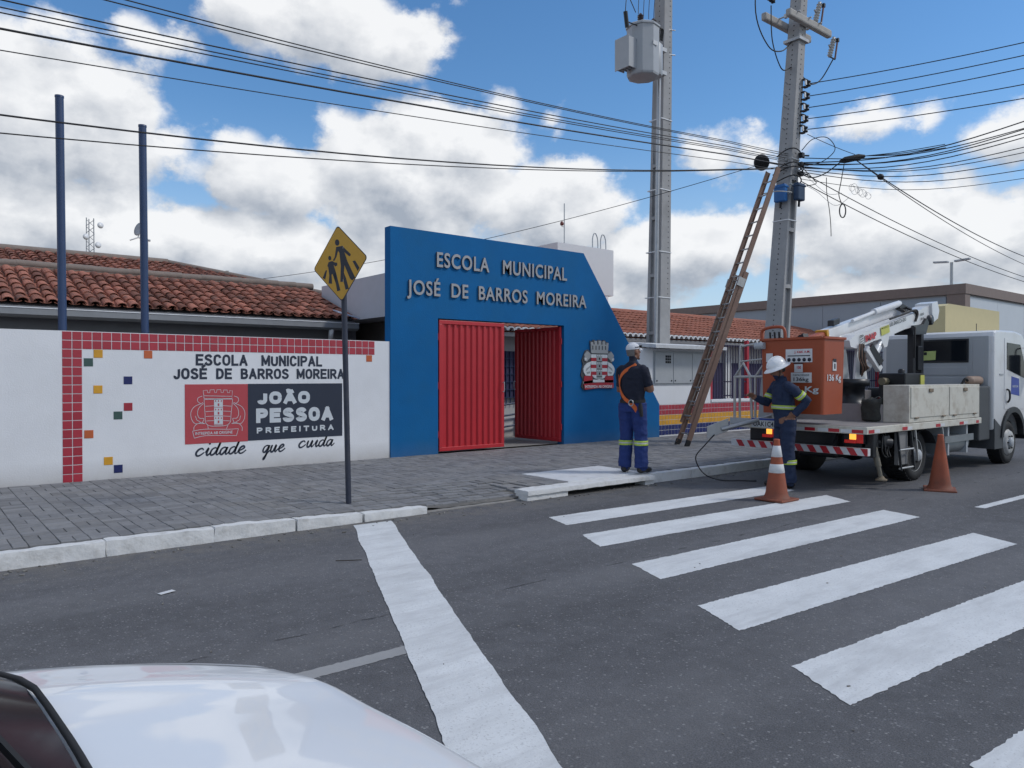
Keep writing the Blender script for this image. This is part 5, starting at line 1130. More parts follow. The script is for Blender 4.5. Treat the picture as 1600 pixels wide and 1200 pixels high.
# ================================================================== BUCKET TRUCK
tk = thing('bucket_truck', 'white bucket truck with orange basket, folded white boom and flat bed parked at the kerb', 'truck', (12, 5.6, 0))
def TP(name, mb, mat, parent=None, **k): return mb.build(name, mat, parent or tk, **k)
XR, XF, YN, YF_, ZB, ZT = 9.62, 13.42, 4.65, 6.72, .75, .845
mb = MB(); mb.box(XR, XF, YN, YF_, ZB, ZT, bev=.008); bed = TP('bed', mb, BEIGEW)
mb = MB(); mb.box(XR + .02, XF - .02, YN + .03, YF_ - .03, ZT + .001, ZT + .006); TP('bed_floor', mb, pmat('chequer_floor', (.30, .28, .27), .6, metal=.3, var=.2, bump=.2, bscale=40))
for k, yy in enumerate((5.25, 6.05)): mb = MB(); mb.box(9.9, 15.6, yy - .04, yy + .04, .54, .745); TP('chassis_rail', mb, BLACKP)
mb = MB(); mb.box(9.98, 10.12, 4.85, 6.6, .50, .745); TP('cross_member', mb, BLACKP)
mb = MB(); mb.box(10.2, 11.0, 5.35, 5.95, .35, .60, bev=.03); TP('subframe_box', mb, BLACKP)
mb = MB(); mb.tube([(11.33, 4.95, .37), (11.33, 6.45, .37)], .07, 10); mb.lathe([(.0, -.16), (.13, -.12), (.16, 0), (.13, .12), (0, .16)], (11.33, 5.7, .37), 14, axis=(0, 1, 0)); TP('rear_axle', mb, BLACKP)
mb = MB(); mb.tube([(14.80, 4.9, .37), (14.80, 6.5, .37)], .05, 8); TP('front_axle', mb, BLACKP)
mb = MB(); mb.tube([(11.3, 5.65, .42), (14.6, 5.65, .62)], .04, 8); TP('drive_shaft', mb, BLACKP)
# retro-reflective strips along the bed edge
def strip(x0, x1, y0, y1, z, mat): m_ = MB(); m_.box(x0, x1, y0, y1, z - .022, z + .022); m_.build('reflective_strip', mat, bed)
for y0 in (4.70, 5.02, 5.36, 5.70): strip(XR - .003, XR + .002, y0, y0 + .15, .785, REFRED); strip(XR - .003, XR + .002, y0 + .155, y0 + .30, .785, REFWHT)
for x0 in (9.66, 10.62, 11.7, 12.55): strip(x0, x0 + .15, YN - .003, YN + .002, .785, REFRED); strip(x0 + .155, x0 + .30, YN - .003, YN + .002, .785, REFWHT)
strip(13.2, 13.3, YN - .003, YN + .002, .785, REFRED)
# rear bumper bar with warning stripes
mb = MB(); mb.box(9.78, 9.86, 4.72, 6.80, .455, .555, bev=.006); bp = TP('rear_bumper', mb, REFWHT)
y = 4.72
while y < 6.74:
    q = MB(); q.prism([(y, .552), (min(y + .095, 6.80), .552), (min(y + .035 + .0, 6.80) + .0, .458), (max(4.72, y - .06), .458)], (9.776, 0, 0), Y, Z, X, .006); q.build('warning_stripe', REFRED, bp); y += .19
for yy in (5.2, 6.1): mb = MB(); mb.bar((9.84, yy, .55), (9.98, yy, .74), .05, .05); TP('bumper_bracket', mb, BLACKP)
for yy, mir_ in ((4.95, 1), (6.20, -1)):
    mb = MB(); mb.box(9.90, 9.975, yy - .12, yy + .15, .60, .745, bev=.01); hs_ = TP('tail_lamp', mb, BLACKP)
    q = MB(); q.box(9.888, 9.90, yy - .02, yy + .07, .655, .735, bev=.004); q.build('indicator_lens', LAMPA, hs_)
    q = MB(); q.box(9.888, 9.90, yy - .115, yy - .025, .61, .735, bev=.004); q.build('red_lens', LAMPR, hs_)
    q = MB(); q.box(9.888, 9.90, yy - .02, yy + .14, .605, .65, bev=.004); q.build('red_lens', LAMPR, hs_)
mb = MB(); mb.box(9.598, 9.606, 5.90, 6.33, .765, .905, bev=.004); np_ = TP('number_plate', mb, pmat('plate_grey', (.50, .51, .52), .4))
q = MB(); q.box(9.595, 9.600, 5.905, 6.325, .872, .900); q.build('plate_band', pmat('plate_blue', (.02, .05, .28), .4), np_)
q = MB(); put_text(q, 'OAK1C45', (9.5955, 6.30, .783), NY, Z, NX, .37, .070, .02); q.build('plate_lettering', SIGNBLK, np_, fix=False)
mb = MB(); mb.box(9.60, 9.612, 6.36, 6.70, .80, .89); TP('plate_board', mb, GREYMETAL)
# wheels
def wheel(x, y, side, name='wheel', dual=False):
    c = Vector((x, y, .37)); ax = Vector((0, -side, 0))
    mb = MB(); mb.lathe([(.12, .03), (.19, .035), (.205, .01), (.215, .0), (.235, -.02), (.235, -.16), (.2, -.17), (0, -.17)] if not dual else [(.0, -.02), (.13, -.02), (.135, -.10), (.20, -.12), (.225, -.01), (.235, 0), (.235, -.2), (0, -.2)], c, 28, axis=ax); w_ = TP(name, mb, pmat('rim_white', (.45, .45, .44), .5, var=.15, dirt=(.15, .13, .11), dscale=12, damt=.6))
    q = MB(); q.lathe([(.232, -.005), (.27, .012), (.335, .008), (.362, -.02), (.37, -.06), (.37, -.16), (.362, -.2), (.33, -.225), (.232, -.22)], c, 40, axis=ax); q.build('tyre', BLACK, w_)
    q = MB()
    for i in range(36):
        a = 2 * math.pi * i / 36; d = Vector((math.cos(a), 0, math.sin(a))); q.frame(c + d * .370 + ax * -.11, d * .006, ax * .10, d.cross(ax) * .018)
    q.build('tread_lugs', BLACK, w_, kind='stuff')
    q = MB(); q.lathe([(.085, -.08 if dual else .03), (.085, .05 if dual else .06), (.06, .07 if dual else .075), (0, .075 if dual else .08)], c, 16, axis=ax); q.build('hub', GREYMETAL, w_)
    for i in range(6):
        a = 2 * math.pi * i / 6; d = Vector((math.cos(a), 0, math.sin(a))) * .115; q = MB(); q.tube([c + d + ax * (-.03 if dual else .02), c + d + ax * (.012 if dual else .055)], .014, 6); q.build('wheel_nut', BLACKP, w_)
wheel(11.33, 4.78, 1, dual=True); wheel(11.33, 6.62, -1, dual=True); wheel(14.80, 4.72, 1); wheel(14.80, 6.62, -1)
for yy in (5.03, 6.37): mb = MB(); mb.lathe([(.2, -.1), (.33, -.1), (.37, -.06), (.37, .06), (.33, .1), (.2, .1)], (11.33, yy, .37), 32, axis=(0, 1, 0)); TP('inner_tyre', mb, BLACK)
# mud guard, step ladder, stabiliser
mb = MB(); mb.box(10.62, 10.90, 4.70, 4.76, .28, .74, bev=.006); TP('mudguard', mb, pmat('dusty_grey', (.20, .20, .20), .8, var=.15))
mb = MB(); mb.grid(lambda u, v: (11.33 + .46 * math.cos(R(150 - 120 * u)), 4.66 + .32 * v, .30 + .44 * math.sin(R(150 - 120 * u))), 12, 2); TP('wheel_arch', mb, BLACKP)
lf = MB(); 
for x in (10.50, 10.90): lf.bar((x, 4.66, .74), (x + .02, 4.62, .22), .018, .03, up=Y)
st2 = TP('side_step', lf, BLACKP)
for z in (.25, .50): q = MB(); q.tube([(10.50, 4.63, z), (10.92, 4.63, z)], .014, 6); q.build('tread', ALU, st2)
for x in (11.05, 11.95): mb = MB(); mb.bar((x, 4.67, .745), (x + .03, 4.64, .32), .022, .03, up=Y); TP('guard_stay', mb, ALU)
mb = MB(); mb.box(9.98, 10.12, 4.74, 4.90, .42, .745, bev=.01); TP('stabiliser_housing', mb, BLACKP)
mb = MB(); mb.tube([(10.05, 4.80, .70), (10.12, 4.74, .30)], .040, 12); mb.tube([(10.12, 4.74, .30), (10.145, 4.72, .16)], .028, 10); sb_ = TP('stabiliser_leg', mb, pmat('greasy_steel', (.22, .20, .16), .5, metal=.4, var=.25))
q = MB(); q.lathe([(.03, .06), (.05, .03), (.075, .02), (.075, 0), (0, 0)], (10.15, 4.715, .11), 14); q.build('stabiliser_foot', pmat('rusty_foot', (.20, .16, .11), .8), sb_)
mb = MB(); mb.tube([(10.15, 4.86, .62), (10.38, 4.70, .60)], .07, 10); mb.box(10.2, 10.36, 4.7, 4.86, .56, .7); TP('valve_block', mb, BLACKP)
for k in range(3): mb = MB(); mb.tube(crom([(10.2 + k * .07, 4.72, .72), (10.12 + k * .09, 4.69, .5), (10.3 + k * .05, 4.71, .42), (10.42, 4.78, .60)]), .010, 6); TP('hydraulic_hose', mb, BLACK)
mb = MB(); mb.tube([(12.15, 4.86, .46), (13.10, 4.86, .46)], .145, 18); mb.box(12.1, 13.18, 4.68, 4.71, .50, .60); TP('fuel_tank', mb, pmat('dull_tank_grey', (.22, .24, .25), .5, metal=.4, var=.15))
for x in (12.25, 12.95): mb = MB(); mb.box(x, x + .05, 4.70, 5.02, .31, .745); TP('tank_strap', mb, GREYMETAL)
# side toolboxes
def toolbox(y0, y1, x0, x1, z0, z1, near):
    mb = MB(); mb.box(x0, x1, y0, y1, z0, z1, bev=.006); tb = TP('toolbox', mb, BEIGEW if near else pmat('grey_box', (.32, .30, .30), .6, var=.08))
    if not near: return
    for a, b in ((x0 + .04, x0 + 1.30), (x0 + 1.34, x1 - .04)):
        d = MB(); d.box(a, b, y0 - .012, y0 + .002, z0 + .07, z1 - .03, bev=.004); dd = d.build('toolbox_door', BEIGEW, tb)
        h = MB(); m0 = (a + b) / 2; h.box(m0 - .07, m0 + .06, y0 - .03, y0 - .011, z1 - .10, z1 - .05, bev=.006); h.build('latch', pmat('rusty_latch', (.22, .17, .12), .7, var=.3), dd)
        for q in (a + .18, b - .18): h = MB(); h.tube([(q - .05, y0 - .012, z0 + .065), (q + .05, y0 - .012, z0 + .065)], .012, 8); h.build('hinge', pmat('rusty_latch', (.2, .15, .1), .7), dd)
    return tb
toolbox(4.662, 5.02, 10.85, 13.36, .852, 1.375, True); toolbox(6.36, 6.70, 10.55, 13.3, .852, 1.26, False)
mb = MB(); mb.box(10.83, 10.848, 5.02, 6.35, .852, 1.10); TP('bulkhead_board', mb, pmat('grey_box', (.32, .30, .30), .6, var=.08))
# turret and booms
mb = MB(); mb.lathe([(.24, .852), (.24, 1.10), (.20, 1.12), (.20, 1.34), (.27, 1.36), (.27, 1.46), (.0, 1.46)], (11.3, 5.72, 0), 24); TP('turret', mb, BLACKP)
for yy in (5.56, 5.84):
    mb = MB(); mb.prism([(11.12, 1.46), (11.50, 1.46), (11.42, 1.82), (11.34, 2.02), (11.22, 2.02), (11.16, 1.80)], (0, yy, 0), X, Z, Y, .035); TP('turret_bracket', mb, TRUCKW)
mb = MB(); mb.box(11.26, 11.36, 5.552, 5.558, 1.52, 1.74); TP('bracket_slot', mb, HOLE)
YL = 5.60
LA, LB = Vector((11.03, YL, 2.02)), Vector((13.55, YL, 2.56)); dL = (LB - LA).normalized(); uL = dL.cross(Vector((0, -1, 0))).normalized(); uL = uL if uL.z > 0 else -uL
mb = MB(); prof = [(-.18, -.06), (.0, -.13), (.55, -.11), (.78, -.12), (.86, -.30), (.96, -.30), (1.06, -.13), (1.6, -.115), (1.95, -.135), (2.35, -.13), (2.5, -.17), (2.66, -.12), (2.74, .02), (2.66, .16), (2.3, .15), (1.9, .11), (.3, .10), (-.02, .12), (-.2, .06)]
mb.prism([(p, q * .86) for p, q in prof], LA - Y * .10, dL, uL, Y, .22); lbm = TP('lower_boom', mb, TRUCKW)
q = MB(); q.prism([(2.58, -.16), (2.80, -.12), (2.88, .0), (2.84, .17), (2.62, .17)], LA - Y * .14, dL, uL, Y, .28); q.build('knuckle_cover', TRUCKW, lbm)
q = MB(); q.lathe([(.0, -.16), (.085, -.155), (.085, .155), (0, .16)], LA + dL * 2.52 + uL * -.10, 16, axis=(0, 1, 0)); q.build('knuckle_pin', BLACKP, lbm)
yb_ = YL - .113
def onb(a, b): return LA + dL * a + uL * b + Y * (yb_ - YL)
q = MB(); put_text(q, 'IMAP', onb(.26, -.062), dL, uL, NY, .36, .10, .05, shear=.0); q.build('maker_lettering', pmat('decal_red', (.5, .02, .03), .4), lbm, fix=False)
q = MB()
for k in range(4): ribbon(q, [(.10, -.07 + k * .034), (.20, -.055 + k * .034)], .010, onb(0, 0), dL, uL)
ribbon(q, [(.085 + .0, -.08), (.085, .04), (.11, .06), (.20, .06), (.225, .03), (.225, -.06), (.2, -.08), (.10, -.085)], .010, onb(0, 0), dL, uL); q.build('maker_emblem', BLACKP, lbm, fix=False)
q = MB(); q.prism([(.78, -.06), (1.06, -.05), (1.06, .07), (.78, .07)], onb(0, 0) + Y * .002, dL, uL, NY, .002); lbl = q.build('load_label', pmat('decal_yellow', (.55, .55, .12), .5), lbm)
q = MB(); put_text(q, 'MODELO', onb(.80, .035), dL, uL, NY, .24, .03, .015); put_text(q, 'LB.300.D-20', onb(1.08, .035), dL, uL, NY, .58, .055, .015); q.build('model_lettering', BLACKP, lbm, fix=False)
q = MB(); put_text(q, '1000', onb(2.20, .02), dL, uL, NY, .14, .04, .02); put_text(q, '30-A', onb(2.20, -.05), dL, uL, NY, .14, .04, .02); q.build('serial_lettering', BLACKP, lbm, fix=False)
# upper boom lying along the lower one, orange insulating section towards the basket
UA, UBm = Vector((12.95, 5.86, 2.60)), Vector((10.72, 5.86, 2.10)); dU = (UBm - UA).normalized()
mb = MB(); mb.bar(UA, UBm, .17, .17, bev=.012); ubm = TP('upper_boom', mb, TRUCKW)
q = MB(); q.bar(UBm, UBm + dU * .95, .14, .14, bev=.03); q.build('insulating_section', ORANGE, ubm)
q = MB(); q.bar(UBm + dU * -.03, UBm + dU * .03, .185, .185, bev=.004); q.build('collar', pmat('decal_amber', (.6, .3, .03), .5), ubm)
mb = MB(); mb.tube([UA + Z * .11 - Y * .12, UA + dU * .9 + Z * .12 - Y * .12], .055, 12); mb.tube([UA + dU * .9 + Z * .12 - Y * .12, UA + dU * 1.6 + Z * .10 - Y * .12], .03, 8); TP('leveling_cylinder', mb, TRUCKW)
mb = MB(); mb.bar(UA + Vector((.55, -.15, -.05)), UA + Vector((-.05, -.12, .08)), .1, .12, bev=.02); TP('knuckle_link', mb, BLACKP)
for s in (0, .05, .1): mb = MB(); mb.tube(crom([tuple(onb(1.2 - s, .13) + Z * .02), tuple(onb(1.55, .15)), tuple(onb(1.92 + s, .15)), tuple(onb(2.06 + s * .4, .07)), tuple(onb(1.98 + s * .3, -.03))], 7), .016, 6); TP('hydraulic_hose', mb, BLACK)
mb = MB(); mb.tube(crom([tuple(UA + Vector((-.25, -.1, .07))), tuple(UA + Vector((-.05, -.12, .12))), tuple(UA + Vector((.15, -.14, .07))), tuple(onb(2.0, .12))], 7), .018, 6); TP('hydraulic_hose', mb, BLACK)
mb = MB(); mb.frame(UA + dU * 1.95 + Z * .15, dU * .10, Y * .05, Z * .045, bev=.01); TP('control_valve', mb, BLACKP)
mb = MB(); mb.tube([(11.35, 5.50, 1.62), (11.75, 5.52, 1.95)], .06, 14); mb.tube([(11.75, 5.52, 1.95), (11.92, 5.54, 2.08)], .035, 10); TP('lift_cylinder', mb, TRUCKW)
mb = MB(); mb.bar((11.20, 5.45, 1.92), (11.55, 5.40, 1.60), .08, .10, bev=.01); TP('hose_carrier', mb, TRUCKW)
mb = MB(); mb.bar((11.28, 5.41, 1.95), (11.52, 5.36, 1.70), .03, .11); TP('carrier_cover', mb, BLACKP)
for k in range(5): mb = MB(); mb.tube(crom([(11.10 + k * .03, 5.48, 1.98), (11.0 + k * .05, 5.44, 1.78 - k * .02), (11.14 + k * .04, 5.45, 1.62), (11.24, 5.52, 1.50 + k * .02)]), .011, 5); TP('hydraulic_hose', mb, BLACK if k % 2 else pmat('brown_hose', (.16, .09, .06), .6))
# boom rest post in front of the cab, oil tank
for x in (12.90, 13.20): mb = MB(); mb.box(x - .045, x + .045, 5.46, 5.56, .852, 2.24 + (x - 12.9) * .2, bev=.008); TP('rest_post', mb, BLACKP)
mb = MB(); mb.prism([(12.82, 2.18), (13.30, 2.20), (13.42, 2.40), (13.34, 2.47), (13.20, 2.36), (12.86, 2.33)], (0, 5.45, 0), X, Z, Y, .30); TP('boom_saddle', mb, BLACKP)
mb = MB(); mb.tube(crom([(12.86, 5.44, 2.3), (12.80, 5.42, 2.1), (12.84, 5.44, 1.8)]), .014, 6); TP('hydraulic_hose', mb, BLACK)
mb = MB(); mb.bar((13.22, 5.5, 1.55), (13.38, 5.5, .86), .06, .06); mb.box(13.0, 13.16, 5.44, 5.52, 1.6, 2.0, bev=.01); TP('rest_brace', mb, BLACKP)
mb = MB(); mb.box(12.20, 12.88, 5.30, 5.72, 1.36 - .5, 1.55, bev=.02); ot = TP('oil_tank', mb, BLACKP)
q = MB(); q.box(12.72, 12.86, 5.288, 5.301, 1.36, 1.52); q.build('warning_label', pmat('decal_yellow', (.55, .55, .12), .5), ot)
q = MB(); q.lathe([(.05, 1.55), (.05, 1.60), (.03, 1.62), (0, 1.62)], (12.4, 5.45, 0), 12); q.build('filler_cap', BLACKP, ot)
mb = MB(); mb.tube([(12.05, 5.6, 1.42), (12.2, 5.6, 1.42)], .06, 10); TP('strainer', mb, pmat('brass_brown', (.2, .17, .11), .5))
# basket
bk = thing('x', 'x', 'x', (0, 0, 0)); bpy.data.objects.remove(bk)
BX0, BX1, BY0, BY1, BZ0, BZ1 = 9.47, 10.04, 5.16, 6.10, .99, 2.03
def bring(t, ins=0.): e = .02 * (1 - t) + ins; return (BX0 + e, BX1 - e, BY0 + e, BY1 - e)
mb = MB()
def rr(x0, x1, y0, y1, z, r=.035):
    out = []
    for cx_, cy_, a0 in ((x1 - r, y1 - r, 0), (x0 + r, y1 - r, 90), (x0 + r, y0 + r, 180), (x1 - r, y0 + r, 270)):
        for j in range(5): a = R(a0 + j * 22.5); out.append((cx_ + r * math.cos(a), cy_ + r * math.sin(a), z))
    return out
lv = [rr(*bring(0), BZ0), rr(*bring(1), BZ1 - .04), rr(*bring(1, -.022), BZ1 - .03), rr(*bring(1, -.022), BZ1), rr(*bring(1, .03), BZ1), rr(*bring(0, .03), BZ0 + .05)]
vs = [v for r_ in lv for v in r_]; mb.add(vs, [(i * 20 + j, i * 20 + (j + 1) % 20, (i + 1) * 20 + (j + 1) % 20, (i + 1) * 20 + j) for i in range(5) for j in range(20)]); mb.add(lv[0], [tuple(range(20))]); mb.add(lv[-1], [tuple(range(20))])
bas = TP('basket', mb, ORANGE)
fx = BX0 + .008
def stick(y1, y0, z0, z1, mat=REFWHT): q = MB(); q.box(fx - .008, fx + .02, y0, y1, z0, z1); return q.build('sticker', mat, bas)
stick(5.71, 5.32, 1.69, 1.87); stick(5.58, 5.46, 1.555, 1.665); stick(5.63, 5.33, 1.415, 1.55)
q = MB(); put_text(q, 'J. K&K A.M.', (fx - .010, 5.58, 1.815), NY, Z, NX, .23, .032, .02); put_text(q, '100', (fx - .010, 5.54, 1.60), NY, Z, NX, .06, .04, .02); q.build('sticker_lettering', pmat('decal_red', (.5, .02, .03), .4), bas, fix=False)
q = MB(); put_text(q, 'CAPACIDADE', (fx - .010, 5.60, 1.505), NY, Z, NX, .24, .024, .01); put_text(q, '136kg', (fx - .010, 5.59, 1.435), NY, Z, NX, .22, .050, .02); q.build('sticker_lettering', SIGNBLK, bas, fix=False)
for k in range(5): q = MB(); q.lathe([(.026, 0), (.026, .002), (0, .002)], (fx - .009, 5.66 - k * .075, 1.725), 14, axis=(-1, 0, 0)); q.build('sticker_symbol', SIGNBLK, bas)
q = MB(); q.box(fx - .012, fx - .006, 5.45, 5.59, 1.672, 1.685); q.build('sticker_bar', SIGNBLK, bas); q = MB(); q.box(fx - .010, fx - .007, 5.35, 5.68, 1.772, 1.785); q.build('sticker_bar', SIGNBLK, bas)
q = MB(); put_text(q, '136 Kg', (fx - .004, 5.74, 1.285), NY, Z, NX, .51, .080, .02); put_text(q, '136 Kg', (9.575, BY0 + .003, 1.44), X, Z, NY, .36, .085, .02); q.build('capacity_lettering', GREYPAINT, bas, fix=False)
q = MB(); q.box(9.71, 9.80, BY0 - .004, BY0 + .01, 1.575, 1.71); q.build('sticker', REFWHT, bas); q = MB(); q.box(9.715, 9.795, BY0 - .006, BY0 - .003, 1.69, 1.735); q.build('sticker_bar', SIGNBLK, bas); q = MB(); q.box(9.74, 9.77, BY0 - .007, BY0 - .0035, 1.60, 1.67); q.build('sticker_bar', SIGNBLK, bas)
q = MB(); q.bar((9.475, 5.80, 2.04), (9.55, 5.80, 1.45), .012, .05, up=Y); q.build('safety_strap', BLACK, bas)
q = MB(); q.tube(crom([(9.52, 6.10, 2.0), (9.52, 6.09, 2.16), (9.53, 5.80, 2.18), (9.53, 5.75, 2.02)], 6), .022, 8); q.build('control_guard', ORANGE, bas)
for k in range(3):
    q = MB(); q.tube([(9.56, 5.86 + k * .07, 2.03), (9.55, 5.86 + k * .07, 2.11)], .014, 8); q.lathe([(.0, 0), (.02, .01), (0, .03)], (9.55, 5.86 + k * .07, 2.10), 8); q.build('control_lever', BLACKP, bas)
q = MB(); q.box(BX1, BX1 + .12, 5.5, 5.8, 1.2, 1.9, bev=.01); q.build('basket_mount', BLACKP, bas)
q = MB(); q.tube([(9.44, 6.16, 1.93), (9.44, 6.02, 1.93)], .05, 10); q.build('work_lamp', GREYMETAL, bas)
q = MB(); q.box(9.452, 9.462, 5.90, 6.0, 1.70, 1.82); q.build('sticker', REFWHT, bas)
q = MB(); q.bar((10.1, 5.65, 1.55), (10.15, 5.85, 2.10), .10, .10); TP('basket_arm', q, BLACKP)
# ladder rack frame at the rear left
def fr(name, pts, r=.018): q = MB(); q.tube(pts, r, 8); TP(name, q, ALU)
fr('handrail', crom([(9.74, 6.62, .85), (9.74, 6.62, 1.85), (9.74, 6.54, 1.95), (9.74, 6.24, 1.96), (9.74, 6.14, 1.84), (9.74, 6.05, 1.5), (9.74, 6.02, .85)], 6)); fr('handrail_crossbar', [(9.74, 6.62, 1.72), (9.74, 6.12, 1.76)], .012)
for a, b in ((6.67, 6.37), (6.32, 6.02)):
    fr('trestle', [(9.68, a, .85), (9.68, a, 1.49)], .02); fr('trestle', [(9.68, b, .85), (9.68, b + .04, 1.49)], .02); fr('trestle', [(9.68, a, 1.49), (9.68, (a + b) / 2, 1.69), (9.68, b + .03, 1.49)], .02)
fr('trestle_crossbar', [(9.68, 6.68, 1.49), (9.68, 6.00, 1.50)], .02)
# cab
cabp = [(13.96, .62), (13.96, 2.16), (13.99, 2.23), (14.08, 2.265), (14.9, 2.28), (15.25, 2.24), (15.42, 2.14), (15.86, 1.45), (15.92, 1.15), (15.92, .48), (15.42, .48)]
for j in range(0, 13): a = R(0 + j * 15); cabp.append((14.80 + .50 * math.cos(a), .48 + .43 * math.sin(a)))
cabp += [(14.22, .62)]
def solid(poly, y0, y1, bev, mat, name, parent, matlist=None):
    bm = bmesh.new(); a = [bm.verts.new((x, y0, z)) for x, z in poly]; b = [bm.verts.new((x, y1, z)) for x, z in poly]; k = len(poly)
    bm.faces.new(a); bm.faces.new(b[::-1])
    for i in range(k): bm.faces.new((a[i], b[i], b[(i + 1) % k], a[(i + 1) % k]))
    ed = [e for e in bm.edges if abs(e.verts[0].co.y - e.verts[1].co.y) < 1e-6]
    bmesh.ops.recalc_face_normals(bm, faces=bm.faces)
    if bev: bmesh.ops.bevel(bm, geom=ed, offset=bev, segments=3, affect='EDGES', profile=.5, clamp_overlap=True)
    q = MB(); bm.verts.index_update(); q.v = [tuple(v.co) for v in bm.verts]
    for f in bm.faces: q.f.append(tuple(v.index for v in f.verts)); q.m.append(0); q.sm.append(False)
    bm.free(); return q.build(name, mat, parent)
cab = solid(cabp, YN + .01, 6.48, .035, TRUCKW, 'cab', tk)
q = MB(); q.box(13.945, 13.962, 4.74, 6.40, .95, 2.17, bev=.006); bkp = q.build('cab_rear_panel', CABSHADE, cab)
for z0, z1 in ((1.52, 1.66), (1.34, 1.48), (1.16, 1.30)): q = MB(); q.box(13.934, 13.946, 5.05, 5.86, z0, z1, bev=.008); q.build('pressed_rib', CABSHADE, bkp)
for y0, y1 in ((4.80, 4.97), (5.95, 6.32)): q = MB(); q.box(13.936, 13.946, y0, y1, 1.2, 2.12, bev=.008); q.build('pressed_rib', CABSHADE, bkp)
q = MB(); q.box(13.928, 13.946, 5.03, 5.90, 1.735, 2.135, bev=.01); rw = q.build('rear_window', BLACKP, bkp)
q = MB(); q.box(13.924, 13.929, 5.06, 5.87, 1.765, 2.105); q.build('glass_pane', GLASS, rw)
q = MB(); q.prism([(5.79, 1.775), (5.55, 1.785), (5.54, 1.94), (5.80, 1.93)], (13.9235, 0, 0), Y, Z, X, .003); q.build('window_sticker', pmat('lime_paper', (.50, .58, .20), .7), rw)
q = MB(); q.box(13.920, 13.9235, 5.69, 5.74, 1.87, 1.92); q.build('sticker_mark', HOLE, rw)
q = MB(); q.box(13.935, 13.946, 4.83, 4.93, 1.62, 1.66); q.build('rear_badge', GREYMETAL, bkp)
yy = YN + .01
q = MB(); q.prism([(14.42, .95), (14.42, 2.14), (15.22, 2.12), (15.70, 1.42), (15.72, .98), (15.36, .93)], (0, yy - .006, 0), X, Z, Y, .009); dr_ = q.build('door', TRUCKW, cab)
q = MB(); q.prism([(14.52, 1.62), (14.52, 2.07), (15.14, 2.05), (15.56, 1.45), (15.30, 1.48)], (0, yy - .012, 0), X, Z, Y, .010); dw = q.build('door_window', GLASS, dr_)
q = MB(); q.prism([(14.72, 1.20), (15.12, 1.16), (15.10, 1.46), (14.74, 1.50)], (0, yy - .009, 0), X, Z, Y, .004); q.build('blue_sticker', pmat('decal_blue', (.01, .04, .32), .4), dr_)
q = MB(); put_text(q, 'PREFEITURA', (14.78, yy - .0105, 1.31), X, Z, NY, .28, .035, .01); q.build('sticker_lettering', GREYPAINT, dr_, fix=False)
q = MB(); q.tube(crom([(14.52, yy - .01, 1.28), (14.51, yy - .05, 1.25), (14.53, yy - .05, 1.12), (14.56, yy - .01, 1.06)]), .016, 8); q.build('door_handle', BLACKP, dr_)
q = MB(); q.box(14.2, 14.36, yy - .012, yy + .002, 1.52, 1.545); q.build('side_badge', GREYMETAL, cab)
q = MB()
arc = [(14.80 + .56 * math.cos(R(a)), .48 + .50 * math.sin(R(a))) for a in range(0, 181, 15)]; arc2 = [(14.80 + .47 * math.cos(R(a)), .48 + .41 * math.sin(R(a))) for a in range(180, -1, -15)]
q.prism(arc + arc2, (0, yy - .035, 0), X, Z, Y, .10); q.build('wheel_arch_trim', BLACKP, cab)
q = MB(); q.prism([(13.98, .30), (14.34, .30), (14.26, .66), (13.98, .80)], (0, yy - .01, 0), X, Z, Y, .5); q.build('mudguard', pmat('grey_plastic', (.06, .065, .07), .6), cab)
q = MB(); q.prism([(15.42, 2.11), (15.85, 1.45), (15.875, 1.46), (15.445, 2.12)], (0, 4.80, 0), X, Z, Y, 1.54); q.build('windscreen', GLASS, cab)
q = MB(); q.box(15.90, 15.99, 4.68, 6.46, .36, .66, bev=.03); q.build('front_bumper', BLACKP, cab); q = MB(); q.box(15.915, 15.935, 5.1, 6.05, .80, 1.12, bev=.005); q.build('grille', BLACKP, cab)
for y0 in (4.74, 6.10): q = MB(); q.box(15.915, 15.94, y0, y0 + .3, .72, .92, bev=.01); q.build('headlight', GLASS, cab)
q = MB(); q.tube(crom([(15.40, yy, 2.0), (15.45, yy - .16, 1.98), (15.45, yy - .18, 1.86)]), .014, 6); q.box(15.40, 15.47, yy - .28, yy - .10, 1.50, 1.88, bev=.02); q.build('mirror', BLACKP, cab)
q = MB(); q.tube([(14.6, 5.15, 2.27), (14.6, 5.15, 2.42)], .006, 5); q.build('aerial', BLACKP, cab)
mb = MB(); mb.box(13.46, 13.92, 4.70, 5.45, .46, 1.34, bev=.02); TP('air_filter_box', mb, pmat('grey_plastic', (.06, .065, .07), .6)); mb = MB(); mb.box(13.45, 13.93, 5.5, 6.5, .5, 1.30, bev=.02); TP('engine_cover', mb, BLACKP)
mb = MB(); mb.tube([(13.46, 4.85, 1.43), (13.86, 4.85, 1.43)], [.075, .075], 16); mb.lathe([(.075, 0), (.06, .04), (0, .06)], (13.86, 4.85, 1.43), 16, axis=X); mb.lathe([(.075, 0), (.06, .04), (0, .06)], (13.46, 4.85, 1.43), 16, axis=NX); ex = TP('air_cylinder', mb, pmat('dusty_pink_tank', (.30, .21, .16), .6, var=.15)); q = MB(); q.tube(crom([(13.40, 4.85, 1.43), (13.33, 4.86, 1.46), (13.28, 4.9, 1.36)]), .02, 6); q.build('cylinder_hose', BLACK, ex)
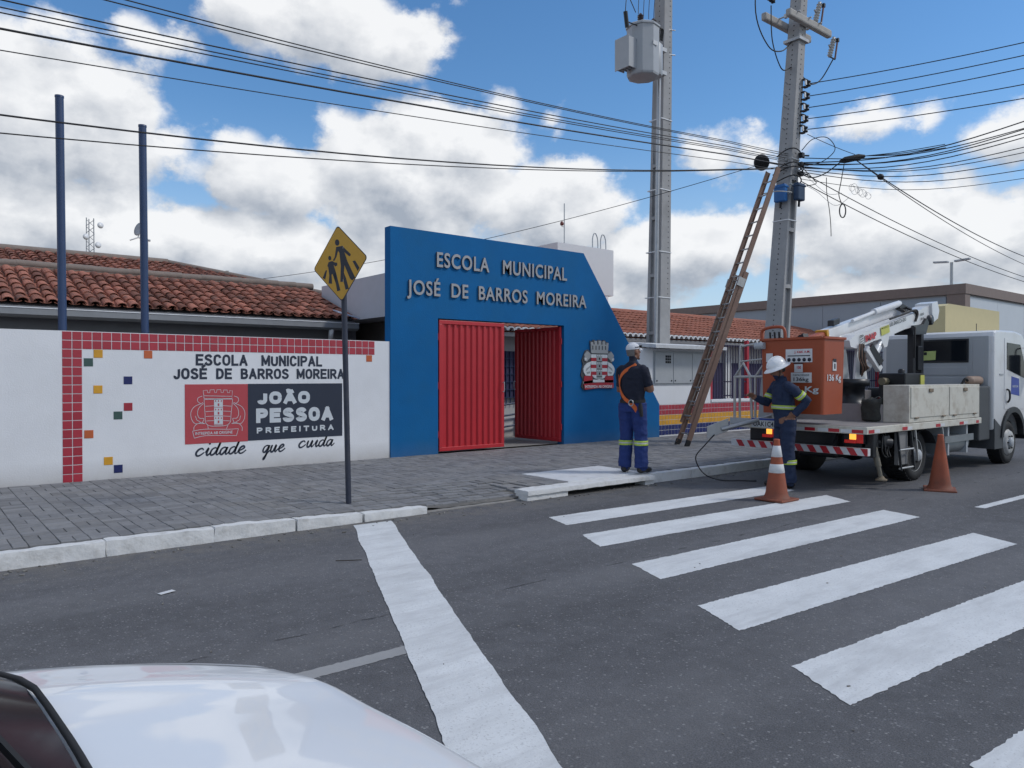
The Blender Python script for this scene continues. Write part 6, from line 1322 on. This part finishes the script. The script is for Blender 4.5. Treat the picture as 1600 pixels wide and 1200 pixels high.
# things lying on the bed
bag = thing('tool_bag', 'dark canvas tool bag on the truck bed beside the toolbox', 'bag', (10.98, 5.22, .852))
mb = MB()
def bagf(u, v):
    a = 2 * math.pi * u; t = v; cs, sn = math.cos(a), math.sin(a); cs = abs(cs) ** .6 * (1 if cs > 0 else -1); sn = abs(sn) ** .6 * (1 if sn > 0 else -1)
    prof = (min(1, t * 14 + .7)) * (1 if t < .72 else max(0, 1 - (t - .72) / .28) ** .45); tt = min(t / .8, 1) + max(0, t - .8) * .25
    p = Vector((cs * .235 * prof, sn * .14 * prof, .30 * tt)); n_ = mnoise.noise(p * 9)
    return Vector((10.96, 5.18, .853)) + p * (1 + n_ * .10) + Vector((0, 0, abs(n_) * .05 * tt))
mb.grid(bagf, 32, 20); mb.build('bag_body', pmat('dark_canvas', (.035, .036, .032), .9, var=.3, scale=12, bump=.4, bscale=40, dirt=(.09, .085, .07), dscale=9, damt=.5), bag)
MB().tube(crom([(10.85, 5.08, 1.02), (10.92, 5.04, 1.20), (11.05, 5.05, 1.21), (11.14, 5.09, 1.02)]), .014, 6).build('handle', BLACK, bag)
for k in range(5): MB().tube(crom([(10.86 + k * .05, 5.16, 1.12), (10.90 + k * .05, 5.12, 1.20 - k * .01), (10.99 + k * .03, 5.15, 1.16)]), .012, 5).build('cable_end', [CABLEM, pmat('red_cable', (.3, .03, .03), .5)][k % 2], bag)
pipe = thing('steel_pipe', 'grey steel pipe with flat end plate poking over the truck bed edge', 'pipe', (9.6, 6.2, .86))
PA, PB = Vector((9.20, 6.56, .735)), Vector((10.30, 5.66, 1.10))
MB().tube([PA, PB], .032, 12).build('tube', GALV, pipe); mb = MB(); dd = (PA - PB).normalized(); mb.frame(PA + dd * .04 + Vector((0, .02, .02)), dd * .16 + Z * -.02, Vector((dd.y, -dd.x, 0)) * .012, Z * .09, bev=.005); mb.build('end_plate', GALV, pipe)
hc = MB(); hc.tube(crom([(9.12, 6.62, .66), (9.02, 6.72, .50), (8.92, 6.80, .32), (8.98, 6.70, .10), (9.12, 6.52, .014), (9.30, 6.30, .014), (9.42, 6.15, .014), (9.5, 6.2, .014)], 8), .009, 6)
tag(hc.build('loose_cable', CABLEM), 'thin dark cable drooping from the pipe end onto the road by the kerb', 'cable')
# ================================================================== PEOPLE
def loft(mb, rings, n=16):
    """rings: (centre, rx, ry, yaw) horizontal ellipses or (centre, rx, ry, yaw, tilt axis vec)"""
    vs = []
    for c, rx, ry, yaw in rings:
        for j in range(n):
            a = 2 * math.pi * j / n; x, y = rx * math.cos(a), ry * math.sin(a); vs.append((c[0] + x * math.cos(yaw) - y * math.sin(yaw), c[1] + x * math.sin(yaw) + y * math.cos(yaw), c[2]))
    k = len(rings); mb.add(vs, [(i * n + j, i * n + (j + 1) % n, (i + 1) * n + (j + 1) % n, (i + 1) * n + j) for i in range(k - 1) for j in range(n)], 0, True); mb.add(vs[:n], [tuple(range(n))[::-1]]); mb.add(vs[-n:], [tuple(range(n))])
def ellip(mb, c, rx, ry, rz, yaw=0, pitch=0, n=16):
    q = Matrix.Rotation(yaw, 3, 'Z') @ Matrix.Rotation(pitch, 3, 'X'); pts = []; m_ = 10
    for i in range(m_ + 1):
        t = math.pi * i / m_
        for j in range(n): a = 2 * math.pi * j / n; pts.append(Vector(c) + q @ Vector((rx * math.sin(t) * math.cos(a), ry * math.sin(t) * math.sin(a), -rz * math.cos(t))))
    mb.add(pts, [(i * n + j, i * n + (j + 1) % n, (i + 1) * n + (j + 1) % n, (i + 1) * n + j) for i in range(m_) for j in range(n)], 0, True)
def remesh(mb, vox, smooth_it=3):
    me = bpy.data.meshes.new('b'); me.from_pydata(mb.v, [], mb.f); bm = bmesh.new(); bm.from_mesh(me); bmesh.ops.recalc_face_normals(bm, faces=bm.faces); bm.to_mesh(me); bm.free()
    ob = bpy.data.objects.new('b', me); COL.objects.link(ob); md = ob.modifiers.new('r', 'REMESH'); md.mode = 'VOXEL'; md.voxel_size = vox
    s = ob.modifiers.new('s', 'SMOOTH'); s.factor = .5; s.iterations = smooth_it
    dg = bpy.context.evaluated_depsgraph_get(); out = bpy.data.meshes.new_from_object(ob.evaluated_get(dg)); bpy.data.objects.remove(ob); bpy.data.meshes.remove(me); return out
def person(label, loc, rotz, J, cfg):
    root = thing('person', label, 'person', loc); root.rotation_euler = (0, 0, rotz)
    mb = MB(); V = Vector
    tor = [(V(c), rx, ry, yw) for c, rx, ry, yw in J['torso']]; loft(mb, tor, 20)
    seg = []     # (label, a, b, ra, rb)
    for i in range(len(tor) - 1): seg.append(('torso', tor[i][0], tor[i + 1][0], (tor[i][1] + tor[i][2]) / 2, 0))
    for s in ('l', 'r'):
        h, k, a, t = [V(q) for q in J['leg_' + s]]; r0, r1, r2 = cfg.get('legr', (.102, .080, .078))
        mb.tube([h + Z * .06, h.lerp(k, .25), h.lerp(k, .6), k, k.lerp(a, .35), k.lerp(a, .75), a - Z * .02], [(r0, r0), (r0 * 1.02, r0), (r0 * .9, r0 * .9), (r1, r1), (r1 * 1.04, r1 * 1.04), (r2, r2), (r2 * 1.04, r2 * 1.04)], 16)
        seg += [('leg', h, k, r0, 0), ('leg', k, a, r1, 0)]
        f = (t - a); f.z = 0; f.normalize(); sd = V((-f.y, f.x, 0)); toe = V((t.x, t.y, loc[2] * 0 + .045)); heel = V((a.x, a.y, .05)) - f * .05
        mb.tube([heel - f * .012, heel + f * .03, heel.lerp(toe, .45) + Z * .016, heel.lerp(toe, .75), toe - f * .02, toe], [(.03, .03), (.045, .05), (.045, .052), (.05, .043), (.042, .036), (.02, .02)], 14)
        mb.tube([V((a.x, a.y, .05)), a + Z * .02], [.05, .052], 12); seg += [('foot', heel, toe, .05, 0), ('foot', V((a.x, a.y, .04)), V((a.x, a.y, .10)), .05, 0)]
        sh, el, wr, hd = [V(q) for q in J['arm_' + s]]; q0, q1, q2 = cfg.get('armr', (.060, .048, .036))
        mb.tube([sh - (el - sh).normalized() * .02, sh.lerp(el, .2), sh.lerp(el, .65), el, el.lerp(wr, .3), el.lerp(wr, .75), wr], [q0 * .95, q0, q0 * .9, q1, q1 * 1.0, q2 * 1.12, q2], 14)
        ellip(mb, sh - (sh - V(tor[5][0])) * .12, q0 * 1.12, q0 * 1.05, q0 * 1.05); seg += [('uarm', sh, el, q0, 0), ('farm', el, wr, q1, 0)]
        d = (hd - wr).normalized(); pn = V(J.get('palm_' + s, (0, 0, 1))); sdv = d.cross(pn).normalized(); pn = sdv.cross(d)
        p0 = wr; p1 = wr + d * .085
        mb.tube([p0 - d * .01, p0 + d * .03, p1], [(.026, .020), (.038, .020), (.040, .017)], 12) if False else mb.frame((p0 + p1) / 2, d * .05, sdv * .038, pn * .016, bev=.012)
        cu = J.get('curl_' + s, .5)
        for i, L in enumerate((.068, .078, .073, .056)):
            b = p1 + sdv * (-.029 + i * .0193); pts = [b - d * .02]; dirv = d.copy(); p_ = b
            for kk in range(3):
                ang = cu * (.5 + kk * .45); dv = d * math.cos(ang) - pn * math.sin(ang); pts.append(p_); p_ = p_ + dv * L * (.42, .33, .25)[kk]
            pts.append(p_); mb.tube(pts, [.0105, .0105, .010, .0092, .0075], 8)
        tb = p0 + d * .03 - sdv * .035; mb.tube([tb + sdv * .02, tb - sdv * .012 + d * .02, tb - sdv * .018 + d * .05 - pn * .015, tb - sdv * .010 + d * .075 - pn * .026], [.014, .0135, .0115, .009], 8)
        seg.append(('hand', wr + d * .02, wr + d * .18, .04, 0))
    hc_, hyaw, hp = V(J['head']), J.get('head_yaw', 0), J.get('head_pitch', 0)
    Q = Matrix.Rotation(hyaw, 3, 'Z') @ Matrix.Rotation(hp, 3, 'X')
    def H(x, y, z): return hc_ + Q @ V((x, y, z))
    ellip(mb, H(0, -.008, .022), .076, .098, .094, hyaw, hp); ellip(mb, H(0, .028, -.045), .058, .068, .076, hyaw, hp)
    mb.tube([H(0, .088, .022), H(0, .106, -.005), H(0, .112, -.022), H(0, .092, -.032)], [.009, .013, .016, .010], 8); ellip(mb, H(0, .083, -.062), .024, .013, .008, hyaw, hp, 10); ellip(mb, H(0, .078, -.098), .022, .018, .018, hyaw, hp, 10)
    ellip(mb, H(0, .082, .034), .052, .014, .010, hyaw, hp, 10)
    for s in (-1, 1): ellip(mb, H(s * .078, .0, -.012), .010, .024, .032, hyaw, hp, 10)
    nb = V(J['torso'][-1][0]); mb.tube([nb - Z * .03, nb.lerp(hc_, .45), H(0, -.012, -.06)], [(.062, .062), (.055, .058), (.054, .058)], 14)
    seg += [('neck', nb + Z * .015, hc_ - Z * .06, .055, 0), ('head', H(0, 0, -.06), H(0, 0, .06), .09, 0)]
    me = remesh(mb, cfg.get('vox', .0085))
    n = len(me.vertices); co = np.empty(n * 3); me.vertices.foreach_get('co', co); co = co.reshape(-1, 3)
    for m_ in cfg['mats']: me.materials.append(m_)
    A = np.array([tuple(s[1]) for s in seg]); B = np.array([tuple(s[2]) for s in seg]); Rr = np.array([s[3] for s in seg])
    def classify(P):
        d = B - A; L2 = (d ** 2).sum(1) + 1e-9; t = np.clip(((P[:, None, :] - A[None]) * d[None]).sum(2) / L2, 0, 1); q = A[None] + t[..., None] * d[None]; dist = np.linalg.norm(P[:, None, :] - q, axis=2) / Rr
        i = dist.argmin(1); return i, t[np.arange(len(P)), i]
    # folds in the cloth
    i, t = classify(co); lab = np.array([s[0] for s in seg]); no = np.empty(n * 3); me.vertices.foreach_get('normal', no); no = no.reshape(-1, 3)
    for k in range(n):
        L = lab[i[k]]
        if cfg['cloth'](L, t[k], co[k]): 
            p = Vector(co[k]); f = mnoise.noise(Vector((p.x * 9, p.y * 9, p.z * 16))) * .011 + mnoise.noise(Vector((p.x * 22, p.y * 22, p.z * 34 + 5))) * .004; co[k] += no[k] * f
    me.vertices.foreach_set('co', co.ravel()); 
    fc = np.array([tuple(p.center) for p in me.polygons]); i, t = classify(fc); idx = [cfg['region'](lab[a], b, c) for a, b, c in zip(i, t, fc)]
    me.polygons.foreach_set('material_index', idx); me.polygons.foreach_set('use_smooth', [True] * len(idx)); me.update()
    o = bpy.data.objects.new('body', me); COL.objects.link(o); o.parent = root; WL[o.name] = tuple(loc)
    eye = MB(); 
    return root, H, Q
def kid(mb, name, mats, root, **k): return mb.build(name, mats, root, local=True, **k)
def band(root, c, rx, ry, h, ax=(0, 0, 1), mats=(LIME, SILVERBAND)):
    mb = MB(); c = Vector(c); ax = Vector(ax).normalized(); t = .004; z = [-h / 2, -h / 6, h / 6, h / 2]
    for k in range(3): mb.lathe([(1 - .06, z[k]), (1, z[k] + .001), (1, z[k + 1] - .001), (1 - .06, z[k + 1])], c, 22, 1 if k == 1 else 0, axis=ax, ell=(rx, ry), up=(1, 0, 0) if abs(ax.x) < .8 else (0, 1, 0))
    return kid(mb, 'reflective_band', list(mats), root)
# ---- man seen from behind at the kerb: faces +Y locally
Jm = dict(torso=[((0, .0, .84), .165, .125, 0), ((0, .0, .92), .172, .13, 0), ((0, .01, 1.04), .175, .14, 0), ((0, .01, 1.18), .182, .142, 0), ((0, .0, 1.32), .198, .134, 0), ((0, -.01, 1.41), .196, .112, 0), ((0, -.015, 1.475), .135, .080, 0), ((0, -.01, 1.53), .062, .06, 0)],
    leg_l=[(-.095, 0, .90), (-.105, .02, .50), (-.115, -.02, .10), (-.165, .17, .04)], leg_r=[(.095, 0, .90), (.115, .03, .50), (.135, .0, .10), (.19, .19, .04)],
    arm_l=[(-.18, -.01, 1.41), (-.235, .07, 1.14), (-.02, .20, 1.13), (.10, .22, 1.17)], arm_r=[(.18, -.01, 1.41), (.245, .06, 1.14), (.08, .23, 1.20), (-.06, .22, 1.18)],
    head=(.0, .025, 1.665), head_yaw=-.45, head_pitch=.12, palm_l=(0, 1, .2), palm_r=(0, 1, -.2), curl_l=.6, curl_r=.6)
def reg_m(L, t, c):
    if L in ('head', 'neck', 'hand', 'farm'): return 0
    if L == 'uarm': return 1 if t < .80 else 0
    if L == 'torso': return 1 if c[2] > .985 else 2
    return 2 if L == 'leg' else 3
man, Hm, Qm = person('man in navy shirt, blue trousers, orange harness and white cap standing at the kerb', (8.04, 7.22, .135), R(-75), Jm,
    dict(mats=[SKIN, SHIRT, TROUS, BOOT], region=reg_m, cloth=lambda L, t, c: L in ('torso', 'leg') or (L == 'uarm' and t < .78), legr=(.112, .094, .092), armr=(.070, .054, .036)))
man.scale = (1.0, 1.0, 1.03)
mb = MB(); pts = []
for i in range(9):
    t = (math.pi / 2) * i / 8
    pts.append((math.cos(t), math.sin(t)))
vs = []
for r_, z_ in [(1.0, -.15)] + pts:
    for j in range(20): a = 2 * math.pi * j / 20; vs.append(Hm(.084 * r_ * math.cos(a), -.008 + .106 * r_ * math.sin(a), .045 + .080 * z_))
mb.add(vs, [(i * 20 + j, i * 20 + (j + 1) % 20, (i + 1) * 20 + (j + 1) % 20, (i + 1) * 20 + j) for i in range(9) for j in range(20)], 0, True); cp = kid(mb, 'cap', CAPM, man)
mb = MB(); mb.grid(lambda u, v: Hm((u - .5) * .15 * (1 - .25 * v * v), .090 + .048 * v * (1 - (2 * u - 1) ** 2 * .5), .045 - .012 * v - .035 * (2 * u - 1) ** 2), 10, 4); kid(mb, 'cap_brim', CAPM, man)
mb = MB(); mb.tube([Hm(.083 * math.cos(a), -.008 + .105 * math.sin(a), .058) for a in (R(-10), R(20), R(50), R(80))], .008, 6); mb.frame(Hm(.055, .09, .062), Qm @ Vector((.026, 0, 0)), Qm @ Vector((0, .006, 0)), Qm @ Vector((0, 0, .016))); kid(mb, 'sunglasses', BLACKP, man)
mb = MB(); vs = []
for i, (z_, sc_h) in enumerate(((-.055, .93), (-.03, 1.0), (-.005, 1.03), (.03, 1.04))):
    for j in range(13): a = R(200 + 140 * j / 12); vs.append(Hm(.079 * sc_h * math.cos(a), -.006 + .099 * sc_h * math.sin(a), z_))
mb.add(vs, [(i * 13 + j, i * 13 + j + 1, (i + 1) * 13 + j + 1, (i + 1) * 13 + j) for i in range(3) for j in range(12)], 0, True); kid(mb, 'hair', pmat('grey_hair', (.16, .15, .145), .8, var=.3, scale=60), man)
def onback(a, z, out=.014):
    tab = [(.84, .165, .125), (.92, .172, .13), (1.04, .175, .14), (1.18, .182, .142), (1.32, .198, .134), (1.41, .196, .112), (1.475, .135, .080), (1.53, .062, .06)]
    for (z0, a0, b0), (z1, a1, b1) in zip(tab[:-1], tab[1:]):
        if z0 <= z <= z1: t = (z - z0) / (z1 - z0); rx, ry = lerp(a0, a1, t), lerp(b0, b1, t); break
    else: rx, ry = tab[-1][1:]
    return Vector(((rx + out) * math.sin(a), -(ry + out) * math.cos(a), z)), Vector((math.sin(a), -math.cos(a) * 1.2, 0)).normalized()
def strap(root, path, w, name='harness_strap', mat=STRAP, t=.006):
    P_ = crom([(a, z) for a, z in path], 6); mb = MB(); pts = [onback(a, z) for a, z in P_]; vs = []
    for i, (p, nn) in enumerate(pts):
        d = (pts[min(i + 1, len(pts) - 1)][0] - pts[max(i - 1, 0)][0]).normalized(); sd = d.cross(nn).normalized()
        vs += [p + sd * w / 2, p - sd * w / 2, p - sd * w / 2 - nn * t, p + sd * w / 2 - nn * t]
    k = len(pts); mb.add(vs, [(i * 4 + j, i * 4 + (j + 1) % 4, (i + 1) * 4 + (j + 1) % 4, (i + 1) * 4 + j) for i in range(k - 1) for j in range(4)]); return kid(mb, name, mat, root)
strap(man, [(.75, 1.49), (.35, 1.46), (-.25, 1.40), (-.75, 1.30), (-1.0, 1.20)], .046)
strap(man, [(-1.35, 1.42), (-1.2, 1.32), (-1.0, 1.20), (-.75, 1.12), (-.25, 1.02), (.3, .955)], .046)
strap(man, [(.25, .96), (.55, .90), (.75, .85)], .056)
strap(man, [(-2.2, .99), (-1.2, .985), (0, .98), (1.2, .985), (2.2, .99)], .040, 'belt', BLACK)
p_, n_ = onback(.28, .965, .03); mb = MB(); mb.tube([p_ + Vector((.035 * math.cos(a), -.004, .04 * math.sin(a))) for a in (2 * math.pi * i / 14 for i in range(15))], .007, 6); kid(mb, 'buckle_ring', GALV, man)
mb = MB(); p_, n_ = onback(.95, .90, .04); mb.tube([p_ + Z * .06, p_, p_ - Z * .12 + X * .02], [.02, .035, .022], 8); kid(mb, 'clip_pouch', BLACK, man)
for (x, y) in ((-.108, .005), (.122, .02)): band(man, (x, y, .415), .101, .101, .066)
# ---- worker in blue uniform: faces +Y locally, +X is his right
Jw = dict(torso=[((0, -.01, .83), .165, .135, 0), ((0, -.01, .92), .172, .142, 0), ((0, .01, 1.04), .168, .145, 0), ((0, .02, 1.17), .175, .142, .05), ((0, .03, 1.30), .188, .13, .1), ((0, .04, 1.39), .18, .108, .1), ((0, .045, 1.45), .115, .078, .1), ((0, .055, 1.49), .064, .062, 0)],
    leg_l=[(-.09, -.01, .89), (-.10, .0, .49), (-.105, -.03, .10), (-.12, .17, .04)], leg_r=[(.09, -.01, .89), (.10, .04, .49), (.11, .03, .10), (.14, .23, .04)],
    arm_l=[(-.195, .03, 1.39), (-.27, -.20, 1.19), (-.19, -.045, 1.00), (-.15, .02, .96)], arm_r=[(.19, .06, 1.39), (.25, .16, 1.15), (.17, .37, 1.24), (.15, .46, 1.28)],
    head=(.0, .105, 1.615), head_yaw=.12, head_pitch=-.42, palm_l=(.9, 0, .3), palm_r=(.6, 0, .8), curl_l=.9, curl_r=1.1)
def reg_w(L, t, c):
    if L in ('head', 'neck', 'hand'): return 0
    if L == 'farm': return 1 if t < .96 else 0
    if L == 'foot': return 2
    return 1
wkr, Hw, Qw = person('worker in dark blue uniform and white hard hat standing behind the truck bumper', (9.27, 5.60, 0), R(54), Jw,
    dict(mats=[SKIN, UNIF, BOOT], region=reg_w, cloth=lambda L, t, c: L in ('torso', 'leg', 'uarm', 'farm'), legr=(.106, .092, .092), armr=(.068, .058, .046)))
wkr.scale = (.98, .98, .985)
mb = MB(); vs = []
for r_, z_ in [(1.02, -.02)] + [(math.cos(t), math.sin(t)) for t in (math.pi / 2 * i / 9 for i in range(10))]:
    for j in range(28): a = 2 * math.pi * j / 28; vs.append(Hw(.118 * r_ * math.cos(a), -.006 + .138 * r_ * math.sin(a), .052 + .118 * z_))
mb.add(vs, [(i * 28 + j, i * 28 + (j + 1) % 28, (i + 1) * 28 + (j + 1) % 28, (i + 1) * 28 + j) for i in range(10) for j in range(28)], 0, True); hh = kid(mb, 'hard_hat', WHITEPL, wkr)
mb = MB(); vs = []
for r_, z_ in ((1.0, .052), (1.22, .038), (1.42, .024), (1.44, .018), (1.22, .030), (.98, .044)):
    for j in range(28): a = 2 * math.pi * j / 28; vs.append(Hw(.118 * r_ * math.cos(a), -.006 + .138 * (1 + (r_ - 1) * .85) * math.sin(a) * (1.0 if math.sin(a) < 0 else 1.02), z_))
mb.add(vs, [(i * 28 + j, i * 28 + (j + 1) % 28, (i + 1) * 28 + (j + 1) % 28, (i + 1) * 28 + j) for i in range(5) for j in range(28)], 0, True); kid(mb, 'hat_brim', WHITEPL, wkr)
mb = MB(); mb.tube([Hw(0, -.006 + .140 * math.cos(t), .056 + .120 * math.sin(t)) for t in (R(10 + 16 * i) for i in range(11))], [.012] * 11, 8); kid(mb, 'hat_ridge', WHITEPL, wkr)
mb = MB(); mb.tube([Hw(.085, .0, .03), Hw(.076, .03, -.06), Hw(.03, .065, -.125), Hw(-.03, .065, -.125), Hw(-.076, .03, -.06), Hw(-.085, .0, .03)], .006, 6); kid(mb, 'chin_strap', BLACK, wkr)
mb = MB(); vs = []
for i, (z_, k_) in enumerate(((-.05, .95), (-.02, 1.02), (.02, 1.04), (.05, 1.04))):
    for j in range(15): a = R(190 + 160 * j / 14); vs.append(Hw(.079 * k_ * math.cos(a), -.006 + .10 * k_ * math.sin(a), z_))
mb.add(vs, [(i * 15 + j, i * 15 + j + 1, (i + 1) * 15 + j + 1, (i + 1) * 15 + j) for i in range(3) for j in range(14)], 0, True); kid(mb, 'hair', pmat('black_hair', (.012, .011, .010), .7), wkr)
mb = MB(); mb.lathe([(.070, -.03), (.078, .0), (.072, .035), (.066, .03), (.07, -.03)], (0, .05, 1.47), 20, axis=(0, .25, 1)); kid(mb, 'collar', UNIF, wkr)
band(wkr, (0, .018, 1.10), .186, .158, .055, (0, -.04, 1))
sh, el, wr = Vector((-.195, .03, 1.39)), Vector((-.27, -.20, 1.19)), Vector((-.19, -.045, 1.0)); band(wkr, sh.lerp(el, .62), .074, .074, .06, (el - sh))
sh, el = Vector((.19, .06, 1.39)), Vector((.25, .16, 1.15)); band(wkr, sh.lerp(el, .62), .074, .074, .06, (el - sh))
for x, y in ((-.103, -.02), (.106, .035)): band(wkr, (x, y, .36), .101, .101, .06)
mb = MB(); mb.frame((-.105, .125, 1.26), (.05, .02, 0), (.0, .004, 0), (0, 0, .05)); kid(mb, 'breast_pocket', UNIF, wkr)
# ================================================================== WHITE CAR IN THE FOREGROUND
car = thing('parked_car', 'white car whose bonnet and dark windscreen corner fill the lower left foreground', 'car', (-1.0, .90, 0))
CY0, CW = .940, .888        # centre line and half width; the car points along +x
def hood_z(x, s):            # s = -1..1 across
    t = max(0., (x + .25) / 1.22); e = abs(s)
    z = .9886 - .0391 * t - .1615 * t ** 2.2 - 2.325 * max(0, t - .8) ** 1.5
    z += .018 * math.exp(-((e - .62) / .10) ** 2) * (1 - .5 * t)       # crease along each side
    z -= .010 * e ** 2 + 1.4368 * max(0, e - .82) ** 1.5
    return z
def nose_x(s): return .9944 - .1873 * abs(s) ** 2 - .0409 * abs(s) ** 6
def halfw(x): return CW * (1 - .0245 * max(0, (x - .1)) ** 2)
def hoodp(u, v):
    s = 2 * v - 1; x1 = nose_x(s); x0 = -.30; x = x0 + (x1 - x0) * u; return (x, CY0 + s * halfw(x), hood_z(x / (x1 / .9944) if x > 0 else x, s))
mb = MB(); mb.grid(hoodp, 44, 48); hood = mb.build('bonnet', CARW, car)
for sd in (-1, 1):
    gp = [Vector(hoodp(.30 + .66 * k / 30, (1 + sd * (.83 - .10 * (k / 30) ** 2)) / 2)) + Z * .0012 for k in range(31)]; q = MB(); vs = []
    for k, p in enumerate(gp): vs += [p + Y * .0022, p - Y * .0022]
    q.add(vs, [(2 * k, 2 * k + 1, 2 * k + 3, 2 * k + 2) for k in range(30)]); q.build('shut_line', pmat('panel_gap', (.10, .105, .11), .7), hood)
# nose and sides, swept down from the bonnet edge
mb = MB(); N_ = 48
def nosep(u, v):
    s = 2 * u - 1; p = Vector(hoodp(1, (s + 1) / 2)); z0 = p.z; t = v; out = .07 * math.sin(math.pi * min(1, t * 1.15)) ; z = z0 + (.22 - z0) * t; return (p.x + out - .10 * max(0, t - .8), p.y, z)
mb.grid(nosep, 40, 12)
for sd in (0, 1):
    def sidep(u, v, sd=sd):
        p = Vector(hoodp(u, sd)); z = p.z + (.25 - p.z) * v; b = .03 * math.sin(math.pi * v) * (1 if sd else -1); return (p.x, p.y + b, z)
    def rear(u, v, sd=sd):
        x = -3.15 + 2.85 * u; p = Vector(hoodp(0, sd)); zt = p.z + .02 * (1 - u); z = zt + (.25 - zt) * v; b = .03 * math.sin(math.pi * v) * (1 if sd else -1); return (x, p.y + b - (.08 * (1 - u) ** 4) * (1 if sd else -1), z)
    mb.grid(sidep, 30, 8); mb.grid(rear, 30, 8)
mb.add([(-3.15, .12, .25), (-3.15, 1.69, .25), (-3.15, 1.69, .90), (-3.15, .12, .90)], [(0, 1, 2, 3)]); mb.build('body', CARW, car)
# windscreen: base bows forward
def wsb(s): return .185 - .03 * s * s - .10 * abs(s) ** 5
def wsp(u, v):
    s = (2 * u - 1); xb = wsb(s); b = Vector((xb, CY0 + s * .80, hood_z(max(xb, -.2), s * .9) + .012)); t_ = Vector((-.62 - .06 * s * s, CY0 + s * .60, 1.40 - .03 * s * s)); p = b.lerp(t_, v); return p + Vector((.02, 0, .02)) * math.sin(math.pi * v) * v
mb = MB(); mb.grid(wsp, 24, 12); ws = mb.build('windscreen', GLASS, car)
mb = MB(); pts = [Vector(wsp(i / 24, 0)) + Z * -.004 + X * .012 for i in range(25)]; mb.tube(pts, .006, 6); mb.build('windscreen_seal', BLACK, ws)
for y0, y1 in ((.55, 1.05), (.95, 1.40)):
    a = Vector(wsp((y0 - CY0) / 1.6 + .5, .06)) + Vector((.010, 0, .010)); b = Vector(wsp((y1 - CY0) / 1.6 + .5, .17)) + Vector((.010, 0, .010)); mb = MB(); mb.bar(a, b, .006, .012); mb.build('wiper', BLACK, ws)
mb = MB(); mb.grid(lambda u, v: (-.62 - 1.7 * u - .06 * (2 * v - 1) ** 2 * (1 - u), CY0 + (2 * v - 1) * .60, 1.40 + .05 * math.sin(math.pi * u) - .03 * (2 * v - 1) ** 2), 16, 12); mb.build('roof', CARW, car)
mb = MB(); mb.grid(lambda u, v: Vector((-2.32, CY0 + (2 * u - 1) * .60, 1.37)).lerp(Vector((-3.0, CY0 + (2 * u - 1) * .78, .95)), v), 12, 8); mb.build('rear_window', GLASS, car)
for s in (-1, 1):
    A_ = [Vector(wsp((s + 1) / 2, 0)) - X * .05, Vector(wsp((s + 1) / 2, 1)), Vector((-2.3, CY0 + s * .60, 1.365)), Vector((-2.98, CY0 + s * .79, .95))]
    mb = MB(); mb.add([A_[0] - Z * .02, A_[1] - Z * .03, A_[2] - Z * .03, A_[3] - Z * .01], [(0, 1, 2, 3)]); mb.build('side_window', GLASS, car)
    mb = MB(); mb.tube([A_[0], A_[1], A_[2], A_[3]], [.035, .03, .03, .04], 8); mb.build('pillar_trim', CARW, car)
    for x in (.50, -2.35):
        c = Vector((x, CY0 + s * (CW - .10), .31)); mb = MB(); mb.lathe([(.0, .10), (.16, .09), (.19, .06), (.2, .10)], c, 24, axis=(0, s, 0)); w_ = mb.build('wheel', GREYMETAL, car)
        q = MB(); q.lathe([(.2, .1), (.24, .115), (.30, .10), (.315, .06), (.315, -.08), (.2, -.1)], c, 32, axis=(0, s, 0)); q.build('tyre', BLACK, w_)
    q = MB(); q.grid(lambda u, v, s=s: Vector(nosep((s * (.58 + .30 * u) + 1) / 2, .10 + .22 * v)) + X * .012, 8, 4); q.build('headlight', pmat('clear_lamp', (.55, .57, .6), .1, metal=.3), car)
q = MB(); q.grid(lambda u, v: Vector(nosep((-.45 + .9 * u + 1) / 2, .30 + .30 * v)) + X * .014, 10, 4); q.build('grille', BLACKP, car)

# ================================================================== SMALL LITTER ON THE ROAD
mb = MB(); rng = random.Random(3)
for k in range(330):
    if k < 260: x, y = rng.uniform(-2, 14), 6.95 - abs(rng.gauss(0, .16))
    else: x, y = rng.uniform(-1, 11), rng.uniform(1.2, 6.8)
    s_ = rng.uniform(.003, .010) * (1 if k < 260 else .6); a = rng.uniform(0, 6.3); c = Vector((x, y, .003 + s_ * .4)); u = Vector((math.cos(a), math.sin(a), rng.uniform(-.2, .2))) * s_ * rng.uniform(.8, 2.2); w = Vector((-math.sin(a), math.cos(a), 0)) * s_ * .7
    mb.frame(c, u, w, Z * s_ * .45)
mb.build('grit', pmat('grit_stones', (.20, .19, .17), .9, isl=.5), road, kind='stuff', fix=False)
mb = MB(); mb.tube([(2.72, 5.62, .012), (2.80, 5.55, .016), (2.90, 5.52, .011)], .004, 5); tag(mb.build('twig', pmat('dry_twig', (.04, .032, .025), .9)), 'small dark twig lying across the white stop line', 'twig')
mb = MB(); mb.frame((1.42, 5.55, .008), (.05, .012, .002), (-.006, .022, .0), (0, 0, .001)); tag(mb.build('paper_scrap', REFWHT), 'small white paper scrap on the asphalt left of the stop line', 'litter')
